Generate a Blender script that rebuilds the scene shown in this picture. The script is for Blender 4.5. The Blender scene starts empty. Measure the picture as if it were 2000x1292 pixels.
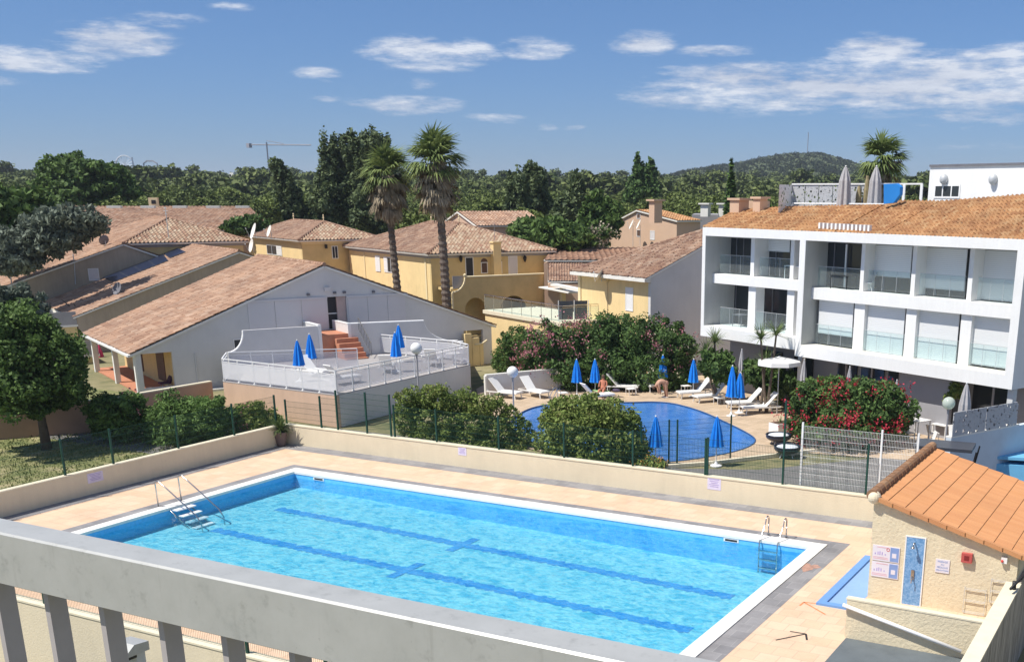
import bpy, bmesh, math, random
import numpy as np
from mathutils import Vector, Matrix, noise
from mathutils.geometry import tessellate_polygon
SC = bpy.context.scene
COL = SC.collection
rnd = random.Random(7)
NR = np.random.default_rng(11)
rad = math.radians

# ------------------------------------------------------------------ camera
FPX = 2183.511; PPX, PPY = 1249.03, 1077.69
_p, _r, _y = rad(17.71664), rad(0.29951), rad(-26.83637)
_R0 = np.array([1, 0, 0.]); _U0 = np.array([0, math.sin(_p), math.cos(_p)]); _F0 = np.array([0, math.cos(_p), -math.sin(_p)])
_M = np.array([[math.cos(_y), math.sin(_y), 0], [-math.sin(_y), math.cos(_y), 0], [0, 0, 1.]])
CR = _M @ (math.cos(_r) * _R0 + math.sin(_r) * _U0)
CU = _M @ (-math.sin(_r) * _R0 + math.cos(_r) * _U0)
CF = _M @ _F0
CAM = np.array([0, 0, 10.0])
cd = bpy.data.cameras.new('camera'); cam = bpy.data.objects.new('camera', cd); COL.objects.link(cam)
cam.matrix_world = Matrix(((CR[0], CU[0], -CF[0], 0), (CR[1], CU[1], -CF[1], 0), (CR[2], CU[2], -CF[2], 10.0), (0, 0, 0, 1)))
cd.sensor_width = 36; cd.lens = FPX / 2000 * 36; cd.shift_x = (1000 - PPX) / 2000; cd.shift_y = (PPY - 646) / 2000
cd.clip_start = 0.05; cd.clip_end = 9000
SC.camera = cam
SUN_EL, SUN_AZ = 58.0, 230.0      # direction TO the sun, degrees (az counter-clockwise from +x)
# ------------------------------------------------------------------ light
SC.view_settings.view_transform = 'Standard'; SC.view_settings.look = 'None'
SC.view_settings.exposure = 0.30; SC.view_settings.gamma = 1
ld = bpy.data.lights.new('sun', 'SUN'); lo = bpy.data.objects.new('sun', ld); COL.objects.link(lo)
ld.energy = 4.7; ld.angle = rad(0.5); ld.color = (1, 0.95, 0.87)
_sd = Vector((math.cos(rad(SUN_AZ)) * math.cos(rad(SUN_EL)), math.sin(rad(SUN_AZ)) * math.cos(rad(SUN_EL)), math.sin(rad(SUN_EL))))
lo.rotation_euler = _sd.to_track_quat('Z', 'Y').to_euler(); lo.location = (-20, -20, 60)
W = bpy.data.worlds.new('World'); SC.world = W; W.use_nodes = True
SC.cycles.use_denoising = True
SC.cycles.max_bounces = 6; SC.cycles.transparent_max_bounces = 16; SC.cycles.diffuse_bounces = 3
SC.cycles.glossy_bounces = 3; SC.cycles.transmission_bounces = 4
SC.cycles.sample_clamp_indirect = 6

def ray(x, y): return CF + CR * (x - PPX) / FPX - CU * (y - PPY) / FPX
def onz(x, y, z=0.0):
    d = ray(x, y); return CAM + d * (z - CAM[2]) / d[2]
def atd(x, y, D):
    d = ray(x, y); return CAM + d * D / math.hypot(d[0], d[1])
def onpl(x, y, P, n):
    d = ray(x, y); return CAM + d * (np.dot(np.array(P) - CAM, n) / np.dot(d, n))
class VP:                       # a vertical plane through P0, running along azimuth az
    def __init__(s, P0, az):
        s.P = np.array([P0[0], P0[1], 0.]); a = rad(az); s.d = np.array([math.cos(a), math.sin(a), 0]); s.n = np.array([-s.d[1], s.d[0], 0])
    def px(s, x, y): return onpl(x, y, s.P, s.n)
    def sz(s, x, y): Q = s.px(x, y); return float((Q - s.P) @ s.d), float(Q[2])
    def at(s, a, z, off=0.0): return s.P + s.d * a + s.n * off + np.array([0, 0, z])
def proj(P):
    q = np.array(P, float) - CAM; w = q @ CF; return PPX + FPX * (q @ CR) / w, PPY - FPX * (q @ CU) / w

# ------------------------------------------------------------------ node helpers
def NT(name):
    m = bpy.data.materials.new(name); m.use_nodes = True; nt = m.node_tree
    b = nt.nodes['Principled BSDF']; return m, nt, b
def nd(nt, t, **k):
    n = nt.nodes.new(t)
    for a, v in k.items():
        if a.startswith('i_'): n.inputs[a[2:].replace('_', ' ')].default_value = v
        else: setattr(n, a, v)
    return n
def math_(nt, op, a, b=None, c=None, clamp=False):
    n = nt.nodes.new('ShaderNodeMath'); n.operation = op; n.use_clamp = clamp
    for i, v in enumerate((a, b, c)):
        if v is None: continue
        if isinstance(v, (int, float)): n.inputs[i].default_value = v
        else: nt.links.new(v, n.inputs[i])
    return n.outputs[0]
def ramp(nt, fac, stops):
    r = nt.nodes.new('ShaderNodeValToRGB'); e = r.color_ramp.elements
    while len(e) < len(stops): e.new(0.5)
    for i, (p, c) in enumerate(stops):
        e[i].position = p; e[i].color = (c[0], c[1], c[2], 1)
    nt.links.new(fac, r.inputs[0]); return r.outputs[0]
def noise_(nt, vec, scale, detail=4, rough=0.6):
    n = nt.nodes.new('ShaderNodeTexNoise'); n.inputs['Scale'].default_value = scale; n.inputs['Detail'].default_value = detail
    n.inputs['Roughness'].default_value = rough
    if vec is not None: nt.links.new(vec, n.inputs['Vector'])
    return n.outputs['Fac']
def objco(nt):
    return nt.nodes.new('ShaderNodeNewGeometry').outputs['Position']
def scl(c, k): return tuple(min(1, x * k) for x in c[:3])
MC = {}
def paint(name, c, rough=0.8, var=0.10, scale=1.5, bump=0.0, bscale=60, metal=0.0, streak=0.0, spec=0.3):
    if name in MC: return MC[name]
    m, nt, b = NT(name); pos = objco(nt)
    f = noise_(nt, pos, scale, 6, 0.65)
    col = ramp(nt, f, [(0.28, scl(c, 1 - var * 1.6)), (0.5, c), (0.72, scl(c, 1 + var))])
    if streak:
        mp = nd(nt, 'ShaderNodeMapping'); nt.links.new(pos, mp.inputs[0]); mp.inputs['Scale'].default_value = (3, 3, 0.35)
        f2 = noise_(nt, mp.outputs[0], 1.6, 5, 0.7)
        mx = nd(nt, 'ShaderNodeMix', data_type='RGBA', blend_type='MULTIPLY'); mx.inputs['Factor'].default_value = 1
        nt.links.new(col, mx.inputs['A'])
        nt.links.new(ramp(nt, f2, [(0.42, (1 - streak,) * 3), (0.6, (1, 1, 1))]), mx.inputs['B']); col = mx.outputs['Result']
    nt.links.new(col, b.inputs['Base Color'])
    b.inputs['Roughness'].default_value = rough; b.inputs['Metallic'].default_value = metal
    b.inputs['Specular IOR Level'].default_value = spec
    if bump:
        bp = nd(nt, 'ShaderNodeBump'); bp.inputs['Strength'].default_value = bump; bp.inputs['Distance'].default_value = 0.02
        nt.links.new(noise_(nt, pos, bscale, 3), bp.inputs['Height']); nt.links.new(bp.outputs[0], b.inputs['Normal'])
    MC[name] = m; return m
def tile_mat(name, cols, var=1.0, moss=0.35):
    m, nt, b = NT(name)
    uv = nd(nt, 'ShaderNodeUVMap'); sp = nd(nt, 'ShaderNodeSeparateXYZ'); nt.links.new(uv.outputs[0], sp.inputs[0])
    cb = nd(nt, 'ShaderNodeCombineXYZ')
    nt.links.new(math_(nt, 'FLOOR', sp.outputs[0]), cb.inputs[0]); nt.links.new(math_(nt, 'FLOOR', sp.outputs[1]), cb.inputs[1])
    wn = nd(nt, 'ShaderNodeTexWhiteNoise', noise_dimensions='2D'); nt.links.new(cb.outputs[0], wn.inputs['Vector'])
    n = len(cols); col = ramp(nt, wn.outputs['Value'], [(i / (n - 1), c) for i, c in enumerate(cols)])
    pos = objco(nt); f = noise_(nt, pos, 0.55, 6, 0.7)
    mx = nd(nt, 'ShaderNodeMix', data_type='RGBA', blend_type='MULTIPLY'); mx.inputs['Factor'].default_value = 1
    nt.links.new(col, mx.inputs['A'])
    nt.links.new(ramp(nt, f, [(0.3, (1 - moss, 1 - moss, 1 - moss * .9)), (0.6, (1.0, 1.0, 1.0))]), mx.inputs['B'])
    nt.links.new(mx.outputs['Result'], b.inputs['Base Color'])
    b.inputs['Roughness'].default_value = 0.9; b.inputs['Specular IOR Level'].default_value = 0.15
    return m
def leaf_mat(name, dark, light, scale=1.2, tint=None, trans=0.25):
    m, nt, b = NT(name); pos = objco(nt)
    f = noise_(nt, pos, scale, 3, 0.6)
    g = nd(nt, 'ShaderNodeNewGeometry'); 
    f2 = math_(nt, 'ADD', math_(nt, 'MULTIPLY', f, 1.1), math_(nt, 'MULTIPLY', g.outputs['Random Per Island'], 0.5))
    f3 = math_(nt, 'SUBTRACT', f2, 0.3, clamp=True)
    st = [(0.1, dark), (0.8, light)]
    if tint: st = [(0.1, dark), (0.6, light), (0.9, tint)]
    col = ramp(nt, f3, st)
    nt.links.new(col, b.inputs['Base Color']); b.inputs['Roughness'].default_value = 0.65; b.inputs['Specular IOR Level'].default_value = 0.25
    t = nd(nt, 'ShaderNodeBsdfTranslucent'); nt.links.new(col, t.inputs['Color'])
    mx = nd(nt, 'ShaderNodeMixShader'); mx.inputs[0].default_value = trans
    nt.links.new(b.outputs[0], mx.inputs[1]); nt.links.new(t.outputs[0], mx.inputs[2])
    nt.links.new(mx.outputs[0], nt.nodes['Material Output'].inputs['Surface'])
    return m
def glass_sheet(name, tint, alpha, rough=0.05):     # clear pane: lets most light through, reflects some
    m, nt, b = NT(name)
    tr = nd(nt, 'ShaderNodeBsdfTransparent'); tr.inputs[0].default_value = (*tint, 1)
    b.inputs['Base Color'].default_value = (*tint, 1); b.inputs['Roughness'].default_value = rough
    mx = nd(nt, 'ShaderNodeMixShader'); mx.inputs[0].default_value = alpha
    nt.links.new(tr.outputs[0], mx.inputs[1]); nt.links.new(b.outputs[0], mx.inputs[2])
    nt.links.new(mx.outputs[0], nt.nodes['Material Output'].inputs['Surface'])
    return m

# ------------------------------------------------------------------ mesh builder
class MB:
    def __init__(s): s.v = []; s.f = []; s.mi = []; s.uv = []; s.cur = 0
    def add(s, vs, fs):
        o = len(s.v); s.v += [tuple(map(float, p)) for p in vs]; s.f += [tuple(i + o for i in f) for f in fs]; s.mi += [s.cur] * len(fs); return s
    def box(s, a, b):
        (x0, y0, z0), (x1, y1, z1) = a, b
        x0, x1 = sorted((x0, x1)); y0, y1 = sorted((y0, y1)); z0, z1 = sorted((z0, z1))
        return s.add([(x0, y0, z0), (x1, y0, z0), (x1, y1, z0), (x0, y1, z0), (x0, y0, z1), (x1, y0, z1), (x1, y1, z1), (x0, y1, z1)],
                     [(0, 3, 2, 1), (4, 5, 6, 7), (0, 1, 5, 4), (1, 2, 6, 5), (2, 3, 7, 6), (3, 0, 4, 7)])
    def obox(s, o, dx, dy, dz):     # corner + three edge vectors
        o, dx, dy, dz = map(lambda t: np.array(t, float), (o, dx, dy, dz))
        if np.dot(np.cross(dx, dy), dz) < 0: o = o + dx; dx = -dx
        return s.add([o, o + dx, o + dx + dy, o + dy, o + dz, o + dx + dz, o + dx + dy + dz, o + dy + dz],
                     [(0, 3, 2, 1), (4, 5, 6, 7), (0, 1, 5, 4), (1, 2, 6, 5), (2, 3, 7, 6), (3, 0, 4, 7)])
    def prism(s, pts, d):           # polygon extruded by vector d
        pts = [np.array(p, float) for p in pts]; d = np.array(d, float); n = len(pts)
        nn = sum((np.cross(pts[i] - pts[0], pts[i + 1] - pts[0]) for i in range(1, n - 1)), np.zeros(3))
        if nn @ d < 0: pts = pts[::-1]
        return s.add(pts + [p + d for p in pts], [tuple(range(n))[::-1], tuple(range(n, 2 * n))] + [(i, (i + 1) % n, n + (i + 1) % n, n + i) for i in range(n)])
    def tube(s, pts, r, n=8, cap=True, r2=None):
        pts = [np.array(p, float) for p in pts]; m = len(pts); vs = []; fs = []
        prev = None
        for i, p in enumerate(pts):
            t = pts[min(i + 1, m - 1)] - pts[max(i - 1, 0)]; t = t / (np.linalg.norm(t) + 1e-9)
            a = prev if prev is not None else (np.array([0, 0, 1.]) if abs(t[2]) < .9 else np.array([1., 0, 0]))
            a = a - t * (a @ t); a /= np.linalg.norm(a) + 1e-9; prev = a; b = np.cross(t, a)
            rr = r[i] if isinstance(r, (list, tuple)) else (r if r2 is None else r + (r2 - r) * i / (m - 1))
            for k in range(n):
                c = 2 * math.pi * k / n; vs.append(p + rr * (math.cos(c) * a + math.sin(c) * b))
        for i in range(m - 1):
            for k in range(n): fs.append((i * n + k, i * n + (k + 1) % n, (i + 1) * n + (k + 1) % n, (i + 1) * n + k))
        if cap: fs.append(tuple(range(n))[::-1]); fs.append(tuple(range((m - 1) * n, m * n)))
        return s.add(vs, fs)
    def lathe(s, prof, c=(0, 0, 0), n=16, fold=0, amp=0.0):
        vs = []; fs = []; m = len(prof)
        for (r, z) in prof:
            for k in range(n):
                a = 2 * math.pi * k / n; rr = r * (1 + (amp * math.cos(fold * a) if fold else 0))
                vs.append((c[0] + rr * math.cos(a), c[1] + rr * math.sin(a), c[2] + z))
        for i in range(m - 1):
            for k in range(n): fs.append((i * n + k, i * n + (k + 1) % n, (i + 1) * n + (k + 1) % n, (i + 1) * n + k))
        fs.append(tuple(range(n))[::-1]); fs.append(tuple(range((m - 1) * n, m * n)))
        return s.add(vs, fs)
    def sphere(s, c, r, nu=20, nv=12, sq=(1, 1, 1)):
        vs = []; fs = []
        for i in range(nv + 1):
            t = math.pi * i / nv
            for k in range(nu):
                a = 2 * math.pi * k / nu
                vs.append((c[0] + sq[0] * r * math.sin(t) * math.cos(a), c[1] + sq[1] * r * math.sin(t) * math.sin(a), c[2] + sq[2] * r * math.cos(t)))
        for i in range(nv):
            for k in range(nu): fs.append((i * nu + k, (i + 1) * nu + k, (i + 1) * nu + (k + 1) % nu, i * nu + (k + 1) % nu))
        return s.add(vs, fs)
    def holed(s, O, d, n, outer, holes, th):        # wall panel: (s,z) outlines, front at O, thickness behind it (-n)
        O, d, n = map(lambda t: np.array(t, float), (O, d, n)); z = np.array([0, 0, 1.])
        P = lambda q, k: O + d * q[0] + z * q[1] - n * (th * k)
        loops = [outer] + holes
        flat = [q for L in loops for q in L]
        tris = tessellate_polygon([[Vector((q[0], q[1], 0)) for q in L] for L in loops])
        N = len(flat); vs = [P(q, 0) for q in flat] + [P(q, 1) for q in flat]; fs = []
        for t in tris:
            a, b, c = (vs[i] for i in t)
            if np.cross(b - a, c - a) @ n < 0: t = t[::-1]
            fs.append(tuple(t)); fs.append(tuple(i + N for i in t[::-1]))
        o = 0
        for L in loops:
            m = len(L)
            for i in range(m):
                j = (i + 1) % m; fs.append((o + i, o + j, N + o + j, N + o + i))
            o += m
        return s.add(vs, fs)
MATS = {}
def _inv(o):
    M = Matrix.Identity(4)
    while o is not None:
        M = Matrix.LocRotScale(o.location, o.rotation_euler, o.scale) @ M; o = o.parent
    return M.inverted()
def obj(name, mb, mat, parent=None, world=False, smooth=False, label=None, loc=None):
    me = bpy.data.meshes.new(name); V = mb.v
    if world and parent is not None:
        I = _inv(parent); V = [tuple(I @ Vector(p)) for p in V]
    if loc is not None: V = [(p[0] - loc[0], p[1] - loc[1], p[2] - loc[2]) for p in V]
    me.from_pydata(V, [], mb.f)
    for m in (mat if isinstance(mat, (list, tuple)) else [mat]): me.materials.append(m)
    if isinstance(mat, (list, tuple)): me.polygons.foreach_set('material_index', mb.mi)
    if mb.uv:
        ul = me.uv_layers.new(name='UVMap'); arr = np.array(mb.uv, np.float32)
        li = np.empty(len(me.loops), np.int32); me.loops.foreach_get('vertex_index', li)
        ul.data.foreach_set('uv', arr[li].ravel())
    if smooth: me.polygons.foreach_set('use_smooth', [True] * len(me.polygons))
    me.update()
    o = bpy.data.objects.new(name, me); COL.objects.link(o)
    if loc is not None: o.location = loc
    o.parent = parent
    if label: o['label'] = label
    return o
def thing(name, label, cat, loc=(0, 0, 0), rz=0.0, group=None):
    o = bpy.data.objects.new(name, None); COL.objects.link(o); o.location = tuple(map(float, loc)); o.rotation_euler = (0, 0, rz)
    o.empty_display_size = 0.2
    o['label'] = label; o['category'] = cat
    if group: o['group'] = group
    return o
def tag(o, label, cat, group=None):
    o['label'] = label; o['category'] = cat
    if group: o['group'] = group
    return o
def dup(root, loc, rz=None, label=None, group=None, scale=None, rot=None):
    r = root.copy(); COL.objects.link(r); r.location = tuple(map(float, loc))
    if rz is not None: r.rotation_euler = (0, 0, rz)
    if rot is not None: r.rotation_euler = rot
    if scale is not None: r.scale = (scale,) * 3 if isinstance(scale, (int, float)) else scale
    if label: r['label'] = label
    if group: r['group'] = group
    for ch in root.children:
        c = ch.copy(); COL.objects.link(c); c.parent = r
        for g in ch.children:
            d = g.copy(); COL.objects.link(d); d.parent = c
    return r
def struct(name, mb, m, **k):
    o = obj(name, mb, m, **k); o['kind'] = 'structure'; return o

# ------------------------------------------------------------------ tiled roof slope: real corrugation and overlapping courses
def tiles(P, per=0.22, crs=0.38, amp=0.035, step=0.03, res=6, mb=None, wig=0.0):
    P = [np.array(p, float) for p in P]; u = P[1] - P[0]; u /= np.linalg.norm(u)
    n = np.cross(P[1] - P[0], P[2] - P[0]); n /= np.linalg.norm(n)
    if n[2] < 0: n = -n
    v = np.cross(n, u)
    if v[2] < 0: v = -v
    Q = [((p - P[0]) @ u, (p - P[0]) @ v) for p in P]; m = len(Q)
    us = np.arange(min(q[0] for q in Q), max(q[0] for q in Q) + 1e-6, per / res); nu = len(us)
    lo_ = np.full(nu, 1e9); hi_ = np.full(nu, -1e9)
    for i in range(m):
        (a0, b0), (a1, b1) = Q[i], Q[(i + 1) % m]
        if abs(a1 - a0) < 1e-9: continue
        t = (us - a0) / (a1 - a0); ok = (t >= -1e-9) & (t <= 1 + 1e-9); y = b0 + t * (b1 - b0)
        lo_[ok] = np.minimum(lo_[ok], y[ok]); hi_[ok] = np.maximum(hi_[ok], y[ok])
    hi_ = np.maximum(hi_, lo_)
    ph = 2 * math.pi * us / per
    h = amp * (np.cos(ph) + 0.25 * np.cos(2 * ph)) + amp
    vmin, vmax = lo_.min(), hi_.max(); K = int(math.ceil((vmax - vmin) / crs))
    mb = mb or MB(); base = len(mb.v); V = []; F = []; UV = []
    for k in range(K):
        jit = wig * np.repeat(NR.uniform(-1, 1, nu // res + 2), res)[:nu]
        a = np.clip(vmin + k * crs + jit, lo_, hi_); b = np.clip(vmin + (k + 1) * crs + 0.02, lo_, hi_)
        o = base + len(V) * 1
        for vv, hh in ((a, h + 0), (a, h + step), (b, h)):
            pts = P[0][None] + us[:, None] * u + vv[:, None] * v + hh[:, None] * n
            V.extend(map(tuple, pts)); UV.extend(zip((us / per).tolist(), np.full(nu, k + 0.5).tolist()))
        act = (b[:-1] - a[:-1] > 1e-4) | (b[1:] - a[1:] > 1e-4)
        for i in np.nonzero(act)[0]:
            i = int(i)
            F.append((o + i, o + i + 1, o + nu + i + 1, o + nu + i)); F.append((o + nu + i, o + nu + i + 1, o + 2 * nu + i + 1, o + 2 * nu + i))
    mb.v += V; mb.f += F; mb.mi += [mb.cur] * len(F); mb.uv += UV
    return mb
def ridge(A, B, r=0.12, seg=0.4, mb=None, n=8):
    A, B = np.array(A, float), np.array(B, float); L = np.linalg.norm(B - A); k = max(1, int(L / seg)); mb = mb or MB(); o0 = len(mb.v)
    for i in range(k):
        a = A + (B - A) * i / k; b = A + (B - A) * (i + 1.06) / k
        mb.tube([a, b], [r * 1.08, r * 0.9], n)
    mb.uv += [(i * 0.13 % 50, 3.5) for i in range(len(mb.v) - len(mb.uv))]
    return mb

# ------------------------------------------------------------------ foliage
def leafcloud(blobs, n, size, seed=0, asp=1.6, shell=0.55, flat=0.0, drop=0.0, up=0.0):
    """n small leaf faces spread through the volume of the blobs [(x,y,z,rx,ry,rz)], denser towards the surface; uneven outline"""
    g = np.random.default_rng(seed); B = np.array(blobs, float)
    w = (B[:, 3] * B[:, 4] + B[:, 4] * B[:, 5] + B[:, 3] * B[:, 5]); w /= w.sum()
    id_ = g.choice(len(B), n, p=w); d = g.normal(size=(n, 3)); d /= np.linalg.norm(d, axis=1)[:, None]
    # clumps: pull directions to a set of random cluster axes
    nc = 40; ca = g.normal(size=(nc, 3)); ca /= np.linalg.norm(ca, axis=1)[:, None]; cr = g.uniform(0.82, 1.18, nc)
    best = (d @ ca.T).argmax(1)
    # each blob carries small leafy clumps on its surface, so the crown gets bumps, gaps and shaded hollows
    ns = 40; sd = g.normal(size=(len(B), ns, 3)); sd /= np.linalg.norm(sd, axis=2)[..., None]; sr = g.uniform(.13, .40, (len(B), ns)); so = g.uniform(.60, 1.10, (len(B), ns))
    k_ = g.integers(0, ns, n); inner = g.random(n) < (.30 if shell < .65 else .22)
    c1 = sd[id_, k_] * so[id_, k_][:, None] + d * (sr[id_, k_] * (.55 + .45 * g.random(n)))[:, None]
    r = (shell + (1 - shell) * g.random(n) ** 0.6) * cr[best] * .88
    c = np.where(inner[:, None], d * r[:, None], c1)
    c = B[id_, :3] + c * B[id_, 3:]
    nrm = d * 0.7 + g.normal(size=(n, 3)) * 0.75; nrm[:, 2] += up; nrm /= np.linalg.norm(nrm, axis=1)[:, None]
    t = np.cross(nrm, g.normal(size=(n, 3))); t /= np.linalg.norm(t, axis=1)[:, None] + 1e-9
    if drop: t[:, 2] -= drop; t /= np.linalg.norm(t, axis=1)[:, None]
    b = np.cross(nrm, t); s = size * g.uniform(0.6, 1.3, n)
    a1 = t * (s * asp / 2)[:, None]; b1 = b * (s / 2)[:, None]
    V = np.stack([c - a1, c + b1 * 1.0, c + a1, c - b1 * 1.0], 1).reshape(-1, 3)
    return V
def quadobj(name, V, mat, parent=None, loc=None, smooth=False):
    V = np.asarray(V, np.float32); n = len(V) // 4
    if loc is not None: V = V - np.array(loc, np.float32)
    me = bpy.data.meshes.new(name); me.vertices.add(len(V)); me.vertices.foreach_set('co', V.ravel())
    me.loops.add(n * 4); me.loops.foreach_set('vertex_index', np.arange(n * 4, dtype=np.int32))
    me.polygons.add(n); me.polygons.foreach_set('loop_start', np.arange(0, n * 4, 4, dtype=np.int32)); me.polygons.foreach_set('loop_total', np.full(n, 4, np.int32))
    me.materials.append(mat); me.update(calc_edges=True)
    o = bpy.data.objects.new(name, me); COL.objects.link(o); o.parent = parent
    if loc is not None: o.location = loc
    return o
# ------------------------------------------------------------------ sky with clouds (world direction based)
def build_world():
    nt = W.node_tree; bg = nt.nodes['Background']; bg.inputs[1].default_value = 0.082
    sky = nd(nt, 'ShaderNodeTexSky', sky_type='NISHITA'); sky.sun_disc = False; sky.sun_elevation = rad(SUN_EL); sky.sun_rotation = rad(90 - SUN_AZ)
    sky.air_density = 1.0; sky.dust_density = 0.0; sky.ozone_density = 3.0; sky.altitude = 0
    tc = nd(nt, 'ShaderNodeTexCoord'); sp = nd(nt, 'ShaderNodeSeparateXYZ'); nt.links.new(tc.outputs['Generated'], sp.inputs[0])
    az = math_(nt, 'ARCTAN2', sp.outputs[1], sp.outputs[0]); el = math_(nt, 'ARCSINE', sp.outputs[2])
    cb = nd(nt, 'ShaderNodeCombineXYZ'); nt.links.new(az, cb.inputs[0]); nt.links.new(math_(nt, 'MULTIPLY', el, 4.6), cb.inputs[1])
    nz = noise_(nt, cb.outputs[0], 22, 9, 0.66)
    nz2 = noise_(nt, cb.outputs[0], 9, 5, 0.55)
    tot = None
    def blob(a0, e0, w, h, dn, tot):
        q = math_(nt, 'ADD', math_(nt, 'POWER', math_(nt, 'ABSOLUTE', math_(nt, 'MULTIPLY', math_(nt, 'SUBTRACT', az, a0), 1 / w)), 2.2), math_(nt, 'POWER', math_(nt, 'ABSOLUTE', math_(nt, 'MULTIPLY', math_(nt, 'SUBTRACT', el, e0), .92 / h)), 2.0))
        mk = math_(nt, 'MULTIPLY', math_(nt, 'SUBTRACT', 1.0, q, clamp=True), dn)
        return mk if tot is None else math_(nt, 'MAXIMUM', tot, mk)
    CL = [(220, 78, 120, 34, 1), (75, 118, 125, 24, 1), (325, 40, 80, 16, .75), (455, 12, 50, 10, .6), (840, 104, 150, 32, 1.15), (1045, 96, 80, 22, .95), (1255, 84, 75, 24, .95),
          (620, 146, 52, 14, .9), (828, 164, 45, 13, .75), (795, 206, 130, 19, .85), (968, 231, 70, 12, .65), (628, 192, 40, 9, .6), (1066, 246, 30, 10, .6), (1122, 249, 26, 8, .55),
          (1710, 104, 110, 36, 1.05), (1430, 145, 190, 26, .95), (1560, 178, 360, 46, 1.0), (1850, 160, 360, 62, 1.05), (1960, 112, 130, 26, 1), (1330, 190, 150, 24, .75), (1930, 222, 170, 32, .7),
          (1400, 100, 90, 12, .8), (-60, 155, 90, 14, .7), (2150, 170, 260, 60, .9), (-350, 90, 200, 40, .9), (560, -160, 260, 60, .8), (1500, -260, 380, 90, .8), (1900, 285, 140, 10, .4)]
    for (x, y, w, h, dn) in CL:
        d = ray(x, y); d = d / np.linalg.norm(d); a0 = math.atan2(d[1], d[0]); e0 = math.asin(d[2])
        tot = blob(a0, e0, w / FPX, h / FPX, dn, tot)
    for (a_, e_, w_, h_, dn) in ((-35, 34, 75, 20, 1.0), (-120, 38, 50, 20, .9), (40, 48, 40, 16, .8), (-20, 62, 90, 9, .7)): tot = blob(rad(a_), rad(e_), rad(w_), rad(h_), dn, tot)  # unseen clouds behind the camera, added to lift the fill light in shade
    if False:
        q = math_(nt, 'ADD', math_(nt, 'POWER', math_(nt, 'ABSOLUTE', math_(nt, 'MULTIPLY', math_(nt, 'SUBTRACT', az, a0), FPX / w)), 2.2),
                  math_(nt, 'POWER', math_(nt, 'ABSOLUTE', math_(nt, 'MULTIPLY', math_(nt, 'SUBTRACT', el, e0), FPX / h * 0.92)), 2.0))
        mk = math_(nt, 'MULTIPLY', math_(nt, 'SUBTRACT', 1.0, q, clamp=True), dn)
        tot = mk if tot is None else math_(nt, 'MAXIMUM', tot, mk)
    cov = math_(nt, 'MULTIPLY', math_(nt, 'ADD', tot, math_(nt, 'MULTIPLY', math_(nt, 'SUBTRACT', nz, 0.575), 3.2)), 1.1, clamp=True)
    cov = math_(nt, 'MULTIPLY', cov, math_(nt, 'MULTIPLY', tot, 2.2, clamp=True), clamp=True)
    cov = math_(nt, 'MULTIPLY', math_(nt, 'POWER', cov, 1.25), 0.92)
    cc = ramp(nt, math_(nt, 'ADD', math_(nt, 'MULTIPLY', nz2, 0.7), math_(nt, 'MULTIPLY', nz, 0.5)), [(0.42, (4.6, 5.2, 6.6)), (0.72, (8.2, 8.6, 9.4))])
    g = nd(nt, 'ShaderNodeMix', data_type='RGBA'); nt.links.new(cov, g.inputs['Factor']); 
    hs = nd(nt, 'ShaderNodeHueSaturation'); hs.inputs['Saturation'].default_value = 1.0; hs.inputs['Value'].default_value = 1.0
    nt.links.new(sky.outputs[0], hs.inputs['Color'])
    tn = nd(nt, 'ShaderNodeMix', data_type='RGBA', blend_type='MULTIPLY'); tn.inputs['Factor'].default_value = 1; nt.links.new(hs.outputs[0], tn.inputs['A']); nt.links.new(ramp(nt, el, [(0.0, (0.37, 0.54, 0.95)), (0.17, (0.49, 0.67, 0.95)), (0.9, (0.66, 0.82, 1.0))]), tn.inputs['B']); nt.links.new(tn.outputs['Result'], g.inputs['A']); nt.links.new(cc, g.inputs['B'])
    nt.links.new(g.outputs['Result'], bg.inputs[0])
build_world()

# ------------------------------------------------------------------ shared materials
M_white = paint('white_paint', (0.80, 0.79, 0.76), 0.6, 0.04, 0.8)
M_whitemetal = paint('white_metal', (0.80, 0.80, 0.79), 0.4, 0.03)
M_cream = paint('cream_render', (0.72, 0.63, 0.46), 0.9, 0.05, 0.6, bump=0.4, bscale=25, streak=0.03)
M_creamcap = paint('cream_coping', (0.74, 0.67, 0.50), 0.85, 0.06, 2)
M_shedwall = paint('rough_cream_render', (0.70, 0.61, 0.43), 0.92, 0.05, 1.2, bump=1.0, bscale=14, streak=0.04)
M_green = paint('dark_green_metal', (0.012, 0.055, 0.04), 0.45, 0.1)
M_steel = paint('stainless_steel', (0.55, 0.54, 0.52), 0.22, 0.05, metal=1.0)
M_galv = paint('galvanised_metal', (0.55, 0.57, 0.58), 0.5, 0.05, metal=0.2)
M_black = paint('black_metal', (0.02, 0.02, 0.022), 0.4, 0.1)
M_dark = paint('dark_interior', (0.035, 0.035, 0.04), 0.7, 0.2)
def window_glass():
    m, nt, b = NT('dark_window_glass'); b.inputs['Base Color'].default_value = (0.03, 0.035, 0.04, 1); b.inputs['Roughness'].default_value = 0.08
    b.inputs['Specular IOR Level'].default_value = 0.6; return m
M_glass = window_glass()
M_pane = glass_sheet('clear_balustrade_glass', (0.89, 0.945, 0.95), 0.05)
M_terra = paint('terracotta_floor', (0.50, 0.22, 0.13), 0.8, 0.12, 2)
M_ctile = tile_mat('canal_tiles_pink', [(0.474, 0.307, 0.209), (0.551, 0.380, 0.271), (0.413, 0.249, 0.167), (0.521, 0.343, 0.237), (0.336, 0.197, 0.132), (0.574, 0.416, 0.306)])
M_ctile2 = tile_mat('canal_tiles_weathered', [(0.392, 0.248, 0.172), (0.480, 0.332, 0.238), (0.319, 0.193, 0.132), (0.436, 0.291, 0.205), (0.254, 0.145, 0.106), (0.508, 0.374, 0.277)], moss=0.35)
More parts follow.
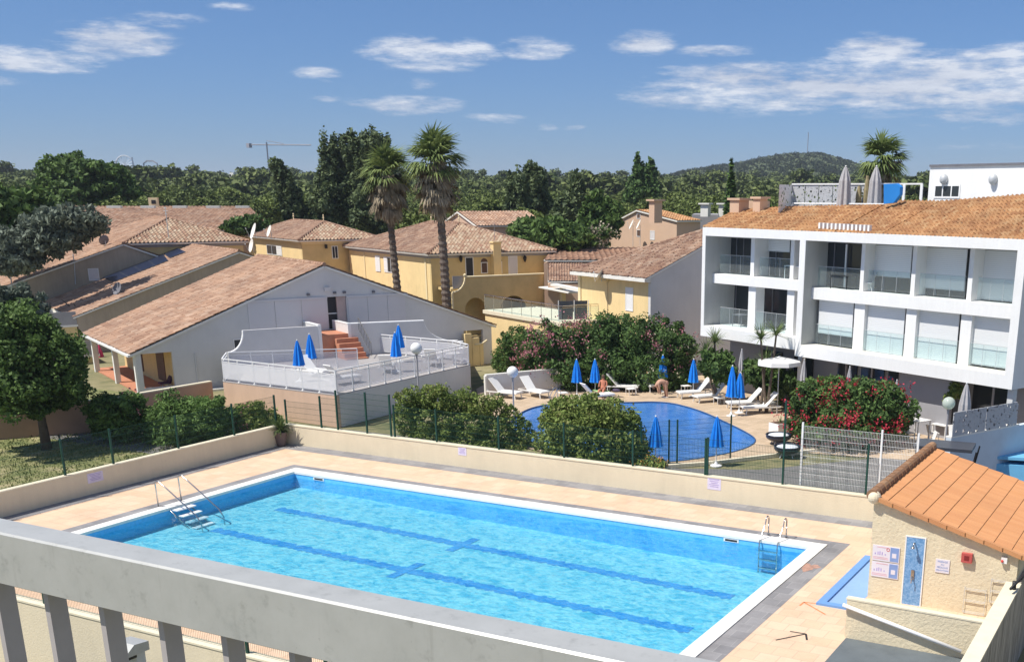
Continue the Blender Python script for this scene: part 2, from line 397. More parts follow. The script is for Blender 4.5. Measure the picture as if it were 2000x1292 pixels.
M_ctile3 = tile_mat('canal_tiles_orange', [(0.468, 0.249, 0.118), (0.540, 0.310, 0.151), (0.378, 0.189, 0.092), (0.504, 0.275, 0.134), (0.558, 0.353, 0.185)], moss=0.3)
M_ctile4 = tile_mat('mottled_tiles', [(0.462, 0.365, 0.258), (0.356, 0.224, 0.156), (0.475, 0.384, 0.282), (0.383, 0.256, 0.174), (0.304, 0.179, 0.126), (0.436, 0.320, 0.222)], moss=0.25)
M_shedtile = tile_mat('orange_interlocking_tiles', [(0.56, 0.27, 0.12), (0.60, 0.30, 0.14), (0.55, 0.26, 0.12), (0.58, 0.29, 0.135)], moss=0.10)
ZG = -1.5

# ------------------------------------------------------------------ ground sheet
def ground_h(D): return ZG + max(0.0, D - 125) * 0.021 if D < 700 else ZG + 12.1
def build_ground():
    mb = MB(); rs = [0, 60, 125, 200, 300, 420, 560, 700, 1200, 2500, 5000]; na = 48
    for r in rs:
        for k in range(na):
            a = 2 * math.pi * k / na; mb.v.append((r * math.cos(a), r * math.sin(a), ground_h(r) - 0.02))
    for i in range(len(rs) - 1):
        for k in range(na): mb.f.append((i * na + k, (i + 1) * na + k, (i + 1) * na + (k + 1) % na, i * na + (k + 1) % na)); mb.mi.append(0)
    m, nt, b = NT('dry_ground'); pos = objco(nt)
    c1 = ramp(nt, noise_(nt, pos, 0.45, 8, 0.7), [(0.35, (0.10, 0.115, 0.05)), (0.5, (0.22, 0.20, 0.10)), (0.68, (0.30, 0.26, 0.15))])
    nt.links.new(c1, b.inputs['Base Color']); b.inputs['Roughness'].default_value = 1
    struct('ground', mb, m)
build_ground()

# ------------------------------------------------------------------ main pool: deck, basin, water
PX0, PX1, PY0, PY1 = -30.1, -9.82, 19.2, 30.67       # water edge
DX0, DX1, DY0, DY1 = -33.95, -3.6, 16.25, 34.32        # deck
def paver(name, cols, w, h, joint=(0.45, 0.38, 0.30), rot=0.0, jw=0.012, stain=0.15):
    m, nt, b = NT(name); pos = objco(nt)
    mp = nd(nt, 'ShaderNodeMapping'); nt.links.new(pos, mp.inputs[0]); mp.inputs['Rotation'].default_value = (0, 0, rot)
    br = nd(nt, 'ShaderNodeTexBrick'); nt.links.new(mp.outputs[0], br.inputs['Vector']); br.inputs['Scale'].default_value = 1
    br.inputs['Brick Width'].default_value = w; br.inputs['Row Height'].default_value = h; br.inputs['Mortar Size'].default_value = jw
    br.inputs['Color1'].default_value = (*cols[0], 1); br.inputs['Color2'].default_value = (*cols[1], 1); br.inputs['Mortar'].default_value = (*joint, 1)
    br.inputs['Bias'].default_value = 0.0
    mx = nd(nt, 'ShaderNodeMix', data_type='RGBA', blend_type='MULTIPLY'); mx.inputs['Factor'].default_value = 1
    nt.links.new(br.outputs['Color'], mx.inputs['A'])
    nt.links.new(ramp(nt, noise_(nt, pos, 0.8, 8, 0.68), [(0.32, (1 - stain, 1 - stain, 1 - stain)), (0.55, (1, 1, 1))]), mx.inputs['B'])
    nt.links.new(mx.outputs['Result'], b.inputs['Base Color']); b.inputs['Roughness'].default_value = 0.85; b.inputs['Specular IOR Level'].default_value = 0.2
    return m
M_deck = paver('peach_pavers', [(0.69, 0.48, 0.325), (0.745, 0.54, 0.385)], 0.5, 0.5, joint=(0.56, 0.43, 0.31))
M_grey = paver('grey_border_pavers', [(0.235, 0.23, 0.235), (0.31, 0.30, 0.30)], 0.5, 0.5, joint=(0.36, 0.35, 0.34), stain=0.25, jw=0.008)
M_coping = paint('white_coping_stone', (0.80, 0.78, 0.73), 0.7, 0.05, 3)
def frame(x0, x1, y0, y1, X0, X1, Y0, Y1, z0, z1):     # ring slab
    mb = MB(); mb.box((X0, y1, z0), (X1, Y1, z1)); mb.box((X0, Y0, z0), (X1, y0, z1)); mb.box((X0, y0, z0), (x0, y1, z1)); mb.box((x1, y0, z0), (X1, y1, z1)); return mb
struct('pool_deck', frame(PX0 - .90, PX1 + .95, PY0 - .9, PY1 + .95, DX0, DX1, DY0, DY1, ZG - .3, 0.0), M_deck)
struct('pool_deck_grey_border', frame(PX0 - .38, PX1 + .38, PY0 - .4, PY1 + .5, PX0 - .90, PX1 + .95, PY0 - .9, PY1 + .95, -0.3, 0.004), M_grey)
struct('pool_coping', frame(PX0 + .02, PX1 - .02, PY0 + .02, PY1 - .02, PX0 - .38, PX1 + .38, PY0 - .4, PY1 + .5, -0.05, 0.035), M_coping)
mb = MB(); mb.box((DX0, DY1 - .75, 0.0), (DX1 - 4, DY1, 0.005)); mb.box((DX0, DY0, 0.0), (DX0 + .62, DY1 - .75, 0.005))
struct('gutter_strip', mb, M_grey)
def zfl(x): return -0.55 - 0.45 * (x - PX0) / (PX1 - PX0)
def pool_paint(name, c, lines=False):
    m, nt, b = NT(name); pos = objco(nt)
    col = ramp(nt, noise_(nt, pos, 9, 4, 0.7), [(0.3, scl(c, 0.86)), (0.7, scl(c, 1.08))])
    nt.links.new(col, b.inputs['Base Color']); b.inputs['Roughness'].default_value = 0.8; return m
M_pfloor = pool_paint('pale_blue_pool_floor', (0.215, 0.59, 0.69))
M_pwall = pool_paint('blue_pool_wall', (0.13, 0.50, 0.86))
M_plane = pool_paint('lane_line_blue', (0.05, 0.31, 0.64))
mb = MB(); mb.add([(PX0, PY0, zfl(PX0)), (PX1, PY0, zfl(PX1)), (PX1, PY1, zfl(PX1)), (PX0, PY1, zfl(PX0))], [(0, 1, 2, 3)])
struct('pool_floor', mb, M_pfloor)
mb = MB(); B = -1.48
mb.box((PX0 - .06, PY0, B), (PX0, PY1, -.055)); mb.box((PX1, PY0, B), (PX1 + .06, PY1, -.055)); mb.box((PX0 - .06, PY1, B), (PX1 + .06, PY1 + .06, -.055)); mb.box((PX0 - .06, PY0 - .06, B), (PX1 + .06, PY0, -.055))
struct('pool_basin_walls', mb, M_pwall)
def lane(y):
    mb = MB(); n = 160; L = []
    for i in range(n + 1):
        x = PX0 + 1.6 + (PX1 - PX0 - 3.0) * i / n; w = 0.21 * (1 + 0.25 * math.sin(i * 1.7) * math.sin(i * 0.63)); o = 0.035 * math.sin(i * 1.9) + 0.03 * math.sin(i * 3.3)
        mb.v += [(x, y - w + o, zfl(x) + .006), (x, y + w + o, zfl(x) + .006)]
    for i in range(n): mb.f.append((2 * i, 2 * i + 2, 2 * i + 3, 2 * i + 1)); mb.mi.append(0)
    x = -20.6
    mb.add([(x - .16, y - .75, zfl(x) + .008), (x + .16, y - .75, zfl(x) + .008), (x + .16, y + .75, zfl(x) + .008), (x - .16, y + .75, zfl(x) + .008)], [(0, 1, 2, 3)])
    return mb
for y in (28.1, 25.2, 20.2): struct('lane_line', lane(y), M_plane)
def water_mat(name, tint, deep, cscale, camp, bump, bs, ior=1.33, refl=1.0):
    m, nt, b = NT(name); pos = objco(nt); out = nt.nodes['Material Output']
    ds = nd(nt, 'ShaderNodeMapping'); nt.links.new(pos, ds.inputs[0]); ds.inputs['Rotation'].default_value = (0, 0, 0.6); ds.inputs['Scale'].default_value = (1, 1.5, 1)
    nzc = nd(nt, 'ShaderNodeTexNoise'); nzc.inputs['Scale'].default_value = 1.8; nzc.inputs['Detail'].default_value = 3; nt.links.new(ds.outputs[0], nzc.inputs['Vector'])
    ad = nd(nt, 'ShaderNodeVectorMath', operation='MULTIPLY_ADD'); nt.links.new(nzc.outputs['Color'], ad.inputs[0]); ad.inputs[1].default_value = (.9, .9, .9); nt.links.new(ds.outputs[0], ad.inputs[2])
    vo = nd(nt, 'ShaderNodeTexVoronoi', feature='SMOOTH_F1'); vo.inputs['Scale'].default_value = cscale; vo.inputs['Smoothness'].default_value = 0.4; nt.links.new(ad.outputs[0], vo.inputs['Vector'])
    v2 = nd(nt, 'ShaderNodeTexVoronoi', feature='SMOOTH_F1'); v2.inputs['Scale'].default_value = cscale * 2.3; v2.inputs['Smoothness'].default_value = 0.3; nt.links.new(ad.outputs[0], v2.inputs['Vector'])
    big = noise_(nt, pos, 0.35, 3, 0.5)
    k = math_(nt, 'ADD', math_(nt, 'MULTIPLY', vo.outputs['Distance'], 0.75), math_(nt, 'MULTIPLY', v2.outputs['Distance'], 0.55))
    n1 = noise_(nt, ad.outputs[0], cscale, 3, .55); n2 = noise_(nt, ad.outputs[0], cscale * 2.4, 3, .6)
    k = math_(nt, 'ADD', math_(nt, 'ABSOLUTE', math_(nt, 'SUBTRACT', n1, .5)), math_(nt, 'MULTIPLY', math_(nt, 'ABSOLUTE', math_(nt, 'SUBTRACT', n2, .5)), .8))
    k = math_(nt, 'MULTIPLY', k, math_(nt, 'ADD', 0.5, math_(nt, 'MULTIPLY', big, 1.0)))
    col = ramp(nt, k, [(0.02, (1, 1, 1)), (0.07, tuple(min(1, t + (1 - t) * .45) for t in tint)), (0.13, tint), (0.24, tuple(1 - (1 - t) * (1 + camp) for t in tint))])  # bright caustic light lines painted into the transparent tint
    tr = nd(nt, 'ShaderNodeBsdfTransparent'); nt.links.new(col, tr.inputs[0])
    gl = nd(nt, 'ShaderNodeBsdfGlossy'); gl.inputs['Roughness'].default_value = 0.06
    w1 = noise_(nt, ds.outputs[0], bs, 4, 0.6)
    bp = nd(nt, 'ShaderNodeBump'); bp.inputs['Strength'].default_value = bump; bp.inputs['Distance'].default_value = 0.08; nt.links.new(w1, bp.inputs['Height'])
    nt.links.new(bp.outputs[0], gl.inputs['Normal'])
    fr = nd(nt, 'ShaderNodeFresnel'); fr.inputs[0].default_value = ior; nt.links.new(bp.outputs[0], fr.inputs['Normal'])
    mx = nd(nt, 'ShaderNodeMixShader'); nt.links.new(math_(nt, 'MULTIPLY', fr.outputs[0], refl), mx.inputs[0]); nt.links.new(tr.outputs[0], mx.inputs[1]); nt.links.new(gl.outputs[0], mx.inputs[2])
    nt.links.new(mx.outputs[0], out.inputs['Surface']); return m
M_water = water_mat('rippled_pool_water', (0.72, 0.87, 0.935), None, 1.5, 1.25, 0.7, 3.0)
mb = MB(); mb.add([(PX0, PY0, -.20), (PX1, PY0, -.20), (PX1, PY1, -.20), (PX0, PY1, -.20)], [(0, 1, 2, 3)])
struct('pool_water', mb, M_water)
# skimmers in the pool wall
for x in (-28.9, -12.35):
    t = thing('pool_skimmer', 'skimmer mouth in the far pool wall near the %s corner' % ('left' if x < -20 else 'right'), 'skimmer', (x, PY1 - .004, -.1))
    mb = MB(); mb.box((-.25, -.012, -.075), (.25, 0, .03)); obj('frame', mb, M_whitemetal, t)
    mb = MB(); mb.box((-.2, -.016, -.055), (.2, -.0125, .01)); obj('opening', mb, M_dark, t)

# ------------------------------------------------------------------ walls round the deck
def wall_run(label, A, Bp, n, h=0.84, th=0.22, cap=0.045):
    """low wall from A to B (inner face line); n = outward direction"""
    A = np.array(A, float); Bp = np.array(Bp, float); n = np.array(n, float); t = thing('pool_wall', label, 'wall', tuple(A))
    mb = MB(); mb.obox(A + (0, 0, ZG), Bp - A, n * th, (0, 0, h - cap - ZG)); obj('wall_body', mb, M_cream, t, world=True)
    mb = MB(); u = (Bp - A) / np.linalg.norm(Bp - A); mb.obox(A - n * .02 + (0, 0, h - cap), Bp - A, n * (th + .04), (0, 0, cap)); obj('coping', mb, M_creamcap, t, world=True)
    return t
wall_run('long low cream wall along the far side of the big pool, under the green mesh', (-34.17, DY1, 0), (-7.12, DY1, 0), (0, 1, 0))
wall_run('low cream wall along the left side of the pool deck, shaded on its pool side', (DX0, 11.0, 0), (DX0, DY1 - .03, 0), (-1, 0, 0))
wall_run('low cream wall on the near side of the deck, seen between the balcony bars', (DX0 - .3, 16.2, 0), (-3.3, 16.2, 0), (0, -1, 0), h=0.55)
# paper notices on the walls
M_paper = paint('notice_paper', (0.70, 0.64, 0.78), 0.7, 0.08, 6)
M_ink = paint('faded_violet_ink', (0.42, 0.34, 0.62), 0.7, 0.2, 8)
def notice(label, P, u, n, w, h):
    u = np.array(u, float); n = np.array(n, float); P = np.array(P, float); t = thing('notice', label, 'notice', tuple(P))
    mb = MB(); mb.obox(P - u * w / 2 + n * .002 - (0, 0, h / 2), u * w, n * .006, (0, 0, h)); obj('sheet', mb, M_paper, t, world=True)
    mb = MB()
    for i in range(5):
        l = w * (0.75 - .12 * (i % 3)); mb.obox(P - u * l / 2 + n * .010 + (0, 0, h * (.34 - .15 * i)), u * l, n * .002, (0, 0, h * .05))
    obj('lettering', mb, M_ink, t, world=True)
p = VP((0, DY1), 0).px(903, 881); notice('pale violet notice taped on the far wall at the hedge', p, (1, 0, 0), (0, -1, 0), .38, .30)
p = VP((0, DY1), 0).px(1395, 944); notice('violet notice hanging over the top of the far wall near the shed', p, (1, 0, 0), (0, -1, 0), .50, .42)
p = VP((DX0, 0), 90).px(186, 931); notice('lilac notice on the shaded left wall', p, (0, 1, 0), (1, 0, 0), .62, .34)

# ------------------------------------------------------------------ green mesh fence on the walls
def mesh_panel(mb, A, B, h, z0, w=.0035, dx=.055, rows=None):
    A = np.array(A, float); B = np.array(B, float); L = np.linalg.norm(B - A); u = (B - A) / L; k = int(L / dx); nn = np.array([-u[1], u[0], 0])
    for i in range(1, k):
        p = A + u * (i * dx); mb.add([p + u * w + (0, 0, z0), p - u * w + (0, 0, z0), p + nn * w * 1.5 + (0, 0, z0), p + u * w + (0, 0, z0 + h), p - u * w + (0, 0, z0 + h), p + nn * w * 1.5 + (0, 0, z0 + h)],
                                     [(0, 1, 4, 3), (1, 2, 5, 4), (2, 0, 3, 5)])
    rows = rows or max(3, int(h / .2))
    for i in range(rows + 1):
        z = z0 + h * i / rows; mb.obox(A + (0, 0, z - w) + nn * -.004, B - A, nn * .008, (0, 0, w * 2.4))
def fence(label, pts, z0, h, mat=None, dx=.055, post=.03, poststand=.06, name='mesh_fence', group=None, zb=None, w=.0035):
    mat = mat or M_green
    t = thing(name, label, 'fence', (pts[0][0], pts[0][1], z0), group=group)
    for i in range(len(pts)):
        x, y = pts[i][:2]; hh = pts[i][2] if len(pts[i]) > 2 else h
        mb = MB(); mb.box((x - post, y - post, z0 - (zb or 0)), (x + post, y + post, z0 + hh + poststand)); obj('post', mb, mat, t, world=True)
        if i < len(pts) - 1:
            mb = MB(); h2 = min(hh, pts[i + 1][2] if len(pts[i]) > 2 else h); mesh_panel(mb, (x, y, 0), (pts[i + 1][0], pts[i + 1][1], 0), h2 - .05, z0 + .05, dx=dx, w=w); obj('mesh', mb, mat, t, world=True)
    return t
fw = VP((0, DY1 + .11), 0); lw = VP((DX0 - .11, 0), 90)
fx = lambda x, y: fw.px(x, y)[0]
fence('tall dark green mesh fence on the far wall beside the potted plant', [(fx(x, 838 + (x - 600) * .122), DY1 + .11, hh) for x, hh in ((561, .95), (629, 1.25), (661, 1.55), (718, 1.6), (765, 1.6))], .84, 1.5)
fence('low dark green mesh fence on the far wall in front of the two hedges', [(fx(x, 838 + (x - 600) * .122), DY1 + .11, 1.22) for x in (772, 853.6, 975, 1102, 1236, 1377)], .84, 1.22)
fence('high dark green mesh fence on the far wall next to the white panels', [(fx(x, 838 + (x - 600) * .122), DY1 + .11, hh) for x, hh in ((1381, 1.25), (1528, 2.75), (1690, 1.6))], .84, 1.5)
fence('dark green mesh fence on the left wall in front of the lawn', [(DX0 - .11, lw.px(x, y)[1], 1.2) for x, y in ((-60, 975), (128, 929), (222, 906), (349, 876), (458, 850), (540, 832))], .84, 1.2)
fence('dark green mesh fence on the near wall below the balcony', [(x, 16.09) for x in (-31, -28.6, -26.4, -24.2, -22.0, -19.8, -17.6, -15.4, -13.2, -11)], .55, 1.3, w=.003)
# white welded panel fence just outside the far wall
wf = VP((0, DY1 + .45), 0)
xs = [wf.px(1563, 940)[0], wf.px(1716, 950)[0], wf.px(1786, 955)[0]]
t = fence('white welded wire panel fence behind the far wall, between the red oleander and the shed', [(x, DY1 + .45, 2.25) for x in xs], .55, 2.25, mat=M_whitemetal, dx=.05, name='panel_fence', poststand=.12, zb=2.0, w=.0032)

# ------------------------------------------------------------------ pool ladders
def ladder_right():
    x0 = -11.39; t = thing('pool_ladder', 'upright steel ladder at the far right edge of the big pool', 'ladder', (x0, PY1, 0))
    for dx in (0, .58):
        P = [(dx, .66, 0), (dx, .66, .52)]
        for i in range(7):
            a = math.pi * i / 6; P.append((dx, .66 - .13 + .13 * math.cos(a), .52 + .13 * math.sin(a)))
        P += [(dx, .36, .40), (dx, -.10, .06), (dx, -.12, -1.1)]
        P = [P[0], P[1]] + P[2:9] + [(dx, .30, .36), (dx, .0, .10), (dx, -.10, -.02), (dx, -.12, -.3), (dx, -.12, -1.1)]
        mb = MB(); mb.tube(P, .021, 8); obj('rail', mb, M_steel, t, smooth=True)
        mb = MB(); mb.lathe([(.05, 0.004), (.05, .015), (.03, .03)], (dx, .66, 0.036), 12); obj('foot_flange', mb, M_steel, t)
    for z in (-.28, -.55, -.82):
        mb = MB(); mb.box((.0, -.17, z), (.58, -.07, z + .03)); obj('step', mb, M_steel, t)
ladder_right()
def ladder_left():
    a = onz(325, 992, 0); b = onz(346, 985, 0); y0, y1 = a[1] - .05, a[1] + 1.0
    t = thing('entry_ladder', 'sloping steel ladder with white treads leading into the left side of the big pool', 'ladder', (PX0, y0, 0))
    for dy in (0, .95):
        P = [(-.42, dy, 0), (-.45, dy, .78)] + [(-.45 + .12 * (1 - math.cos(q)), dy, .78 + .12 * math.sin(q)) for q in (.5, 1.0, 1.57)] + [(-.25, dy, .90), (.05, dy, .72), (1.30, dy, -.05), (1.50, dy, -.30), (1.52, dy, -.85)]
        mb = MB(); mb.tube(P, .023, 8); obj('handrail', mb, M_steel, t, smooth=True)
        P = [(-.42, dy + (.07 if dy == 0 else -.07), .03), (-.1, dy + (.07 if dy == 0 else -.07), .02), (1.25, dy + (.07 if dy == 0 else -.07), -.85)]
        mb = MB(); mb.tube(P, .025, 8); obj('stringer', mb, M_steel, t, smooth=True)
    for i in range(4):
        x = .12 + i * .27; z = -.06 - i * .165; mb = MB(); mb.box((x, .08, z), (x + .24, .87, z + .035)); obj('step', mb, M_whitemetal, t)
ladder_left()
# painted arrows and an orange stain on the deck
M_orange = paint('orange_marking_paint', (0.75, 0.24, 0.10), 0.8, 0.2, 6)
M_blackp = paint('black_marking_paint', (0.035, 0.032, 0.03), 0.8, 0.2, 6)
def arrow(label, tail, tip, l, r, mat, w):
    t = MB()
    for q in ((tail, tip), (l, tip), (r, tip)):
        a = onz(*q[0], 0); b = onz(*q[1], 0); u = (b - a) / np.linalg.norm(b - a); n = np.array([-u[1], u[0], 0]) * w / 2
        t.add([a - n + (0, 0, .004), b - n + (0, 0, .004), b + n + (0, 0, .004), a + n + (0, 0, .004)], [(0, 1, 2, 3)])
    o = obj('painted_arrow', t, mat); tag(o, label, 'floor marking'); return o
arrow('orange painted arrow on the peach deck pointing at the pool', (1612, 1199), (1570, 1175), (1562, 1182), (1595, 1178), M_orange, .045)
arrow('black painted arrow on the peach deck below the orange one', (1515, 1249), (1574, 1237), (1543, 1232), (1576, 1249), M_blackp, .05)
mb = MB(); c = onz(1580, 1107, 0); pts = []
for i in range(20):
    a = 2 * math.pi * i / 20; r = .24 * (1 + .3 * math.sin(3 * a) + .18 * math.sin(7 * a)); pts.append((c[0] + r * math.cos(a), c[1] + r * 1.4 * math.sin(a), .0085))
mb.add(pts, [tuple(range(20))]); tag(obj('paint_stain', mb, paint('worn_orange_paint', (0.42, 0.25, 0.19), 0.9, 0.3, 8)), 'worn orange blot on the grey border right of the pool', 'stain')
# hose-like vent cap near the shed
mb = MB(); c = onz(1692, 1012, 0); mb.lathe([(.12, .005), (.12, .05), (.05, .08)], (c[0], c[1], 0), 12); tag(obj('floor_drain_cap', mb, M_galv), 'small grey cap on the gutter strip beside the shed corner', 'drain')

# ------------------------------------------------------------------ tiled pool shed
SX0, SX1, SY0 = -7.1, -3.45, 27.25
def slope_z(x): return 2.69 - (x - SX0) * (1.0 / 3.65)
def shed():
    t = thing('pool_shed', 'cream rendered pool shed with orange tiled lean-to roof', 'shed', (SX0, SY0, 0)); D = 6.4
    mb = MB()
    mb.prism([(SX0, SY0, -1.5), (SX1, SY0, -1.5), (SX1, SY0, slope_z(SX1) - .02), (SX0, SY0, slope_z(SX0) - .02)], (0, D, 0)); obj('wall', mb, M_shedwall, t, world=True)
    a, b = SX0 - .05, SX1 + .25; y0, y1 = SY0 - .12, SY0 + D + .1
    mb = MB(); mb.prism([(a, y0, slope_z(a)), (b, y0, slope_z(b)), (b, y0, slope_z(b) + .05), (a, y0, slope_z(a) + .05)], (0, y1 - y0, 0)); obj('verge_board', mb, paint('verge', (0.62, 0.50, 0.33), .8), t, world=True)
    q = .055
    P = [(b, y0, slope_z(b) + q), (b, y1, slope_z(b) + q), (a, y1, slope_z(a) + q), (a, y0, slope_z(a) + q)]
    rf = obj('roof', tiles(P, per=.115, crs=.46, amp=.008, step=.022, res=5), M_shedtile, t, world=True)
    mb = MB(); n = int((y1 - y0) / .4)
    for i in range(n):
        ya = y0 + (y1 - y0) * i / n; yb = ya + (y1 - y0) / n * 1.12; mb.tube([(a + .02, ya, slope_z(a) + .08), (a + .02, yb, slope_z(a) + .08)], [.15, .125], 12)
    mb.uv = [(int(k / 24) * 1.0 + .5, 2.5) for k in range(len(mb.v))]
    obj('ridge_tiles', mb, tile_mat('brown_ridge_tiles', [(0.36, 0.20, 0.11), (0.30, 0.17, 0.10), (0.42, 0.25, 0.14)]), t, world=True)
    mb = MB(); mb.sphere((SX0 + .02, SY0 - .05, slope_z(SX0) + .03), .17, 14, 10); obj('ridge_end', mb, M_cream, t, world=True)
    # rake tiles along front edge
    mb = MB()
    for i in range(9):
        x = SX0 + .05 + i * .46; x2 = min(x + .48, b); mb.prism([(x, y0 - .03, slope_z(x) - .01), (x2, y0 - .03, slope_z(x2) - .025), (x2, y0 - .03, slope_z(x2) + .085), (x, y0 - .03, slope_z(x) + .10)], (0, .12, 0))
    mb.uv = [(i // 8 + .5, 1.5) for i in range(len(mb.v))]
    obj('rake_tiles', mb, M_shedtile, t, world=True)
    return t
shed()
F = SY0
def panel(name, label, cat, x0, x1, z0, z1, mat, th=.02):
    t = thing(name, label, cat, ((x0 + x1) / 2, F, (z0 + z1) / 2)); mb = MB(); mb.box((x0, F - th, z0), (x1, F - .001, z1)); obj('board', mb, mat, t, world=True); return t
def mosaic():
    m, nt, b = NT('blue_mosaic'); pos = objco(nt); mp = nd(nt, 'ShaderNodeMapping'); nt.links.new(pos, mp.inputs[0]); mp.inputs['Rotation'].default_value = (rad(90), 0, 0)
    v = nd(nt, 'ShaderNodeVectorMath', operation='SCALE'); nt.links.new(mp.outputs[0], v.inputs[0]); v.inputs['Scale'].default_value = 28
    fl = nd(nt, 'ShaderNodeVectorMath', operation='FLOOR'); nt.links.new(v.outputs[0], fl.inputs[0])
    wn = nd(nt, 'ShaderNodeTexWhiteNoise', noise_dimensions='3D'); nt.links.new(fl.outputs[0], wn.inputs['Vector'])
    nt.links.new(ramp(nt, wn.outputs['Value'], [(0, (0.10, 0.26, 0.50)), (1, (0.24, 0.42, 0.66))]), b.inputs['Base Color']); b.inputs['Roughness'].default_value = .3; return m
t = panel('shower', 'wall shower on a tall blue mosaic panel on the shed front', 'shower', -6.19, -5.73, 0.0, 1.80, mosaic())
mb = MB(); mb.box((-6.22, F - .025, 0), (-6.19, F - .001, 1.83)); mb.box((-5.73, F - .025, 0), (-5.70, F - .001, 1.83)); mb.box((-6.19, F - .025, 1.80), (-5.73, F - .001, 1.83)); obj('border', mb, M_white, t, world=True)
mb = MB(); mb.tube([(-5.98, F, 1.66), (-5.98, F - .10, 1.68), (-5.98, F - .17, 1.60)], .018, 8); mb.lathe([(.02, .03), (.05, 0), (.05, -.02)], (-5.98, F - .18, 1.58), 12); obj('shower_head', mb, M_steel, t, world=True, smooth=True)
mb = MB(); mb.box((-6.01, F - .05, .70), (-5.93, F - .02, .95)); mb.tube([(-5.97, F - .04, .78), (-5.97, F - .13, .74), (-5.97, F - .13, .62)], .014, 8); obj('tap', mb, M_steel, t, world=True)
# two safety boards
M_board = paint('board_white', (0.72, 0.68, 0.72), .6, .03); M_pink = paint('board_pink_print', (0.72, 0.45, 0.48), .6, .1); M_bblue = paint('board_blue_print', (0.22, 0.32, 0.58), .6, .1); M_red = paint('sign_red', (0.62, 0.06, 0.05), .5, .05)
def text_part(name, s, size, P, mat, parent, rot=(rad(90), 0, 0), align='CENTER', ext=.0015):
    c = bpy.data.curves.new(name, 'FONT'); c.body = s; c.size = size; c.align_x = align; c.align_y = 'CENTER'; c.extrude = ext
    o = bpy.data.objects.new(name, c); COL.objects.link(o); o.location = P; o.rotation_euler = rot
    dg = bpy.context.evaluated_depsgraph_get(); me = bpy.data.meshes.new_from_object(o.evaluated_get(dg)); bpy.data.objects.remove(o); me.materials.clear(); me.materials.append(mat)
    o = bpy.data.objects.new(name, me); COL.objects.link(o); I = _inv(parent) if parent else Matrix.Identity(4)
    o.parent = parent; o.location = I @ Vector(P); o.rotation_euler = rot; return o
for z0, lab in ((1.06, 'upper white and blue safety board beside the shower'), (.62, 'lower white and blue safety board beside the shower')):
    z1 = z0 + .41; t = panel('safety_board', lab, 'sign', -7.04, -6.34, z0, z1, M_board)
    mb = MB(); mb.box((-6.58, F - .023, z0 + .02), (-6.36, F - .0205, z1 - .02)); obj('blue_field', mb, M_bblue, t, world=True)
    mb = MB(); mb.box((-6.53, F - .026, z0 + .12), (-6.42, F - .0235, z0 + .24)); obj('pictogram', mb, M_board, t, world=True)
    mb = MB(); mb.box((-6.93, F - .023, z1 - .055), (-6.62, F - .0205, z1 - .035)); mb.box((-7.02, F - .023, z0 + .05), (-6.62, F - .0205, z0 + .07)); mb.box((-7.02, F - .023, z0 + .09), (-6.64, F - .0205, z0 + .105)); obj('red_print', mb, M_pink, t, world=True)
    mb = MB()
    for i, (dx, s) in enumerate(((0, .03), (.07, .05), (.12, .06), (.18, .05), (.26, .025))): mb.box((-6.98 + dx, F - .023, z0 + .16), (-6.955 + dx, F - .0205, z0 + .16 + s * 1.6))
    obj('drawing', mb, M_ink, t, world=True)
    if z0 > 1:
        mb = MB()
        for k in range(20):
            a0, a1 = 2 * math.pi * k / 20, 2 * math.pi * (k + 1) / 20; c = np.array([-6.64, F - .024, z1 - .09])
            mb.add([c + (r * math.cos(a), 0, r * math.sin(a)) for r in (.03, .045) for a in (a0, a1)], [(0, 1, 3, 2)])
        obj('red_ring', mb, M_red, t, world=True)
t = panel('shower_sign', 'small white sign with blue letters right of the shower', 'sign', -5.42, -5.07, .98, 1.33, M_board)
for i, s in enumerate(('PASSAGE', 'AU', 'PÉDILUVE', 'OBLIGATOIRE')):
    text_part('lettering', s, .062 if i < 3 else .05, (-5.245, F - .022, 1.27 - .075 * i), M_bblue, t)
t = thing('alarm_box', 'red square call point on the shed front', 'alarm', (-4.66, F, 1.46))
mb = MB(); mb.box((-4.79, F - .11, 1.36), (-4.53, F - .001, 1.60)); obj('box', mb, paint('faded_red_plastic', (0.50, 0.10, 0.09), .4), t, world=True)
mb = MB(); mb.box((-4.72, F - .115, 1.42), (-4.60, F - .1105, 1.54)); obj('face_plate', mb, paint('dark_red_plastic', (0.22, 0.03, 0.03), .4), t, world=True)
t = thing('siren', 'small white and red siren on the shed front near the eave', 'alarm', (-3.77, F, 1.55))
mb = MB(); mb.box((-3.84, F - .09, 1.47), (-3.70, F - .001, 1.62)); obj('box', mb, M_white, t, world=True)
mb = MB(); mb.sphere((-3.81, F - .10, 1.53), .035, 10, 8); obj('lamp', mb, M_red, t, world=True)
def rack(label, x0, x1, z0, z1):
    t = thing('wire_rack', label, 'rack', ((x0 + x1) / 2, F, z0)); mb = MB(); y = F - .05; r = .006
    for x in (x0, x1): mb = MB(); mb.tube([(x, F, z0), (x, y, z0), (x, y, z1 + .05), (x, F, z1 + .05)], r, 6); obj('upright', mb, M_galv, t, world=True)
    mb = MB()
    for z in (z0, (z0 + z1) / 2, z1):
        for dz in (0, .035): mb.tube([(x0, y, z + dz), (x1, y, z + dz)], r, 6)
    obj('bar', mb, M_galv, t, world=True)
rack('lower wire hanging rack on the shed front', -4.64, -4.12, .05, .66); rack('upper wire hanging rack near the right corner of the shed', -4.02, -3.50, .42, .98)

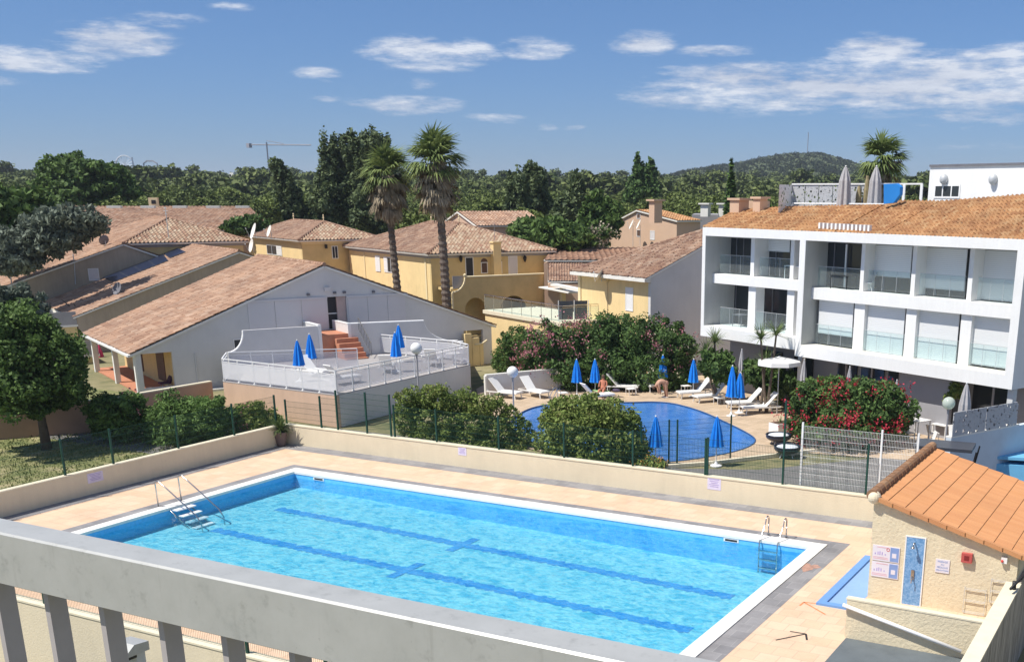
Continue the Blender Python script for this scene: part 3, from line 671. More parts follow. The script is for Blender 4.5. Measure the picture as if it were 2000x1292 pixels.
# low cream wall with white handrail in front of the shed, and the foot bath
LY = 24.26
t = thing('entrance_wall', 'low cream wall with a sloping top and white handrail in front of the shed', 'wall', (-6.8, LY, 0))
mb = MB(); mb.prism([(-6.80, LY, ZG), (-3.56, LY, ZG), (-3.56, LY, .93), (-6.80, LY, .97)], (0, .16, 0)); obj('wall_body', mb, M_shedwall, t, world=True)
mb = MB(); mb.prism([(-6.82, LY - .01, .97), (-3.56, LY - .01, .93), (-3.56, LY - .01, .965), (-6.82, LY - .01, 1.005)], (0, .19, 0)); obj('coping', mb, M_creamcap, t, world=True)
mb = MB(); mb.tube([(-6.86, LY - .10, .86), (-4.06, LY - .10, .22)], .045, 10); mb.tube([(-6.2, LY, .66), (-6.2, LY - .10, .70)], .015, 6); mb.tube([(-4.6, LY, .30), (-4.6, LY - .10, .34)], .015, 6); obj('handrail', mb, M_whitemetal, t, world=True, smooth=True)
t = thing('boundary_wall', 'cream boundary wall with white coping running along the right of the shed', 'wall', (-3.45, 22, 0))
mb = MB(); mb.prism([(-3.56, 17, ZG), (-3.56, 30.6, ZG), (-3.56, 30.6, 1.0), (-3.56, 26.9, 1.0), (-3.56, 24.3, .96), (-3.56, 17, .80)], (.22, 0, 0))
obj('wall_body', mb, paint('grey_streaked_render', (0.50, 0.44, 0.36), .9, .12, 2, bump=.5, bscale=20, streak=.45), t, world=True)
mb = MB(); mb.prism([(-3.66, 17, .80), (-3.66, 24.3, .96), (-3.66, 27.1, 1.0), (-3.66, 27.1, 1.05), (-3.66, 24.3, 1.01), (-3.66, 17, .85)], (.36, 0, 0)); obj('coping', mb, M_creamcap, t, world=True)
mb = MB(); mb.tube([(-3.42, 26.2, 1.18), (-3.2, 27.6, 1.30), (-2.6, 27.6, 1.30)], .035, 8); mb.tube([(-3.4, 26.6, 1.0), (-3.4, 26.6, 1.25)], .05, 8); tag(obj('pipe', mb, M_black, smooth=True), 'dark pipe at the right corner of the shed', 'pipe')
mb = MB(); mb.box((-6.76, 17.2, 0), (-3.6, LY - .01, .012)); struct('grey_mat', mb, paint('grey_rubber', (0.13, 0.15, 0.16), .8, .12))
t = thing('foot_bath', 'pale blue foot bath along the left side of the shed', 'foot bath', (-7.6, 28, 0))
M_fb = paint('pale_blue_paint', (0.16, 0.32, 0.62), .6, .05); M_fbd = paint('footbath_floor_blue', (0.27, 0.42, 0.70), .5, .04)
mb = MB(); mb.box((-8.12, 26.10, 0), (-7.13, 26.30, .06)); mb.box((-8.12, 26.30, 0), (-7.90, 30.6, .06)); mb.box((-7.90, 30.4, 0), (-7.13, 30.6, .06)); obj('rim', mb, M_fb, t, world=True)
mb = MB(); mb.box((-7.90, 26.30, 0), (-7.13, 30.4, .008)); obj('basin', mb, M_fbd, t, world=True)

# ------------------------------------------------------------------ potted yucca on the deck
def rosette(n, L, w, droop=0.4, seed=0, up=0.9, mb=None, c=(0, 0, 0), spread=1.0):
    g = random.Random(seed); mb = mb or MB()
    for i in range(n):
        a = g.uniform(0, 2 * math.pi); e = g.uniform(-0.15, 1.45) * up; l = L * g.uniform(.75, 1.1); pts = []
        d = np.array([math.cos(a) * math.cos(e) * spread, math.sin(a) * math.cos(e) * spread, math.sin(e)]); s = np.array([-math.sin(a), math.cos(a), 0]); p = np.array(c, float)
        V = []; k = 4
        for j in range(k + 1):
            ww = w * (1 - (j / k)) ** .6 * (.6 + .4 * min(1, j)); V += [p - s * ww / 2, p + s * ww / 2]; p = p + d * l / k; d = d - np.array([0, 0, droop / k]); d /= np.linalg.norm(d)
        o = len(mb.v); mb.add(V, [(2 * j, 2 * j + 1, 2 * j + 3, 2 * j + 2) for j in range(k)])
    return mb
M_yucca = leaf_mat('yucca_green', (0.05, 0.10, 0.03), (0.20, 0.26, 0.09), 2.0)
M_pot = paint('grey_brown_pot', (0.17, 0.13, 0.12), .7, .1)
pc = onz(567, 866, 0); pc = np.array([pc[0], min(pc[1], DY1 - .42), 0])
t = thing('potted_yucca', 'spiky yucca in a tall brown pot in the far left deck corner', 'potted plant', tuple(pc))
mb = MB(); mb.lathe([(.16, 0), (.19, .1), (.27, .55), (.29, .60), (.26, .60), (.24, .52)], n=20); obj('pot', mb, M_pot, t, smooth=True)
obj('foliage', rosette(110, .72, .05, .5, 3, mb=rosette(90, .55, .045, .9, 4, c=(0, 0, .62)), c=(0, 0, .72)), M_yucca, t)

# ------------------------------------------------------------------ balcony railing in the foreground
ZR, YN, YF_ = 9.0, 2.05, 2.16
def rail_metal():
    m, nt, b = NT('grey_painted_rail'); pos = objco(nt)
    f = noise_(nt, pos, 5, 7, .7); col = ramp(nt, f, [(.30, (.34, .35, .335)), (.42, (.42, .425, .405)), (.6, (.455, .46, .44)), (.8, (.48, .48, .46))])
    sm = noise_(nt, pos, 14, 4, .75); col2 = ramp(nt, sm, [(.58, (1, 1, 1)), (.72, (.66, .66, .65))])
    sp_ = nd(nt, 'ShaderNodeMapping'); nt.links.new(pos, sp_.inputs[0]); sp_.inputs['Scale'].default_value = (26, 26, 2.2)
    dr = ramp(nt, noise_(nt, sp_.outputs[0], 1, 5, .7), [(.60, (1, 1, 1)), (.76, (.70, .69, .67))])
    ch = ramp(nt, noise_(nt, pos, 70, 3, .7), [(.70, (1, 1, 1)), (.74, (.35, .34, .33))])
    for e_ in (dr, ch):
        m2_ = nd(nt, 'ShaderNodeMix', data_type='RGBA', blend_type='MULTIPLY'); m2_.inputs['Factor'].default_value = .8; nt.links.new(col2, m2_.inputs['A']); nt.links.new(e_, m2_.inputs['B']); col2 = m2_.outputs['Result']
    mx = nd(nt, 'ShaderNodeMix', data_type='RGBA', blend_type='MULTIPLY'); mx.inputs['Factor'].default_value = .6; nt.links.new(col, mx.inputs['A']); nt.links.new(col2, mx.inputs['B'])
    nt.links.new(mx.outputs['Result'], b.inputs['Base Color']); b.inputs['Roughness'].default_value = .42; b.inputs['Metallic'].default_value = .15; return m
M_rail = rail_metal()
t = thing('balcony_railing', 'grey metal balcony railing with flat bars crossing the bottom left foreground', 'railing', (-2, YN, ZR - 1))
mb = MB(); h = .171; bv = .006
for (y0, z0, y1, z1) in ((YN + bv, ZR, YF_, ZR),):
    pr = [(0, YN, ZR - h), (0, YN, ZR - bv), (0, YN + bv, ZR), (0, YF_ - bv, ZR), (0, YF_, ZR - bv), (0, YF_, ZR - h)]
    mb.prism([(-5.2,) + q[1:] for q in pr], (6.6, 0, 0))
obj('top_rail', mb, M_rail, t, world=True)
fr_ = VP((0, YN + .040), 0)
M_bar = paint('baluster_grey', (0.42, 0.39, 0.385), .45, .06, 5)
xs = [fr_.px(x, y)[0] for x, y in ((-28, 1140), (83, 1157), (193, 1184), (308, 1211), (432, 1238), (563, 1266))]
dxb = (xs[-1] - xs[1]) / 4; xb = [xs[1] + dxb * k for k in range(-7, 14)]
for x in xb:
    if x > 1.2: continue
    mb = MB(); mb.box((x, YN + .040, ZR - 1.0), (x + .022, YN + .102, ZR - h)); obj('baluster', mb, M_bar, t, world=True)
mb = MB(); mb.box((-5.2, YN + .01, ZR - 1.06), (1.4, YN + .10, ZR - 1.0)); obj('bottom_rail', mb, M_rail, t, world=True)
# grey hooded lamp seen below, between the bars
c = onz(262, 1262, .55); c = atd(262, 1285, 15.0)
t = thing('garden_lamp', 'grey hooded lamp post seen below between the balcony bars', 'lamp', (c[0], c[1], ZG))
hz = c[2] + .12 - ZG
mb = MB(); mb.box((-.11, -.05, 0), (.11, .09, hz)); obj('post', mb, M_galv, t)
mb = MB(); mb.prism([(-.17, -.22, hz), (-.17, .12, hz), (-.17, .12, hz + .12), (-.17, -.10, hz + .14), (-.17, -.24, hz + .04)], (.34, 0, 0)); obj('hood', mb, M_rail, t)
mb = MB(); mb.box((-.12, -.30, hz - .06), (.12, -.045, hz - .005)); obj('lamp_opening', mb, M_black, t)
# ------------------------------------------------------------------ houses: two grids (63.5 / 152 degrees)
A1, A2 = 63.5, 153.5
u1 = VP((0, 0), A1).d; u2 = VP((0, 0), A2).d
GN = np.array([math.cos(rad(A1 - 90)), math.sin(rad(A1 - 90)), 0])      # gable faces this way (shaded)
WN = np.array([-math.cos(rad(A1)), -math.sin(rad(A1)), 0])              # left fronts face this way (sunlit)
Z3 = np.array([0, 0, 1.])
M_gw = paint('pale_grey_render', (0.66, 0.65, 0.64), .9, .05, .5, streak=.02)
M_gpanel = paint('white_shutter_panel', (0.66, 0.64, 0.65), .7, .03, .5)
M_beige = paint('beige_grey_render', (0.44, 0.37, 0.29), .9, .07, .7, streak=.08)
M_yellow = paint('yellow_render', (0.84, 0.64, 0.33), .9, .05, .7, streak=.05)
M_ylt = paint('light_yellow_trim', (0.80, 0.67, 0.42), .85, .04)
M_och = paint('ochre_render', (0.66, 0.50, 0.24), .9, .08, 1.0)
M_tan = paint('tan_render', (0.60, 0.42, 0.30), .9, .05, .6)
M_peach = paint('peach_render', (0.66, 0.46, 0.33), .9, .05, .8, streak=.05)
M_trim = paint('white_trim', (0.78, 0.76, 0.70), .7, .04)
M_grtrim = paint('grey_trim', (0.35, 0.34, 0.35), .7, .05)
M_brown = paint('brown_shutter', (0.12, 0.07, 0.05), .7, .1)

def quadroof(t, name, P, mat, th=.12, per=.22, crs=.40, amp=.035, wig=.03, board=M_trim, **k):
    """roof slope P = eave0, eave1, top1, top0 : a slab with real canal tiles on it"""
    P = [np.array(p, float) for p in P]; n = np.cross(P[1] - P[0], P[2] - P[0]); n /= np.linalg.norm(n); n = n if n[2] > 0 else -n
    r = obj(name, tiles([p + n * .01 for p in P], per, crs, amp, .035, wig=wig), mat, t, world=True)
    mb = MB(); mb.prism([p - n * .01 for p in P], -n * th); obj('roof_deck', mb, board, t, world=True)
    return r
def window(t, vp, s0, s1, z0, z1, off=0.0, fr=.06, frame_mat=None, pane=None, shut=None, mull=1, name='window', n=None, shutters=None):
    """window on a vertical plane; off = proud of plane, n = outward"""
    n = vp.n if n is None else n; d = vp.d; w = s1 - s0; h = z1 - z0; O = vp.P + d * s0 + Z3 * z0
    fm = frame_mat or M_whitemetal
    mb = MB(); e = .035
    mb.obox(O + n * .002, d * w, n * e, Z3 * fr); mb.obox(O + n * .002 + Z3 * (h - fr), d * w, n * e, Z3 * fr)
    mb.obox(O + n * .002 + Z3 * fr, d * fr, n * e, Z3 * (h - 2 * fr)); mb.obox(O + n * .002 + Z3 * fr + d * (w - fr), d * fr, n * e, Z3 * (h - 2 * fr))
    for i in range(1, mull + 1): mb.obox(O + n * .002 + Z3 * fr + d * (w * i / (mull + 1) - fr * .4), d * fr * .8, n * e, Z3 * (h - 2 * fr))
    f = obj(name, mb, fm, t, world=True)
    mb = MB(); mb.obox(O + n * .001 + Z3 * fr * .5 + d * fr * .5, d * (w - fr), n * .012, Z3 * (h - fr)); obj('pane', mb, pane or M_glass, f, world=True)
    if shutters:
        for sgn in shutters:
            a = O - d * (w * .5 + .02) if sgn < 0 else O + d * (w + .02)
            mb = MB(); mb.obox(a + n * .003, d * w * .5, n * .04, Z3 * h)
            for q in (.15, .80): mb.obox(a + n * .043 + Z3 * h * q, d * w * .5, n * .012, Z3 * .05)
            obj('shutter', mb, M_whitemetal, t, world=True)
    return f

# ---- pale grey twin gable house -------------------------------------------------
P0 = onz(275, 772, -1.5); G = VP(P0, A1)
LG, SA, ZE, ZA = 23.8, 11.86, 1.05, 5.63
DEP = 12.6                                   # depth away from the gable, along u2... measured on the left eave
t = thing('grey_gable_house', 'wide pale grey twin gable house with pinkish canal tile roof behind the orange terrace', 'house', tuple(P0))
B2 = u2
def g(s, z, dep=0.0): return G.P + G.d * s + B2 * dep + Z3 * z
po0, po1, pz0, pz1 = .28, 2.05, -1.12, .92           # porch opening in the gable
dr0, dr1, dz0, dz1 = 11.92, 13.2, 1.62, 3.66          # recessed door
outer = [(0, -1.7), (LG, -1.7), (LG, ZE + .2), (SA, ZA - .06), (0, ZE - .06)]
sb0, sb1 = 21.6, 23.1                                  # porch opening on the right side
mb = MB(); mb.holed(g(0, 0) , G.d, GN, outer, [[(po0, pz0), (po1, pz0), (po1, pz1), (po0, pz1)][::-1], [(dr0, dz0), (dr1, dz0), (dr1, dz1), (dr0, dz1)][::-1], [(sb0, -1.3), (sb1, -1.3), (sb1, .9), (sb0, .9)][::-1]], .25)
obj('gable_wall', mb, M_gw, t, world=True)
zl = ZE
mb = MB()  # side body behind the porch, front wall of the porch set back
mb.obox(g(2.1, -1.7, .26), u1 * (LG - 2.2 - 2.1), B2 * DEP, Z3 * 2.4); obj('body_wall', mb, M_och, t, world=True)
mb = MB(); mb.prism([g(2.1, .7, .26), g(LG - 2.2, .7, .26), g(LG - 2.2, ZE + .6, .26), g(SA, ZA - .3, .26), g(2.1, ZE + .55, .26)], B2 * (DEP - .3)); obj('attic_wall', mb, M_och, t, world=True)
mb = MB(); mb.obox(g(0.05, -1.7, .26), u1 * 2.05, B2 * DEP, Z3 * .25); obj('porch_floor', mb, M_terra, t, world=True)
mb = MB(); mb.obox(g(dr0 - .02, dz0 - .1, .235), u1 * 1.32, B2 * .02, Z3 * 2.2); obj('dark_door_panel', mb, M_dark, t, world=True)  # flat dark panel: the doorway's shade is put into its colour
mb = MB(); mb.obox(g(dr0 + .66, dz0, .10), u1 * .60, B2 * .12, Z3 * 2.02); obj('recess_side', mb, paint('pink_plaster', (0.55, 0.42, 0.38), .9), t, world=True)
mb = MB(); mb.obox(g(dr0 + .06, dz0 + .95, .17), u1 * .6, B2 * .05, Z3 * .06); mb.obox(g(dr0 + .01, dz0, .17), u1 * .05, B2 * .05, Z3 * 2.04); obj('door_frame', mb, M_whitemetal, t, world=True)
# roof slopes
ov = .35
fr0 = g(-ov, ZE - .13, -.15); fr1 = g(-ov, ZE - .13, DEP); rg0 = g(SA, ZA, -.15); rg1 = g(SA, ZA, DEP)
quadroof(t, 'roof_left', [fr1, fr0, rg0, rg1], M_ctile, per=.26, crs=.42)
er0 = g(LG + ov, ZE + .05, -.15); er1 = g(LG + ov, ZE + .05, DEP)
quadroof(t, 'roof_right', [er0, er1, rg1, rg0], M_ctile, per=.26)
obj('ridge_tiles', ridge(rg0 + Z3 * .06, rg1 + Z3 * .06, .13), M_ctile, t, world=True)
mb = MB(); mb.obox(fr0 - Z3 * .12, fr1 - fr0, u1 * -.12, Z3 * .12); obj('gutter', mb, M_whitemetal, t, world=True)
for dep in (.02, 5.5, 11.4):
    mb = MB(); mb.obox(g(-.12, -1.7, dep), u1 * .30, B2 * .30, Z3 * 2.62); obj('porch_pillar', mb, M_trim, t, world=True)
mb = MB(); mb.obox(g(-.1, .72, .3), u1 * .22, B2 * (DEP - .4), Z3 * .3); obj('porch_beam', mb, M_trim, t, world=True)
for dep in (2.2, 7.6):
    mb = MB(); mb.obox(g(2.06, -1.2, dep), u1 * .04, B2 * 1.8, Z3 * 1.9); obj('porch_door', mb, M_brown, t, world=True)
# shutter panels on the upper gable
def gp(s0, s1, z0, z1, mat=M_gpanel, off=.03, name='shutter_panel', d=.03):
    mb = MB(); mb.obox(g(s0, z0) + GN * .002, u1 * (s1 - s0), GN * off, Z3 * (z1 - z0)); return obj(name, mb, mat, t, world=True)
for a, b in ((6.8, 8.45), (8.5, 10.15), (10.2, 11.85), (13.3, 14.6), (14.65, 16.0), (16.05, 17.3)): gp(a, b, 1.55, 3.55)
for a, b in ((6.7, 11.9), (13.2, 17.5)): gp(a, b, 3.56, 3.68, name='shutter_track', off=.09)
M_fit = paint('dark_grey_fitting', (.16, .16, .18), .6)
for s, z in ((10.6, 3.82), (12.35, 3.85), (13.0, 3.85), (15.0, 3.8)):
    mb = MB(); mb.obox(g(s, z) + GN * .002, u1 * .18, GN * .12, Z3 * .13); obj('wall_spotlight', mb, M_fit, t, world=True)
mb = MB(); mb.obox(g(11.75, 4.05) + GN * .002, u1 * .4, GN * .15, Z3 * .22); obj('vent_box', mb, M_gw, t, world=True)
window(t, G, 5.72, 6.7, .55, 1.42, n=GN, mull=0)
mb = MB(); mb.tube([g(3.35, -1.4) + GN * .05, g(3.35, .75) + GN * .05], .04, 6); obj('drain_pipe', mb, M_gw, t, world=True)
mb = MB(); mb.obox(g(2.3, -1.62) + GN * .3, u1 * 3.0, GN * .5, Z3 * .22); obj('plinth_step', mb, M_trim, t, world=True)

# lounge gear in the porch
M_towel = paint('dark_plum_cloth', (0.08, 0.03, 0.06), .9, .3)
c = g(1.4, -1.45, 1.2)
tt = thing('porch_chair', 'dark folded lounger with a plum towel in the porch of the grey gable house', 'chair', tuple(c), rad(A1))
mb = MB(); mb.prism([(0, -.3, .35), (.6, -.3, .35), (1.0, -.3, 1.15), (.92, -.3, 1.2), (.5, -.3, .45), (0, -.3, .43)], (0, .6, 0)); obj('seat', mb, M_towel, tt)
mb = MB(); [mb.tube([(x, y, 0), (x + .1, y, .36)], .02, 6) for x in (.05, .55) for y in (-.25, .25)]; obj('leg_frame', mb, M_grtrim, tt)

# ---- solar panel house (behind, left) --------------------------------------------
dB = np.array([0, 0, 0.])
def gable_house(name, label, apex_px, eave_px, ridge_back_px, eave_back_px, ZAp, wall_mat, tmat, right_px=None, zb=-1.5, pw=.26):
    """simple gable; apex height known so the plane's distance follows"""
    d = ray(*apex_px); a = CAM + d * (ZAp - 10) / d[2]
    V = VP(a, A1); s1, z1 = V.sz(*eave_px); L = -s1
    V2 = VP(a, A2); dep = V2.sz(*ridge_back_px)[0]
    E = V.P + V.d * s1 + Z3 * z1; V3 = VP(E, A2); depE = V3.sz(*eave_back_px)[0]
    dep = (dep + depE) / 2; Rr = right_px
    t = thing(name, label, 'house', (E[0], E[1], zb)); Rz = L if Rr is None else V.sz(*Rr)[0]; zR = z1 if Rr is None else V.sz(*Rr)[1]
    E2 = V.P + V.d * Rz + Z3 * zR; A = V.P + Z3 * ZAp; in_ = u1 * .3
    mb = MB(); mb.prism([E + in_ * Z(1) * 0 + Z3 * (zb - z1), E2 + Z3 * (zb - zR), E2 - Z3 * .1, A - Z3 * .1, E - Z3 * .1], B2 * (dep - .1)); obj('wall', mb, wall_mat, t, world=True)
    o = -u1 * .3 - Z3 * .10; b = -B2 * .15
    quadroof(t, 'roof_left', [E + o + B2 * dep, E + o + b, A + b, A + B2 * dep], tmat, per=pw)
    quadroof(t, 'roof_right', [E2 - o - Z3 * .2 + b, E2 - o - Z3 * .2 + B2 * dep, A + B2 * dep, A + b], tmat, per=pw)
    obj('ridge_tiles', ridge(A + b + Z3 * .06, A + B2 * dep + Z3 * .06, .12), tmat, t, world=True)
    return t, V, E, A, E2, dep, z1
def Z(x): return x
tB, VB, EB, AB, E2B, depB, zB = gable_house('solar_roof_house', 'beige house with solar panels on its pink tiled roof behind the grey gable house', (466, 491), (150, 616), (378, 477), (85, 590), 5.55, M_beige, M_ctile)
nB = np.cross(B2, (AB - EB)); nB /= np.linalg.norm(nB); nB = nB if nB[2] > 0 else -nB
def roofpt(x, y, E, n, off=0.0): return onpl(x, y, E, n) + n * off
M_solar = paint('solar_blue', (0.012, 0.02, 0.05), .35, .2, 3, spec=.35); M_solfr = paint('solar_frame', (0.08, 0.09, 0.11), .4)
ub = (AB - EB) / np.linalg.norm(AB - EB)
SOL = thing('solar_array', 'row of dark blue solar panels on the pink tiled roof', 'solar panels', tuple(roofpt(197, 543, EB, nB)))
def solar(q):
    P = [roofpt(x, y, EB, nB, .12) for x, y in q]
    mb = MB(); mb.prism(P, nB * .05); fo = obj('solar_panel', mb, M_solfr, SOL, world=True)
    c = sum(P) / 4; Q = [c + (p - c) * .965 + nB * .052 for p in P]; mb = MB(); mb.prism(Q, nB * .006); obj('cell', mb, M_solar, fo, world=True)
def solarrow(a, b, bd, n):
    for i in range(n):
        f = lambda p, q, k: (p[0] + (q[0] - p[0]) * k, p[1] + (q[1] - p[1]) * k)
        solar([f(bd[0], bd[1], i / n), f(bd[0], bd[1], (i + 1) / n), f(a, b, (i + 1) / n), f(a, b, i / n)])
solarrow((197, 543), (318, 496), ((225, 553), (330, 512)), 4)
solarrow((318, 496), (345, 486), ((333, 507), (364, 495)), 1)
# pillars, awning and balconies at the left end of that house
FB = VP(EB, A2)
def fb(s, z, off=0.0): return FB.P + FB.d * s + Z3 * z + (-u1) * off
mb = MB(); mb.obox(fb(.1, zB - .45, .25), u2 * depB * .98, u1 * .12, Z3 * .3); obj('gutter', mb, M_whitemetal, tB, world=True)
for s in (.3, 6.5):
    mb = MB(); mb.obox(fb(s, -1.5, 1.3), u2 * .3, u1 * .3, Z3 * (zB + 1.2)); obj('porch_pillar', mb, M_trim, tB, world=True)
mb = MB(); mb.prism([fb(2.5, zB - .5, .1), fb(8.5, zB - .5, .1), fb(8.5, zB - 1.0, 2.4), fb(2.5, zB - 1.0, 2.4)], Z3 * .04); tag(obj('awning', mb, paint('cream_canvas', (0.76, 0.68, 0.42), .8)), 'cream fabric awning under the eave of the solar panel house', 'awning')
for (s0, s1, z0, nm) in ((.0, 5.2, 0.6, 'grey panelled upper balcony beside the pink parasol'), (-6.2, -.6, -.9, 'grey panelled lower balcony beneath the pink parasol')):
    q = thing('balcony', nm, 'balcony', tuple(fb(s0, z0 - .3, 1.6)))
    mb = MB(); mb.obox(fb(s0, z0 - .15, 1.8), u2 * (s1 - s0), u1 * 1.8, Z3 * .15); obj('slab', mb, M_trim, q, world=True)
    mb = MB(); mb.obox(fb(s0, z0, 1.8), u2 * (s1 - s0), u1 * .05, Z3 * .95); mb.obox(fb(s0, z0, 1.75), u1 * 1.7, u2 * .05, Z3 * .95); obj('parapet_panel', mb, M_grtrim, q, world=True)
    mb = MB(); mb.obox(fb(s0, -1.5, 1.6), u2 * (s1 - s0), u1 * 1.5, Z3 * (z0 + 1.35)); obj('support_wall', mb, M_och, q, world=True)

# ---- beige long gable house at far left -------------------------------------------
tC, VC, EC, AC, E2C, depC, zC = gable_house('beige_gable_house', 'long beige house with low pink tiled roof at the left edge', (240, 476), (-60, 583), (163, 464), (-100, 545), 5.8, M_beige, M_ctile, right_px=(330, 507))
window(tC, VC, *sorted((VC.sz(173, 540)[0], VC.sz(194, 540)[0])), VC.sz(180, 548)[1], VC.sz(180, 524)[1], n=GN, mull=0, pane=M_gpanel)
# ---- hipped houses ----------------------------------------------------------------
def hip_house(name, label, corner_px, left_px, right_px, ridge_px0, ridge_px1, ze, wall_l, wall_r, zb=-1.5, tm=(M_ctile2, M_ctile4), ov=.45, back=None, pitch=None, bandmat=M_grtrim, fin=True):
    d = ray(*corner_px); c = CAM + d * (ze - 10) / d[2]
    VL = VP(c, A2); LL = VL.sz(*left_px)[0]; VR = VP(c, A1); LR = VR.sz(*right_px)[0]
    r0 = None; w = LL if back is None else back
    # ridge: use pixel of ridge near end; find by hip symmetry (45 deg in plan) and pitch tan
    pt = pitch or .36
    E = [c, c + u1 * LR, c + u1 * LR + u2 * LL, c + u2 * LL]       # corner, right, back, left
    m = min(LL, LR) / 2; zr = ze + m * pt
    if LR >= LL: R0, R1 = c + u1 * m + u2 * m, c + u1 * (LR - m) + u2 * m
    else: R0, R1 = c + u1 * m + u2 * m, c + u1 * m + u2 * (LL - m)
    R0 = R0 + Z3 * (zr - ze); R1 = R1 + Z3 * (zr - ze)
    t = thing(name, label, 'house', (c[0], c[1], zb))
    i1, i2 = u1 * ov, u2 * ov
    b = [E[0] + i1 + i2, E[1] - i1 + i2, E[2] - i1 - i2, E[3] + i1 - i2]; H = ze - zb - .05
    mb = MB(); mb.obox(b[0] - Z3 * (ze - zb), b[1] - b[0], u2 * .25, Z3 * H); obj('right_wall', mb, wall_r, t, world=True)
    mb = MB(); mb.obox(b[0] - Z3 * (ze - zb) + u2 * .25, (b[3] - b[0]) - u2 * .25, u1 * .25, Z3 * H); obj('left_wall', mb, wall_l, t, world=True)
    mb = MB(); mb.obox(b[0] + u1 * .25 + u2 * .25 - Z3 * (ze - zb), (b[1] - b[0]) - u1 * .3, (b[3] - b[0]) - u2 * .3, Z3 * (H - .3)); obj('back_wall', mb, wall_r, t, world=True)
    mb = MB(); mb.obox(b[0] - Z3 * .35 - u1 * .03 - u2 * .03, (b[3] - b[0]), u1 * .1, Z3 * .3); mb.obox(b[0] - Z3 * .35 - u2 * .03 + u1 * .08, (b[1] - b[0]), u2 * .1, Z3 * .3); obj('frieze', mb, bandmat, t, world=True)
    if LR >= LL:
        quadroof(t, 'roof_slope', [E[3], E[0], R0], tm[0]); quadroof(t, 'roof_slope', [E[0], E[1], R1, R0], tm[1], per=.34, amp=.06, wig=0); quadroof(t, 'roof_slope', [E[1], E[2], R1], tm[0]); quadroof(t, 'roof_slope', [E[2], E[3], R0, R1], tm[1])
    else:
        quadroof(t, 'roof_slope', [E[3], E[0], R0, R1], tm[0]); quadroof(t, 'roof_slope', [E[0], E[1], R0], tm[1], per=.34, amp=.06, wig=0); quadroof(t, 'roof_slope', [E[1], E[2], R1, R0], tm[0]); quadroof(t, 'roof_slope', [E[2], E[3], R1], tm[1])
    mb = None
    hips = [(E[0], R0), (R0, R1)] + ([(E[3], R0), (E[1], R1)] if LR >= LL else [(E[1], R0), (E[3], R1)])
    for p, q in hips: mb = ridge(p + Z3 * .07, q + Z3 * .07, .11, mb=mb)
    obj('ridge_tiles', mb, tm[0], t, world=True)
    if fin:
        for Rx in (R0, R1):
            mb = MB(); mb.lathe([(.05, 0), (.05, .3), (.09, .36), (.03, .48), (.07, .56), (.01, .7)], Rx + Z3 * .05, 8); obj('finial', mb, M_ylt, t, world=True)
    return t, c, VL, VR, LL, LR, R0, R1
# left hip behind the solar house
tH1, cH1, VL1, VR1, *_ = hip_house('yellow_hip_house', 'yellow house with pale pyramid tile roof behind the beige gable house', (240, 476), (165, 459), (487, 470), None, None, 5.8, M_yellow, M_och, tm=(M_ctile, M_ctile4), fin=False)
# second hip
tH2, cH2, VL2, VR2, LL2, LR2, R02, R12 = hip_house('yellow_hip_house', 'smaller yellow house with hipped roof and satellite dishes left of the palms', (583, 470), (470, 455), (748, 455), None, None, 5.8, M_yellow, M_och, bandmat=M_ylt)
a = VL2; s = lambda x, y: a.sz(x, y)[0]
OL = -u1 * 0 ; n1 = WN
def onwall(V, o): W = VP(V.P + o, 0); W.d = V.d; W.n = V.n; return W
wl2 = onwall(VL2, u1 * .45 + u2 * .45); window(tH2, wl2, wl2.sz(541, 490)[0], wl2.sz(522, 490)[0], wl2.sz(530, 497)[1], wl2.sz(530, 478)[1], n=WN, shutters=(-1,))
wr2 = onwall(VR2, u2 * .45 + u1 * .45); window(tH2, wr2, wr2.sz(648, 490)[0], wr2.sz(660, 490)[0], wr2.sz(655, 505)[1], wr2.sz(655, 480)[1], n=GN, pane=M_dark)
mb = MB(); q = wr2.at(wr2.sz(634, 480)[0], wr2.sz(634, 485)[1]); mb.obox(q + GN * .002, u1 * .2, GN * .2, Z3 * .35); obj('wall_lantern', mb, M_black, tH2, world=True)
# third hip: the large one behind the palms
tH3, cH3, VL3, VR3, LL3, LR3, R03, R13 = hip_house('yellow_hip_house', 'large yellow house with hipped mottled tile roof directly behind the two palms', (836, 497), (668, 472), (1087, 487), None, None, 5.2, M_yellow, M_och)
wl3 = onwall(VL3, u1 * .45 + u2 * .45)
def ws(W, x, y): return W.sz(x, y)
for (x0, x1, yt, yb, sh) in ((735, 760, 499, 530, None),):
    s0, s1 = sorted((ws(wl3, 770, 515)[0], ws(wl3, 757, 515)[0])); window(tH3, wl3, s0, s1, ws(wl3, 760, 532)[1], ws(wl3, 760, 502)[1], n=WN, shutters=(1,))
    s0, s1 = sorted((ws(wl3, 743, 515)[0], ws(wl3, 734, 515)[0])); mb = MB(); mb.obox(wl3.at(s0, ws(wl3, 740, 530)[1]) + WN * .002, u2 * (s1 - s0), WN * .05, Z3 * (ws(wl3, 740, 499)[1] - ws(wl3, 740, 530)[1])); obj('shutter', mb, M_whitemetal, tH3, world=True)
for x in (680, 714, 833):
    q = wl3.at(ws(wl3, x, 520)[0], -1.5); mb = MB(); mb.obox(q + WN * .002, u2 * (.12 if x == 714 else .22), WN * .06, Z3 * 6.3); obj('wall_band', mb, M_ylt, tH3, world=True)
wr3 = onwall(VR3, u2 * .45 + u1 * .45)
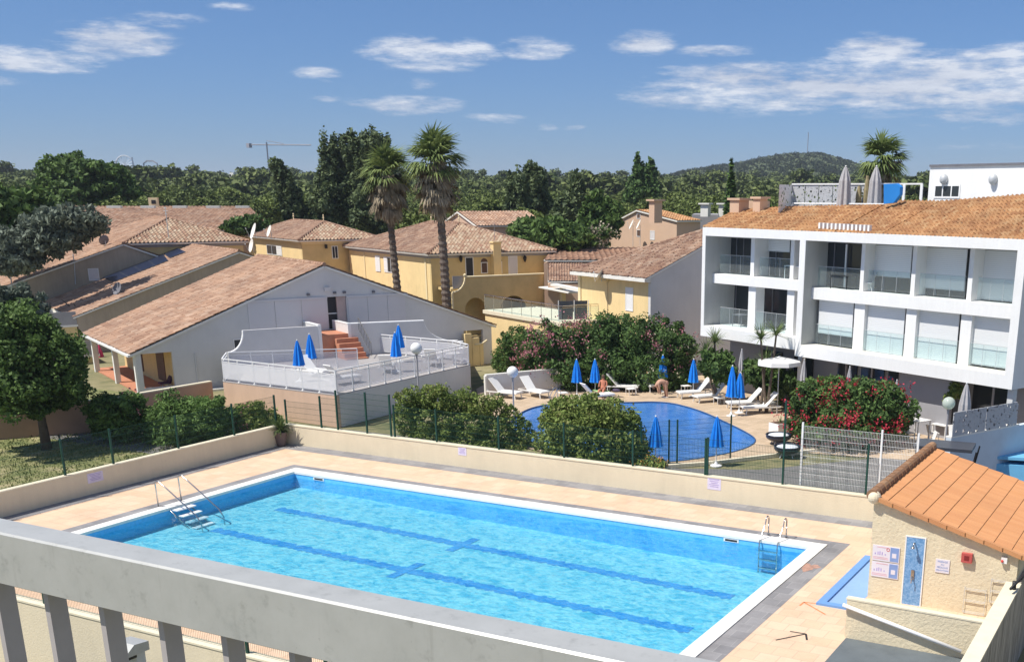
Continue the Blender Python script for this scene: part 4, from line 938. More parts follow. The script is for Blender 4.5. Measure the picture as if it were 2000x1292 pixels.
def wr3w(x0, x1, yt, yb, pane, arch=False, frame=M_whitemetal):
    s0, s1 = ws(wr3, x0, yt)[0], ws(wr3, x1, yt)[0]; z0, z1 = ws(wr3, x0, yb)[1], ws(wr3, x0, yt)[1]
    window(tH3, wr3, s0, s1, z0, z1, n=GN, pane=pane, frame_mat=frame, mull=0)
    if arch:
        mb = MB(); c0 = wr3.at((s0 + s1) / 2, z1); r = (s1 - s0) / 2
        mb.prism([c0 + u1 * r * math.cos(a) + Z3 * r * math.sin(a) + GN * .002 for a in np.linspace(0, math.pi, 10)], GN * .03); obj('arch_head', mb, pane, tH3, world=True)
wr3w(908, 924, 502, 548, M_dark); wr3w(939, 952, 512, 534, M_brown, True); wr3w(973, 980, 510, 534, M_dark, True); wr3w(992, 1010, 500, 540, M_gpanel)
for x in (898, 1023):
    q = wr3.at(ws(wr3, x, 505)[0], ws(wr3, x, 510)[1]); mb = MB(); mb.lathe([(.02, -.1), (.13, .1), (.16, .35), (.05, .5)], q + GN * .2, 8); mb.tube([q + Z3 * .5, q + GN * .2 + Z3 * .5], .02, 5); obj('wall_lantern', mb, M_black, tH3, world=True)
q = wr3.at(ws(wr3, 964, 500)[0], 2.6); mb = MB(); mb.obox(q + GN * .002 - u1 * .3, u1 * .75, GN * .55, Z3 * 3.4); mb.obox(q + GN * .002 - u1 * .38 + Z3 * 3.4, u1 * .9, GN * .65, Z3 * .12); obj('chimney', mb, M_yellow, tH3, world=True)
mb = MB(); q = q + GN * .3 + Z3 * 3.5; mb.tube([q, q + Z3 * 1.6], .02, 5); mb.tube([q + Z3 * 1.4 - u1 * .4, q + Z3 * 1.4 + u1 * .4], .012, 5); obj('aerial', mb, M_grtrim, tH3, world=True)
# curved balcony wall in front of that house with an arch below
q0 = wr3.at(ws(wr3, 880, 560)[0], 0) + GN * 2.6; BV = VP(q0, A1)
t = thing('arched_balcony', 'ochre balcony wall with curved end and arches in front of the large yellow house', 'balcony', (q0[0], q0[1], ZG))
s0 = BV.sz(884, 590)[0]; s1 = BV.sz(908, 545)[0]; s2 = BV.sz(1078, 535)[0]; z1 = BV.sz(908, 541)[1]; z0 = BV.sz(884, 571)[1]
ar0, ar1 = BV.sz(908, 600)[0], BV.sz(950, 600)[0]; az_ = BV.sz(930, 581)[1]; ac = (ar0 + ar1) / 2; ar = (ar1 - ar0) / 2
curve = [(s0 + (s1 - s0) * math.sin(k * math.pi / 2 / 8), z1 - (z1 - z0) * (math.cos(k * math.pi / 2 / 8))) for k in range(9)]
arch = [(ac - ar, -1.4)] + [(ac - ar * math.cos(k * math.pi / 10), az_ - ar + ar * math.sin(k * math.pi / 10)) for k in range(11)] + [(ac + ar, -1.4)]
b0, b1 = BV.sz(978, 600)[0], BV.sz(1028, 600)[0]; bc, br_ = (b0 + b1) / 2, (b1 - b0) / 2
arch2 = [(bc - br_, -1.4)] + [(bc - br_ * math.cos(k * math.pi / 10), az_ - ar + ar * math.sin(k * math.pi / 10)) for k in range(11)] + [(bc + br_, -1.4)]
mb = MB(); mb.holed(q0, u1, GN, [(s0, -1.5)] + [(s2, -1.5), (s2, z1)] + curve[::-1], [arch, arch2], .2); obj('balcony_wall', mb, M_och, t, world=True)
mb = MB(); cp = [q0 + u1 * a + Z3 * b + GN * .02 for a, b in curve] + [q0 + u1 * s2 + Z3 * z1 + GN * .02]; mb.tube(cp, .09, 6); mb.tube([q0 + u1 * s0 + Z3 * (-1.5) + GN * .02, cp[0]], .09, 6); obj('coping', mb, M_ylt, t, world=True)
mb = MB(); mb.sphere(q0 + u1 * s1 + Z3 * (z1 + .15) + GN * .02, .14, 10, 8); obj('ball_finial', mb, M_ylt, t, world=True)
mb = MB(); mb.sphere(q0 + u1 * (s2 - .2) + Z3 * (z1 + .15) + GN * .02, .14, 10, 8); obj('ball_finial', mb, M_ylt, t, world=True)
mb = MB(); mb.obox(q0 + u1 * s0 - GN * .2 + Z3 * (z1 - 1.1), u1 * (s2 - s0), -GN * 2.3, Z3 * .2); obj('balcony_floor', mb, M_och, t, world=True)
mb = MB(); mb.obox(q0 + u1 * (ac - .1) - GN * 1.6 + Z3 * ZG, u1 * (ar + .3), -GN * .1, Z3 * 3.2); obj('inner_wall', mb, M_och, t, world=True)
mb = MB(); mb.obox(q0 + u1 * (s0 + .2) - GN * .25 + Z3 * (z1 - .9), u1 * 1.4, GN * .04, Z3 * 1.0); obj('side_panel', mb, M_grtrim, t, world=True)

# ---- yellow house with grey side wall, next to the white block --------------------
kc = 1.12; cY = CAM + (VP((-27.39, 62.36), A1).px(1271, 537) - CAM) * kc; VYr = VP(cY, A1); VYl = VP(cY, A2)
LYl = VYl.sz(1131, 522)[0]; zY = cY[2]; LYr = 7.5; zYt = VYr.sz(1371, 480)
t = thing('yellow_terrace_house', 'yellow house with a blank grey side wall, pressed against the white apartment block', 'house', (cY[0], cY[1], ZG))
slope = (zYt[1] - zY) / zYt[0]
mb = MB(); mb.prism([cY - Z3 * (zY - ZG), cY - Z3 * (zY - ZG) + u1 * LYr, cY + u1 * LYr + Z3 * slope * LYr, cY + Z3 * -.02], u2 * .25); obj('grey_wall', mb, M_gw, t, world=True)
mb = MB(); mb.obox(cY + u2 * .26 - Z3 * (zY - ZG), u2 * (LYl - .3), u1 * .25, Z3 * (zY - ZG - .1)); obj('front_wall', mb, M_yellow, t, world=True)
mb = MB(); mb.obox(cY + u2 * (LYl - .3) - Z3 * (zY - ZG), u2 * .25, u1 * LYr, Z3 * (zY - ZG - .1)); obj('far_wall', mb, M_yellow, t, world=True)
ev = -u1 * .5 - Z3 * .5 * slope
quadroof(t, 'roof', [cY + ev + u2 * (LYl + .3), cY + ev - u2 * .12, cY + u1 * LYr + Z3 * slope * LYr - u2 * .12, cY + u1 * LYr + Z3 * slope * LYr + u2 * (LYl + .3 - LYr)], M_ctile2, wig=.06)
hp = cY + u1 * LYr + Z3 * slope * LYr + u2 * (LYl + .3 - LYr); eL = cY + ev + u2 * (LYl + .3)
quadroof(t, 'roof_hip', [eL + u1 * (2 * LYr + .9), eL, hp], M_ctile2); obj('hip_ridge', ridge(eL + Z3 * .07, hp + Z3 * .07, .12), M_ctile2, t, world=True)
mb = MB(); mb.obox(cY + ev - Z3 * .22 - u2 * .12, u2 * (LYl + .42), -u1 * .08, Z3 * .20); mb.obox(cY - Z3 * .45 - u1 * .35, u2 * (LYl + .2), u1 * .4, Z3 * .25); obj('gutter', mb, M_trim, t, world=True)
s0, s1 = sorted((VYl.sz(1237, 585)[0], VYl.sz(1222, 585)[0])); window(t, VYl, s0, s1, VYl.sz(1230, 607)[1], VYl.sz(1230, 561)[1], n=WN, mull=0, pane=M_whitemetal)
mb = MB(); mb.obox(VYl.at(VYl.sz(1133, 560)[0] - .1, ZG) + WN * .002, u2 * .3, WN * .05, Z3 * (zY - ZG - .3)); obj('corner_band', mb, M_ylt, t, world=True)
def dish(label, P, az, el, r=.45, mat=None, pole=1.0):
    """satellite dish facing az/el, on a short pole"""
    t = thing('satellite_dish', label, 'satellite dish', tuple(P)); mat = mat or M_galv
    d = Vector((math.cos(rad(az)) * math.cos(rad(el)), math.sin(rad(az)) * math.cos(rad(el)), math.sin(rad(el)))); R = d.to_track_quat('Z', 'Y').to_matrix(); c = Vector((0, 0, pole))
    mb = MB(); q = MB(); q.lathe([(.001, -.02), (r * .5, .0), (r, .09), (r, .10), (r * .5, .015), (.001, 0)], n=18); mb.add([tuple(R @ Vector(p) + c + d * .12) for p in q.v], q.f); obj('reflector', mb, mat, t)
    mb = MB(); mb.tube([(0, 0, 0), (0, 0, pole)], .03, 6); obj('pole', mb, M_galv, t)
    mb = MB(); e = c + d * (.12 + r * 1.0); lowp = R @ Vector((0, -r, .1)) + c + d * .12; mb.tube([tuple(lowp), tuple(e)], .015, 5); mb.sphere(tuple(e), .05, 8, 6); obj('arm', mb, M_galv, t)
    return t
p = VYl.px(1187, 543) + WN * .5; dish('flat satellite dish with mount on the yellow wall next to the white block', p - Z3 * .2, 200, 30, .5, paint('cream_metal', (.7, .66, .55), .5), .3)
mb = MB(); p = VYl.px(1187, 560); mb.tube([p + WN * .04 - Z3 * 2.8, p + WN * .04 + Z3 * .5, p + WN * .3 + Z3 * .8], .03, 6); mb.obox(p + WN * .05 - u2 * .2 + Z3 * .4, u2 * .4, WN * .3, Z3 * .3); tag(obj('dish_mast', mb, M_ylt), 'pale mast running down the yellow wall under the dish', 'mast')
# its terrace
zt = 1.75; ra = CAM + (ray(1098, 630)) * (zt - 10) / ray(1098, 630)[2]
t = thing('roof_terrace', 'yellow terrace building with steel and glass balustrade in front of the yellow houses', 'terrace', (ra[0], ra[1], ZG))
Lt = VP(ra, A2).sz(947, 600)[0]; Rt = VP(ra, A1).sz(1200, 625)[0] if False else 4.6
mb = MB(); mb.obox(ra - Z3 * (zt - ZG), u2 * Lt, u1 * Rt, Z3 * (zt - ZG - .25)); obj('wall', mb, M_yellow, t, world=True)
mb = MB(); mb.obox(ra - Z3 * .25 - u1 * .12 - u2 * .12, u2 * (Lt + .24), u1 * (Rt + .2), Z3 * .25); obj('floor_slab', mb, M_creamcap, t, world=True)
def balus(t, A, Bq, h, n, glass=True):
    A = np.array(A); Bq = np.array(Bq); L = np.linalg.norm(Bq - A); u = (Bq - A) / L
    mb = MB(); mb.tube([A + Z3 * h, Bq + Z3 * h], .03, 6); mb.tube([A + Z3 * (h - .12), Bq + Z3 * (h - .12)], .015, 5); obj('handrail', mb, M_steel, t, world=True)
    for i in range(n + 1):
        p = A + u * L * i / n; mb = MB(); mb.tube([p - Z3 * .15, p + Z3 * h], .02, 5); obj('post', mb, M_steel, t, world=True)
    if glass:
        mb = MB(); mb.obox(A + Z3 * .06, u * L, np.cross(u, Z3) * .012, Z3 * (h - .22)); obj('glass_panel', mb, M_pane, t, world=True)
balus(t, ra, ra + u2 * Lt, 1.1, 8); balus(t, ra, ra + u1 * Rt, 1.1, 4)
# terrace furniture: dark folded screen and a small box unit
c = ra + u2 * .7 + u1 * 1.2
tt = thing('folding_table', 'grey folded table tennis table standing on the yellow terrace', 'table', tuple(c), rad(A1 - 20))
mb = MB(); mb.prism([(-.9, -.05, .1), (.1, -.05, .1), (.1, -.2, 1.35), (-.9, -.2, 1.35)], (0, .05, 0)); mb.prism([(.2, -.05, .1), (1.1, -.05, .1), (1.1, -.2, 1.35), (.2, -.2, 1.35)], (0, .05, 0)); obj('table_half', mb, paint('slate_panel', (.10, .11, .13), .5), tt)
mb = MB(); [mb.tube([(x, -.25, 0), (x, -.3, 1.4)], .03, 6) for x in (-.95, .15, 1.15)]; obj('leg', mb, M_whitemetal, tt)
c = ra + u1 * 3.6 + u2 * 1.3; tt = thing('air_conditioner', 'white air conditioning unit on the yellow terrace by the yellow wall', 'air conditioner', tuple(c), rad(A1))
mb = MB(); mb.box((-.4, -.2, .1), (.4, .2, .8)); obj('case', mb, M_whitemetal, tt)
mb = MB(); mb.lathe([(.24, 0), (.24, .02)], (0, 0, 0), 16); mb.v = [(p[0] - .1, -.2 - p[2], p[1] + .45) for p in mb.v]; obj('fan_grille', mb, M_fit, tt)
# low roofs between the yellow houses
def flatroof(label, q, z, mat, per=.22, zd=0.0, cat='roof', name='low_roof_house', wall=M_tan):
    P = [onz(x, y, zz) for (x, y), zz in zip(q, z)]; t = thing(name, label, 'house', (P[0][0], P[0][1], ZG))
    quadroof(t, 'roof', P, mat, per=per)
    mb = MB(); low = [np.array([p[0], p[1], ZG]) for p in P]; mm = min(zz for zz in z) - .25
    mb.prism(low, Z3 * (mm - ZG)); obj('wall', mb, wall, t, world=True); return t
flatroof('low house with smooth salmon tile roof between the yellow houses', [(1062, 508), (1245, 508), (1300, 484), (1080, 484)], (4.6, 4.6, 5.24, 5.24), M_ctile, per=.5)
flatroof('small mottled tile roof just left of the yellow terrace house', [(1070, 549), (1140, 549), (1140, 514), (1070, 514)], (3.3, 3.3, 4.41, 4.41), M_ctile2)
mb = MB(); a = onz(1075, 558, 3.0); b = onz(1140, 571, 3.0); mb.obox(a, b - a, u1 * .6, Z3 * .18); a2 = onz(1052, 562, 2.7); b2 = onz(1110, 573, 2.7); mb.obox(a2, b2 - a2, u1 * 1.8, Z3 * .1)
tag(obj('pergola_beam', mb, M_trim), 'white pergola beams beside the small mottled roof', 'pergola')
mb = MB(); p = onz(1098, 590, 1.8); mb.obox(p, u1 * .35, u2 * .35, Z3 * 1.1); tag(obj('gate_pillar', mb, M_yellow), 'short yellow pillar behind the terrace balustrade', 'pillar')

# ---- far roofs ---------------------------------------------------------------------
def far_house(label, c_px, z, LA, LB, hw, zr, wall, tmat, azz=A1, name='far_house', per=.35, wins=()):
    """gabled box: c_px lower front corner of the eave, LA along azz (ridge direction), LB across"""
    c = onz(*c_px, z); a = VP(c, azz).d; b = VP(c, azz + 90).d; t = thing(name, label, 'house', (c[0], c[1], ZG))
    mb = MB(); mb.prism([c - Z3 * (z - ZG), c - Z3 * (z - ZG) + b * LB, c + b * LB - Z3 * .1, c + b * LB / 2 + Z3 * (zr - z - .1), c - Z3 * .1], a * LA); obj('wall', mb, wall, t, world=True)
    quadroof(t, 'roof_slope', [c - b * .3 - Z3 * .05 - a * .2, c - b * .3 - Z3 * .05 + a * LA, c + b * LB / 2 + Z3 * (zr - z) + a * LA, c + b * LB / 2 + Z3 * (zr - z) - a * .2], tmat, per=per)
    quadroof(t, 'roof_slope', [c + b * (LB + .3) - Z3 * .05 + a * LA, c + b * (LB + .3) - Z3 * .05 - a * .2, c + b * LB / 2 + Z3 * (zr - z) - a * .2, c + b * LB / 2 + Z3 * (zr - z) + a * LA], tmat, per=per)
    return t, c, a, b
# long terrace roof at the back left
dd = 108.0; P = [atd(215, 452, 100), atd(545, 446, 112), atd(490, 403, 122), atd(172, 402, 110)]
P[0][2] = P[1][2] = 5.6; 
for p_, px_ in ((0, (200, 450)), (1, (535, 450)), (2, (486, 403)), (3, (172, 403))): P[p_] = onz(px_[0], px_[1], 6.29 if p_ < 2 else 8.48)
n_ = np.cross(P[1] - P[0], P[2] - P[0]); P[3] = onpl(172, 403, P[0], n_)
t = thing('long_tiled_house', 'very long house with pinkish tiled roof and small vents behind the yellow hip houses', 'house', (P[0][0], P[0][1], ZG))
quadroof(t, 'roof', P, M_ctile, per=.4, crs=.6); mb = MB(); lowp = [np.array([p[0], p[1], ZG]) for p in P]; mb.prism(lowp, Z3 * 7.3); obj('wall', mb, M_tan, t, world=True)
un = (P[2] - P[3]) / np.linalg.norm(P[2] - P[3])
for x in (212, 278, 340, 405, 462):
    q = onz(x, 406, 8.50); mb = MB(); mb.obox(q, un * 1.3, np.cross(un, Z3) * .8, Z3 * .22); obj('roof_vent', mb, M_trim, t, world=True)
q = onz(291, 404, 8.5); mb = MB(); mb.obox(q, un * .9, -np.cross(un, Z3) * .8, Z3 * .95); obj('chimney', mb, M_ylt, t, world=True)
mb = MB(); mb.obox(q + un * .3 + np.cross(un, Z3) * .01 + Z3 * .3, un * .45, np.cross(un, Z3) * .02, Z3 * .4); obj('chimney_opening', mb, M_dark, t, world=True)
P = [onz(90, 430, 7.28), onz(175, 430, 7.28), onz(165, 402, 8.57), onz(95, 402, 8.57)]
t = thing('salmon_roof_house', 'salmon tiled roof half hidden by the olive tree at far left', 'house', (P[0][0], P[0][1], ZG)); quadroof(t, 'roof', P, M_ctile, per=.4)
mb = MB(); mb.prism([np.array([p[0], p[1], ZG]) for p in P], Z3 * 8.4); obj('wall', mb, M_tan, t, world=True)
# tan gable house right of centre
cT = onz(1322, 430, 7.47); VTg = VP(cT, A2); VTs = VP(cT, A1)
t = thing('tan_gable_house', 'tan two storey gable house standing in front of the pine wood', 'house', (cT[0], cT[1], ZG))
f = lambda x, y: VTg.sz(x, y)
ap = f(1245, 411); lf = f(1207, 430); ll = f(1190, 460); LT = VTs.sz(1368, 434)[0]
mb = MB(); mb.prism([VTg.at(0, ZG), VTg.at(ll[0], ZG), VTg.at(ll[0], ll[1]), VTg.at(lf[0], f(1207, 452)[1]), VTg.at(*lf), VTg.at(*ap), VTg.at(0, 7.42)], u1 * LT); obj('wall', mb, M_tan, t, world=True)
quadroof(t, 'roof_slope', [VTg.at(-.3, 7.42) - u1 * .2, VTg.at(-.3, 7.42) + u1 * LT, VTg.at(ap[0], ap[1] + .05) + u1 * LT, VTg.at(ap[0], ap[1] + .05) - u1 * .2], M_ctile3, per=.35)
quadroof(t, 'roof_slope', [VTg.at(lf[0], lf[1]) + u1 * LT, VTg.at(lf[0], lf[1]) - u1 * .2, VTg.at(ap[0], ap[1] + .05) - u1 * .2, VTg.at(ap[0], ap[1] + .05) + u1 * LT], M_ctile3, per=.35)
def tw(x0, x1, y0, y1, pane=M_brown):
    a0, a1 = sorted((f(x0, y0)[0], f(x1, y0)[0])); window(t, VTg, a0, a1, f(x0, y1)[1], f(x0, y0)[1], n=WN, pane=pane, mull=0)
tw(1244, 1251, 417, 427); tw(1244, 1251, 448, 462); tw(1270, 1279, 450, 468, M_gpanel)
q = onz(1278, 413, 8.55); mb = MB(); mb.obox(q - Z3 * 1.0, u1 * .9, u2 * .8, Z3 * 1.9); mb.obox(q + Z3 * .9 - u1 * .2 - u2 * .2, u1 * 1.3, u2 * 1.2, Z3 * .15); obj('chimney', mb, M_tan, t, world=True)
for x in (1258, 1272):
    p = VTg.px(x, 458) + WN * 1.5; dish('pale satellite dish, %s of the pair in front of the tan gable house' % ('left' if x < 1265 else 'right'), p - Z3 * 1.2, 215, 25, .55, M_trim, 2.2)
# flat grey building behind it
c = onz(1365, 419, 7.9); t = thing('flat_grey_building', 'flat roofed grey building with two chimney stacks behind the tan gable house', 'house', (c[0], c[1], ZG))
mb = MB(); V = VP(c, 200); L_ = 14; mb.obox(c - Z3 * 8.5 + np.array([-1, .3, 0]), np.array([math.cos(rad(22)), math.sin(rad(22)), 0]) * 13, np.array([-math.sin(rad(22)), math.cos(rad(22)), 0]) * 8, Z3 * 8.5); obj('wall', mb, M_grtrim, t, world=True)
for x in (1345, 1381):
    q = onz(x, 418, 8.0); q = q + np.array([.3, 2.5, 0]); mb = MB(); mb.obox(q - Z3 * .3, (.9, 0, 0), (0, .8, 0), Z3 * 1.3); mb.obox(q + Z3 * 1.0 - (.2, .2, 0), (1.3, 0, 0), (0, 1.2, 0), Z3 * .15); obj('chimney', mb, M_trim, t, world=True)
# small gable peeping between the palms and poplars
t, *_ = far_house('small tan gable house between the large yellow house and the trees', (930, 440), 7.07, 8, 7, 0, 8.3, M_tan, M_ctile, name='small_tan_house')
# dishes and lamp on the roofs
def rp(x, y, E, n): return onpl(x, y, E, n)
dish('large white dish seen edge-on at the left end of the smaller hip house', onz(500, 466, 6.0), 236, 20, .75, M_trim, .6)
dish('second white dish beside the large one left of the smaller hip house', onz(531, 468, 5.9), 238, 20, .55, M_trim, .7)
dish('round white dish below the smaller hip house', onz(496, 492, 5.0), 240, 15, .6, M_trim, .5)
dish('dark round dish near the edge of the solar panel roof', rp(234, 574, EB, nB), 265, 25, .5, M_fit, .35)
nC = np.cross(B2, (AC - EC)); nC /= np.linalg.norm(nC); nC = nC if nC[2] > 0 else -nC
dish('white dish on the ridge of the beige house in front of the olive tree', rp(163, 468, EC, nC), 236, 20, .75, M_trim, .5)
dish('small dark dish on the edge of the beige house roof', rp(207, 482, EC, nC), 170, 20, .45, M_fit, .5)
mb = MB(); q = VC.px(147, 555) + GN * .05; q2 = VC.px(145, 515) + GN * .05; mb.tube([q, q2, q2 + Z3 * .8], .04, 6); mb.tube([q2 + Z3 * .3 - u1 * .3, q2 + Z3 * .3 + u1 * .3], .02, 5); tag(obj('aerial_mast', mb, M_galv), 'thin aerial mast on the wall of the beige gable house', 'mast')
mb = MB(); q = atd(325, 425, 92); q[2] = 6.8; mb.tube([q, q + Z3 * 2.2], .03, 5); [mb.tube([q + Z3 * zz - u2 * w, q + Z3 * zz + u2 * w], .015, 4) for zz, w in ((2.1, .5), (1.9, .6), (1.7, .35))]; tag(obj('tv_aerial', mb, M_galv), 'spindly television aerial on top of the pyramid tile roof', 'aerial')
# ------------------------------------------------------------------ white apartment block
AW = 154.41; WV = VP((-7.84, 52.99), AW); wd = WV.d; wn = np.array([-wd[1], wd[0], 0]); wn = wn if wn[1] < 0 else -wn    # wn = outward (towards the pool)
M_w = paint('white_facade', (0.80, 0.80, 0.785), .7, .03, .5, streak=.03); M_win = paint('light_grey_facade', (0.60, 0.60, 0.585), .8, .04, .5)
def shutter_mat():
    m, nt, b = NT('white_slatted_shutter'); pos = objco(nt); sp = nd(nt, 'ShaderNodeSeparateXYZ'); nt.links.new(pos, sp.inputs[0])
    w = math_(nt, 'FRACT', math_(nt, 'MULTIPLY', sp.outputs[2], 11.0))
    nt.links.new(ramp(nt, w, [(0.0, (.50, .51, .52)), (.12, (.74, .75, .75)), (.9, (.74, .75, .75)), (1.0, (.50, .51, .52))]), b.inputs['Base Color']); b.inputs['Roughness'].default_value = .6
    bp = nd(nt, 'ShaderNodeBump'); bp.inputs['Strength'].default_value = .6; bp.inputs['Distance'].default_value = .01; nt.links.new(w, bp.inputs['Height']); nt.links.new(bp.outputs[0], b.inputs['Normal']); return m
M_shut = shutter_mat()
T = thing('white_apartment_block', 'white three storey apartment block with framed balconies and orange tiled roof', 'apartment building', (-7.84, 52.99, ZG))
def wp(s, z, dep=0.0): return WV.P + wd * s + Z3 * z - wn * dep
def wbox(name, s0, s1, z0, z1, d0, d1, mat=M_w, parent=None):
    mb = MB(); mb.obox(wp(s0, z0, d0), wd * (s1 - s0), -wn * (d1 - d0), Z3 * (z1 - z0)); return obj(name, mb, mat, parent or T, world=True)
S_ = lambda x, y: WV.sz(x, y)
# outer frame: right block 0..13.5, left block 13.85..21.85
def Sd(x, y, dep): return float((onpl(x, y, WV.P - wn * dep, wn) - WV.P) @ wd)
zt = 8.2
mb = MB()
mb.obox(wp(0, zt - .46, 0), wd * 21.85, -wn * 1.6, Z3 * .46)
mb.obox(wp(0, 1.62, 0), wd * .45, -wn * 1.6, Z3 * (zt - .46 - 1.62))
mb.obox(wp(13.45, 1.62, 0), wd * .42, -wn * 1.6, Z3 * (zt - .46 - 1.62))
mb.obox(wp(21.58, 1.94, 0), wd * .27, -wn * 1.6, Z3 * (zt - .46 - 1.94))
mb.obox(wp(.45, 1.62, 0), wd * 13.0, -wn * 1.6, Z3 * .62)
mb.obox(wp(13.87, 1.94, 0), wd * 7.71, -wn * 1.6, Z3 * .62)
obj('frame', mb, M_w, T, world=True)
wbox('balcony_slab', .45, 13.45, 4.68, 5.28, .62, 1.6); wbox('balcony_slab', 13.87, 21.58, 5.03, 5.57, .62, 1.6)
M_rev = paint('shaded_reveal_grey', (0.46, 0.47, 0.46), .8, .04, .5, streak=.05)  # jamb sides darker than the white frame: their shade is put into this grey
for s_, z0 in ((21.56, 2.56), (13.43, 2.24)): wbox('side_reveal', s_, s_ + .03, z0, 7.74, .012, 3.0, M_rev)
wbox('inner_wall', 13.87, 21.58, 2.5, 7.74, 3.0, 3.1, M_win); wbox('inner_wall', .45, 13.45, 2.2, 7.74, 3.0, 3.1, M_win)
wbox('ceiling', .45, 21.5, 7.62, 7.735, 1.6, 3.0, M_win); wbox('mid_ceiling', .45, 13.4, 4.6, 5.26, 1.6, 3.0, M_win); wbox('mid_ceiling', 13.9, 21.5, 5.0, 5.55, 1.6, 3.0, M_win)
wbox('rear_body', 0.02, 21.8, ZG, 8.0, 3.2, 10.5, M_w)
wbox('end_wall', 0.0, .25, 1.62, zt, 1.6, 10.5, M_w); wbox('far_end_wall', 21.6, 21.85, 1.94, zt, 1.6, 3.2, M_w); wbox('party_wall', 13.46, 13.86, 1.94, zt, 1.6, 3.2, M_win)
def bay(x0, x1, ym, z0, z1, drop, dep, gdep, nm=2):
    """bay between two pixel columns at depth dep: dark window, roller shutter lowered by 'drop', glass balustrade in front"""
    s1, s0 = Sd(x0, ym, dep), Sd(x1, ym, dep)
    w = wbox('window', s0, s1, z0, z1, dep + .10, dep + .14, M_glass)
    for k in range(1, nm + 1): wbox('window_mullion', s0 + (s1 - s0) * k / (nm + 1) - .03, s0 + (s1 - s0) * k / (nm + 1) + .03, z0, z1, dep + .06, dep + .10, M_fit, w)
    if drop > 0:
        sh = wbox('roller_shutter', s0, s1, z1 - (z1 - z0) * drop, z1, dep, dep + .05, M_shut)
        wbox('shutter_bar', s0, s1, z1 - (z1 - z0) * drop - .05, z1 - (z1 - z0) * drop, dep - .005, dep + .055, M_galv, sh)
    g0, g1 = Sd(x1 + 3, ym, gdep), Sd(x0 - 3, ym, gdep)
    g_ = wbox('glass_balustrade', g0, g1, z0 + .04, z0 + 1.05, gdep, gdep + .012, M_pane)
    wbox('top_edge', g0, g1, z0 + 1.05, z0 + 1.07, gdep - .004, gdep + .016, M_galv, g_)
    for k in (1, 2): wbox('joint', g0 + (g1 - g0) * k / 3 - .006, g0 + (g1 - g0) * k / 3 + .006, z0 + .04, z0 + 1.05, gdep - .003, gdep + .015, M_galv, g_)
for x0, x1, y, dr in ((1598, 1665, 630, .74), (1690, 1765, 645, 1.0), (1791, 1870, 660, 1.0), (1897, 1973, 675, .95)): bay(x0, x1, y, 2.30, 4.66, dr, 1.02, .86)
for x0, x1, y in ((1667, 1687, 640), (1767, 1787, 655), (1873, 1894, 670)): wbox('column', Sd(x1, y, .8), Sd(x0, y, .8), 2.24, 4.68, .80, 1.5)
for x0, x1, y, dr in ((1602, 1678, 520, 0), (1700, 1778, 530, .66), (1800, 1885, 540, .84), (1914, 1984, 550, .97)): bay(x0, x1, y, 5.33, 7.60, dr, 1.62, .95)
for x0, x1, y in ((1680, 1687, 540), (1779, 1787, 550), (1889, 1898, 560)): wbox('divider_fin', Sd(x1, y, .85), Sd(x0, y, .85), 5.28, 7.74, .85, 1.9)
wbox('window_ledge', .45, 13.45, 2.235, 2.262, .01, 1.0, paint('cream_ledge', (.76, .73, .64), .8, .08, 2)); wbox('ledge_top', 13.87, 21.56, 2.555, 2.575, .01, 2.6, M_w)
for x0, x1, y in ((1461, 1475, 600), (1536, 1550, 612)): wbox('column', Sd(x1, y, .8), Sd(x0, y, .8), 2.56, 5.03, .80, 1.5)
for x0, x1, y in ((1466, 1473, 510), (1543, 1550, 520)): wbox('divider_fin', Sd(x1, y, .85), Sd(x0, y, .85), 5.57, 7.74, .85, 2.2)
bay(1410, 1460, 600, 2.58, 5.0, 0, 2.3, .9, 1); bay(1479, 1534, 610, 2.58, 5.0, 0, 2.3, .9, 1); bay(1410, 1464, 500, 5.60, 7.6, 0, 1.9, .95, 3); bay(1487, 1541, 510, 5.60, 7.6, .30, 1.9, .95, 1)
mb = MB(); s_ = Sd(1652, 520, 1.5); mb.obox(wp(s_, 5.36, 1.5), wd * .09, -wn * .05, Z3 * 2.2); obj('curtain', mb, M_whitemetal, T, world=True)
# ground floor under the overhang
wbox('ground_wall', .3, 21.6, ZG, 1.94, 2.2, 2.5, paint('grey_ground_floor', (.30, .30, .31), .8, .06, .6))
for s0, s1 in ((11.2, 12.6), (9.3, 10.9), (7.4, 9.0), (1.2, 3.6), (14.5, 16), (17, 18.6)):
    w = wbox('glass_door', s0, s1, ZG + .05, 1.3, 2.12, 2.18, M_glass); wbox('door_frame', (s0 + s1) / 2 - .05, (s0 + s1) / 2 + .05, ZG + .05, 1.3, 2.06, 2.12, M_grtrim, w)
wbox('grey_infill', 4.0, 7.2, ZG, 1.6, .9, 1.1, paint('grey_canvas', (.33, .33, .35), .8, .06, .6))
wbox('soffit', .3, 21.6, 1.60, 1.66, 1.5, 2.3, M_grtrim)
for x in (.1, 13.6): wbox('support_column', x, x + .3, ZG, 1.62, .3, .6, M_win)
# roof
sl = .36; RP = wp(0, 8.15, .35); rn = np.cross(wd, -wn + Z3 * sl); rn /= np.linalg.norm(rn); rn = rn if rn[2] > 0 else -rn
R = lambda x, y: onpl(x, y, RP, rn)
e0, e1 = wp(21.6, 8.15, .35), wp(-12, 8.15, .35)
top = [R(2420, 348), R(1840, 394), R(1745, 393), R(1730, 401), R(1530, 405), R(1440, 411)]
obj('roof', tiles([e1, e0, R(1440, 411), R(1530, 405)], .24, .42, .04, .04, wig=.05), M_ctile3, T, world=True)
def subroof(q): obj('roof', tiles(q, .24, .42, .04, .04, wig=.05), M_ctile3, T, world=True)
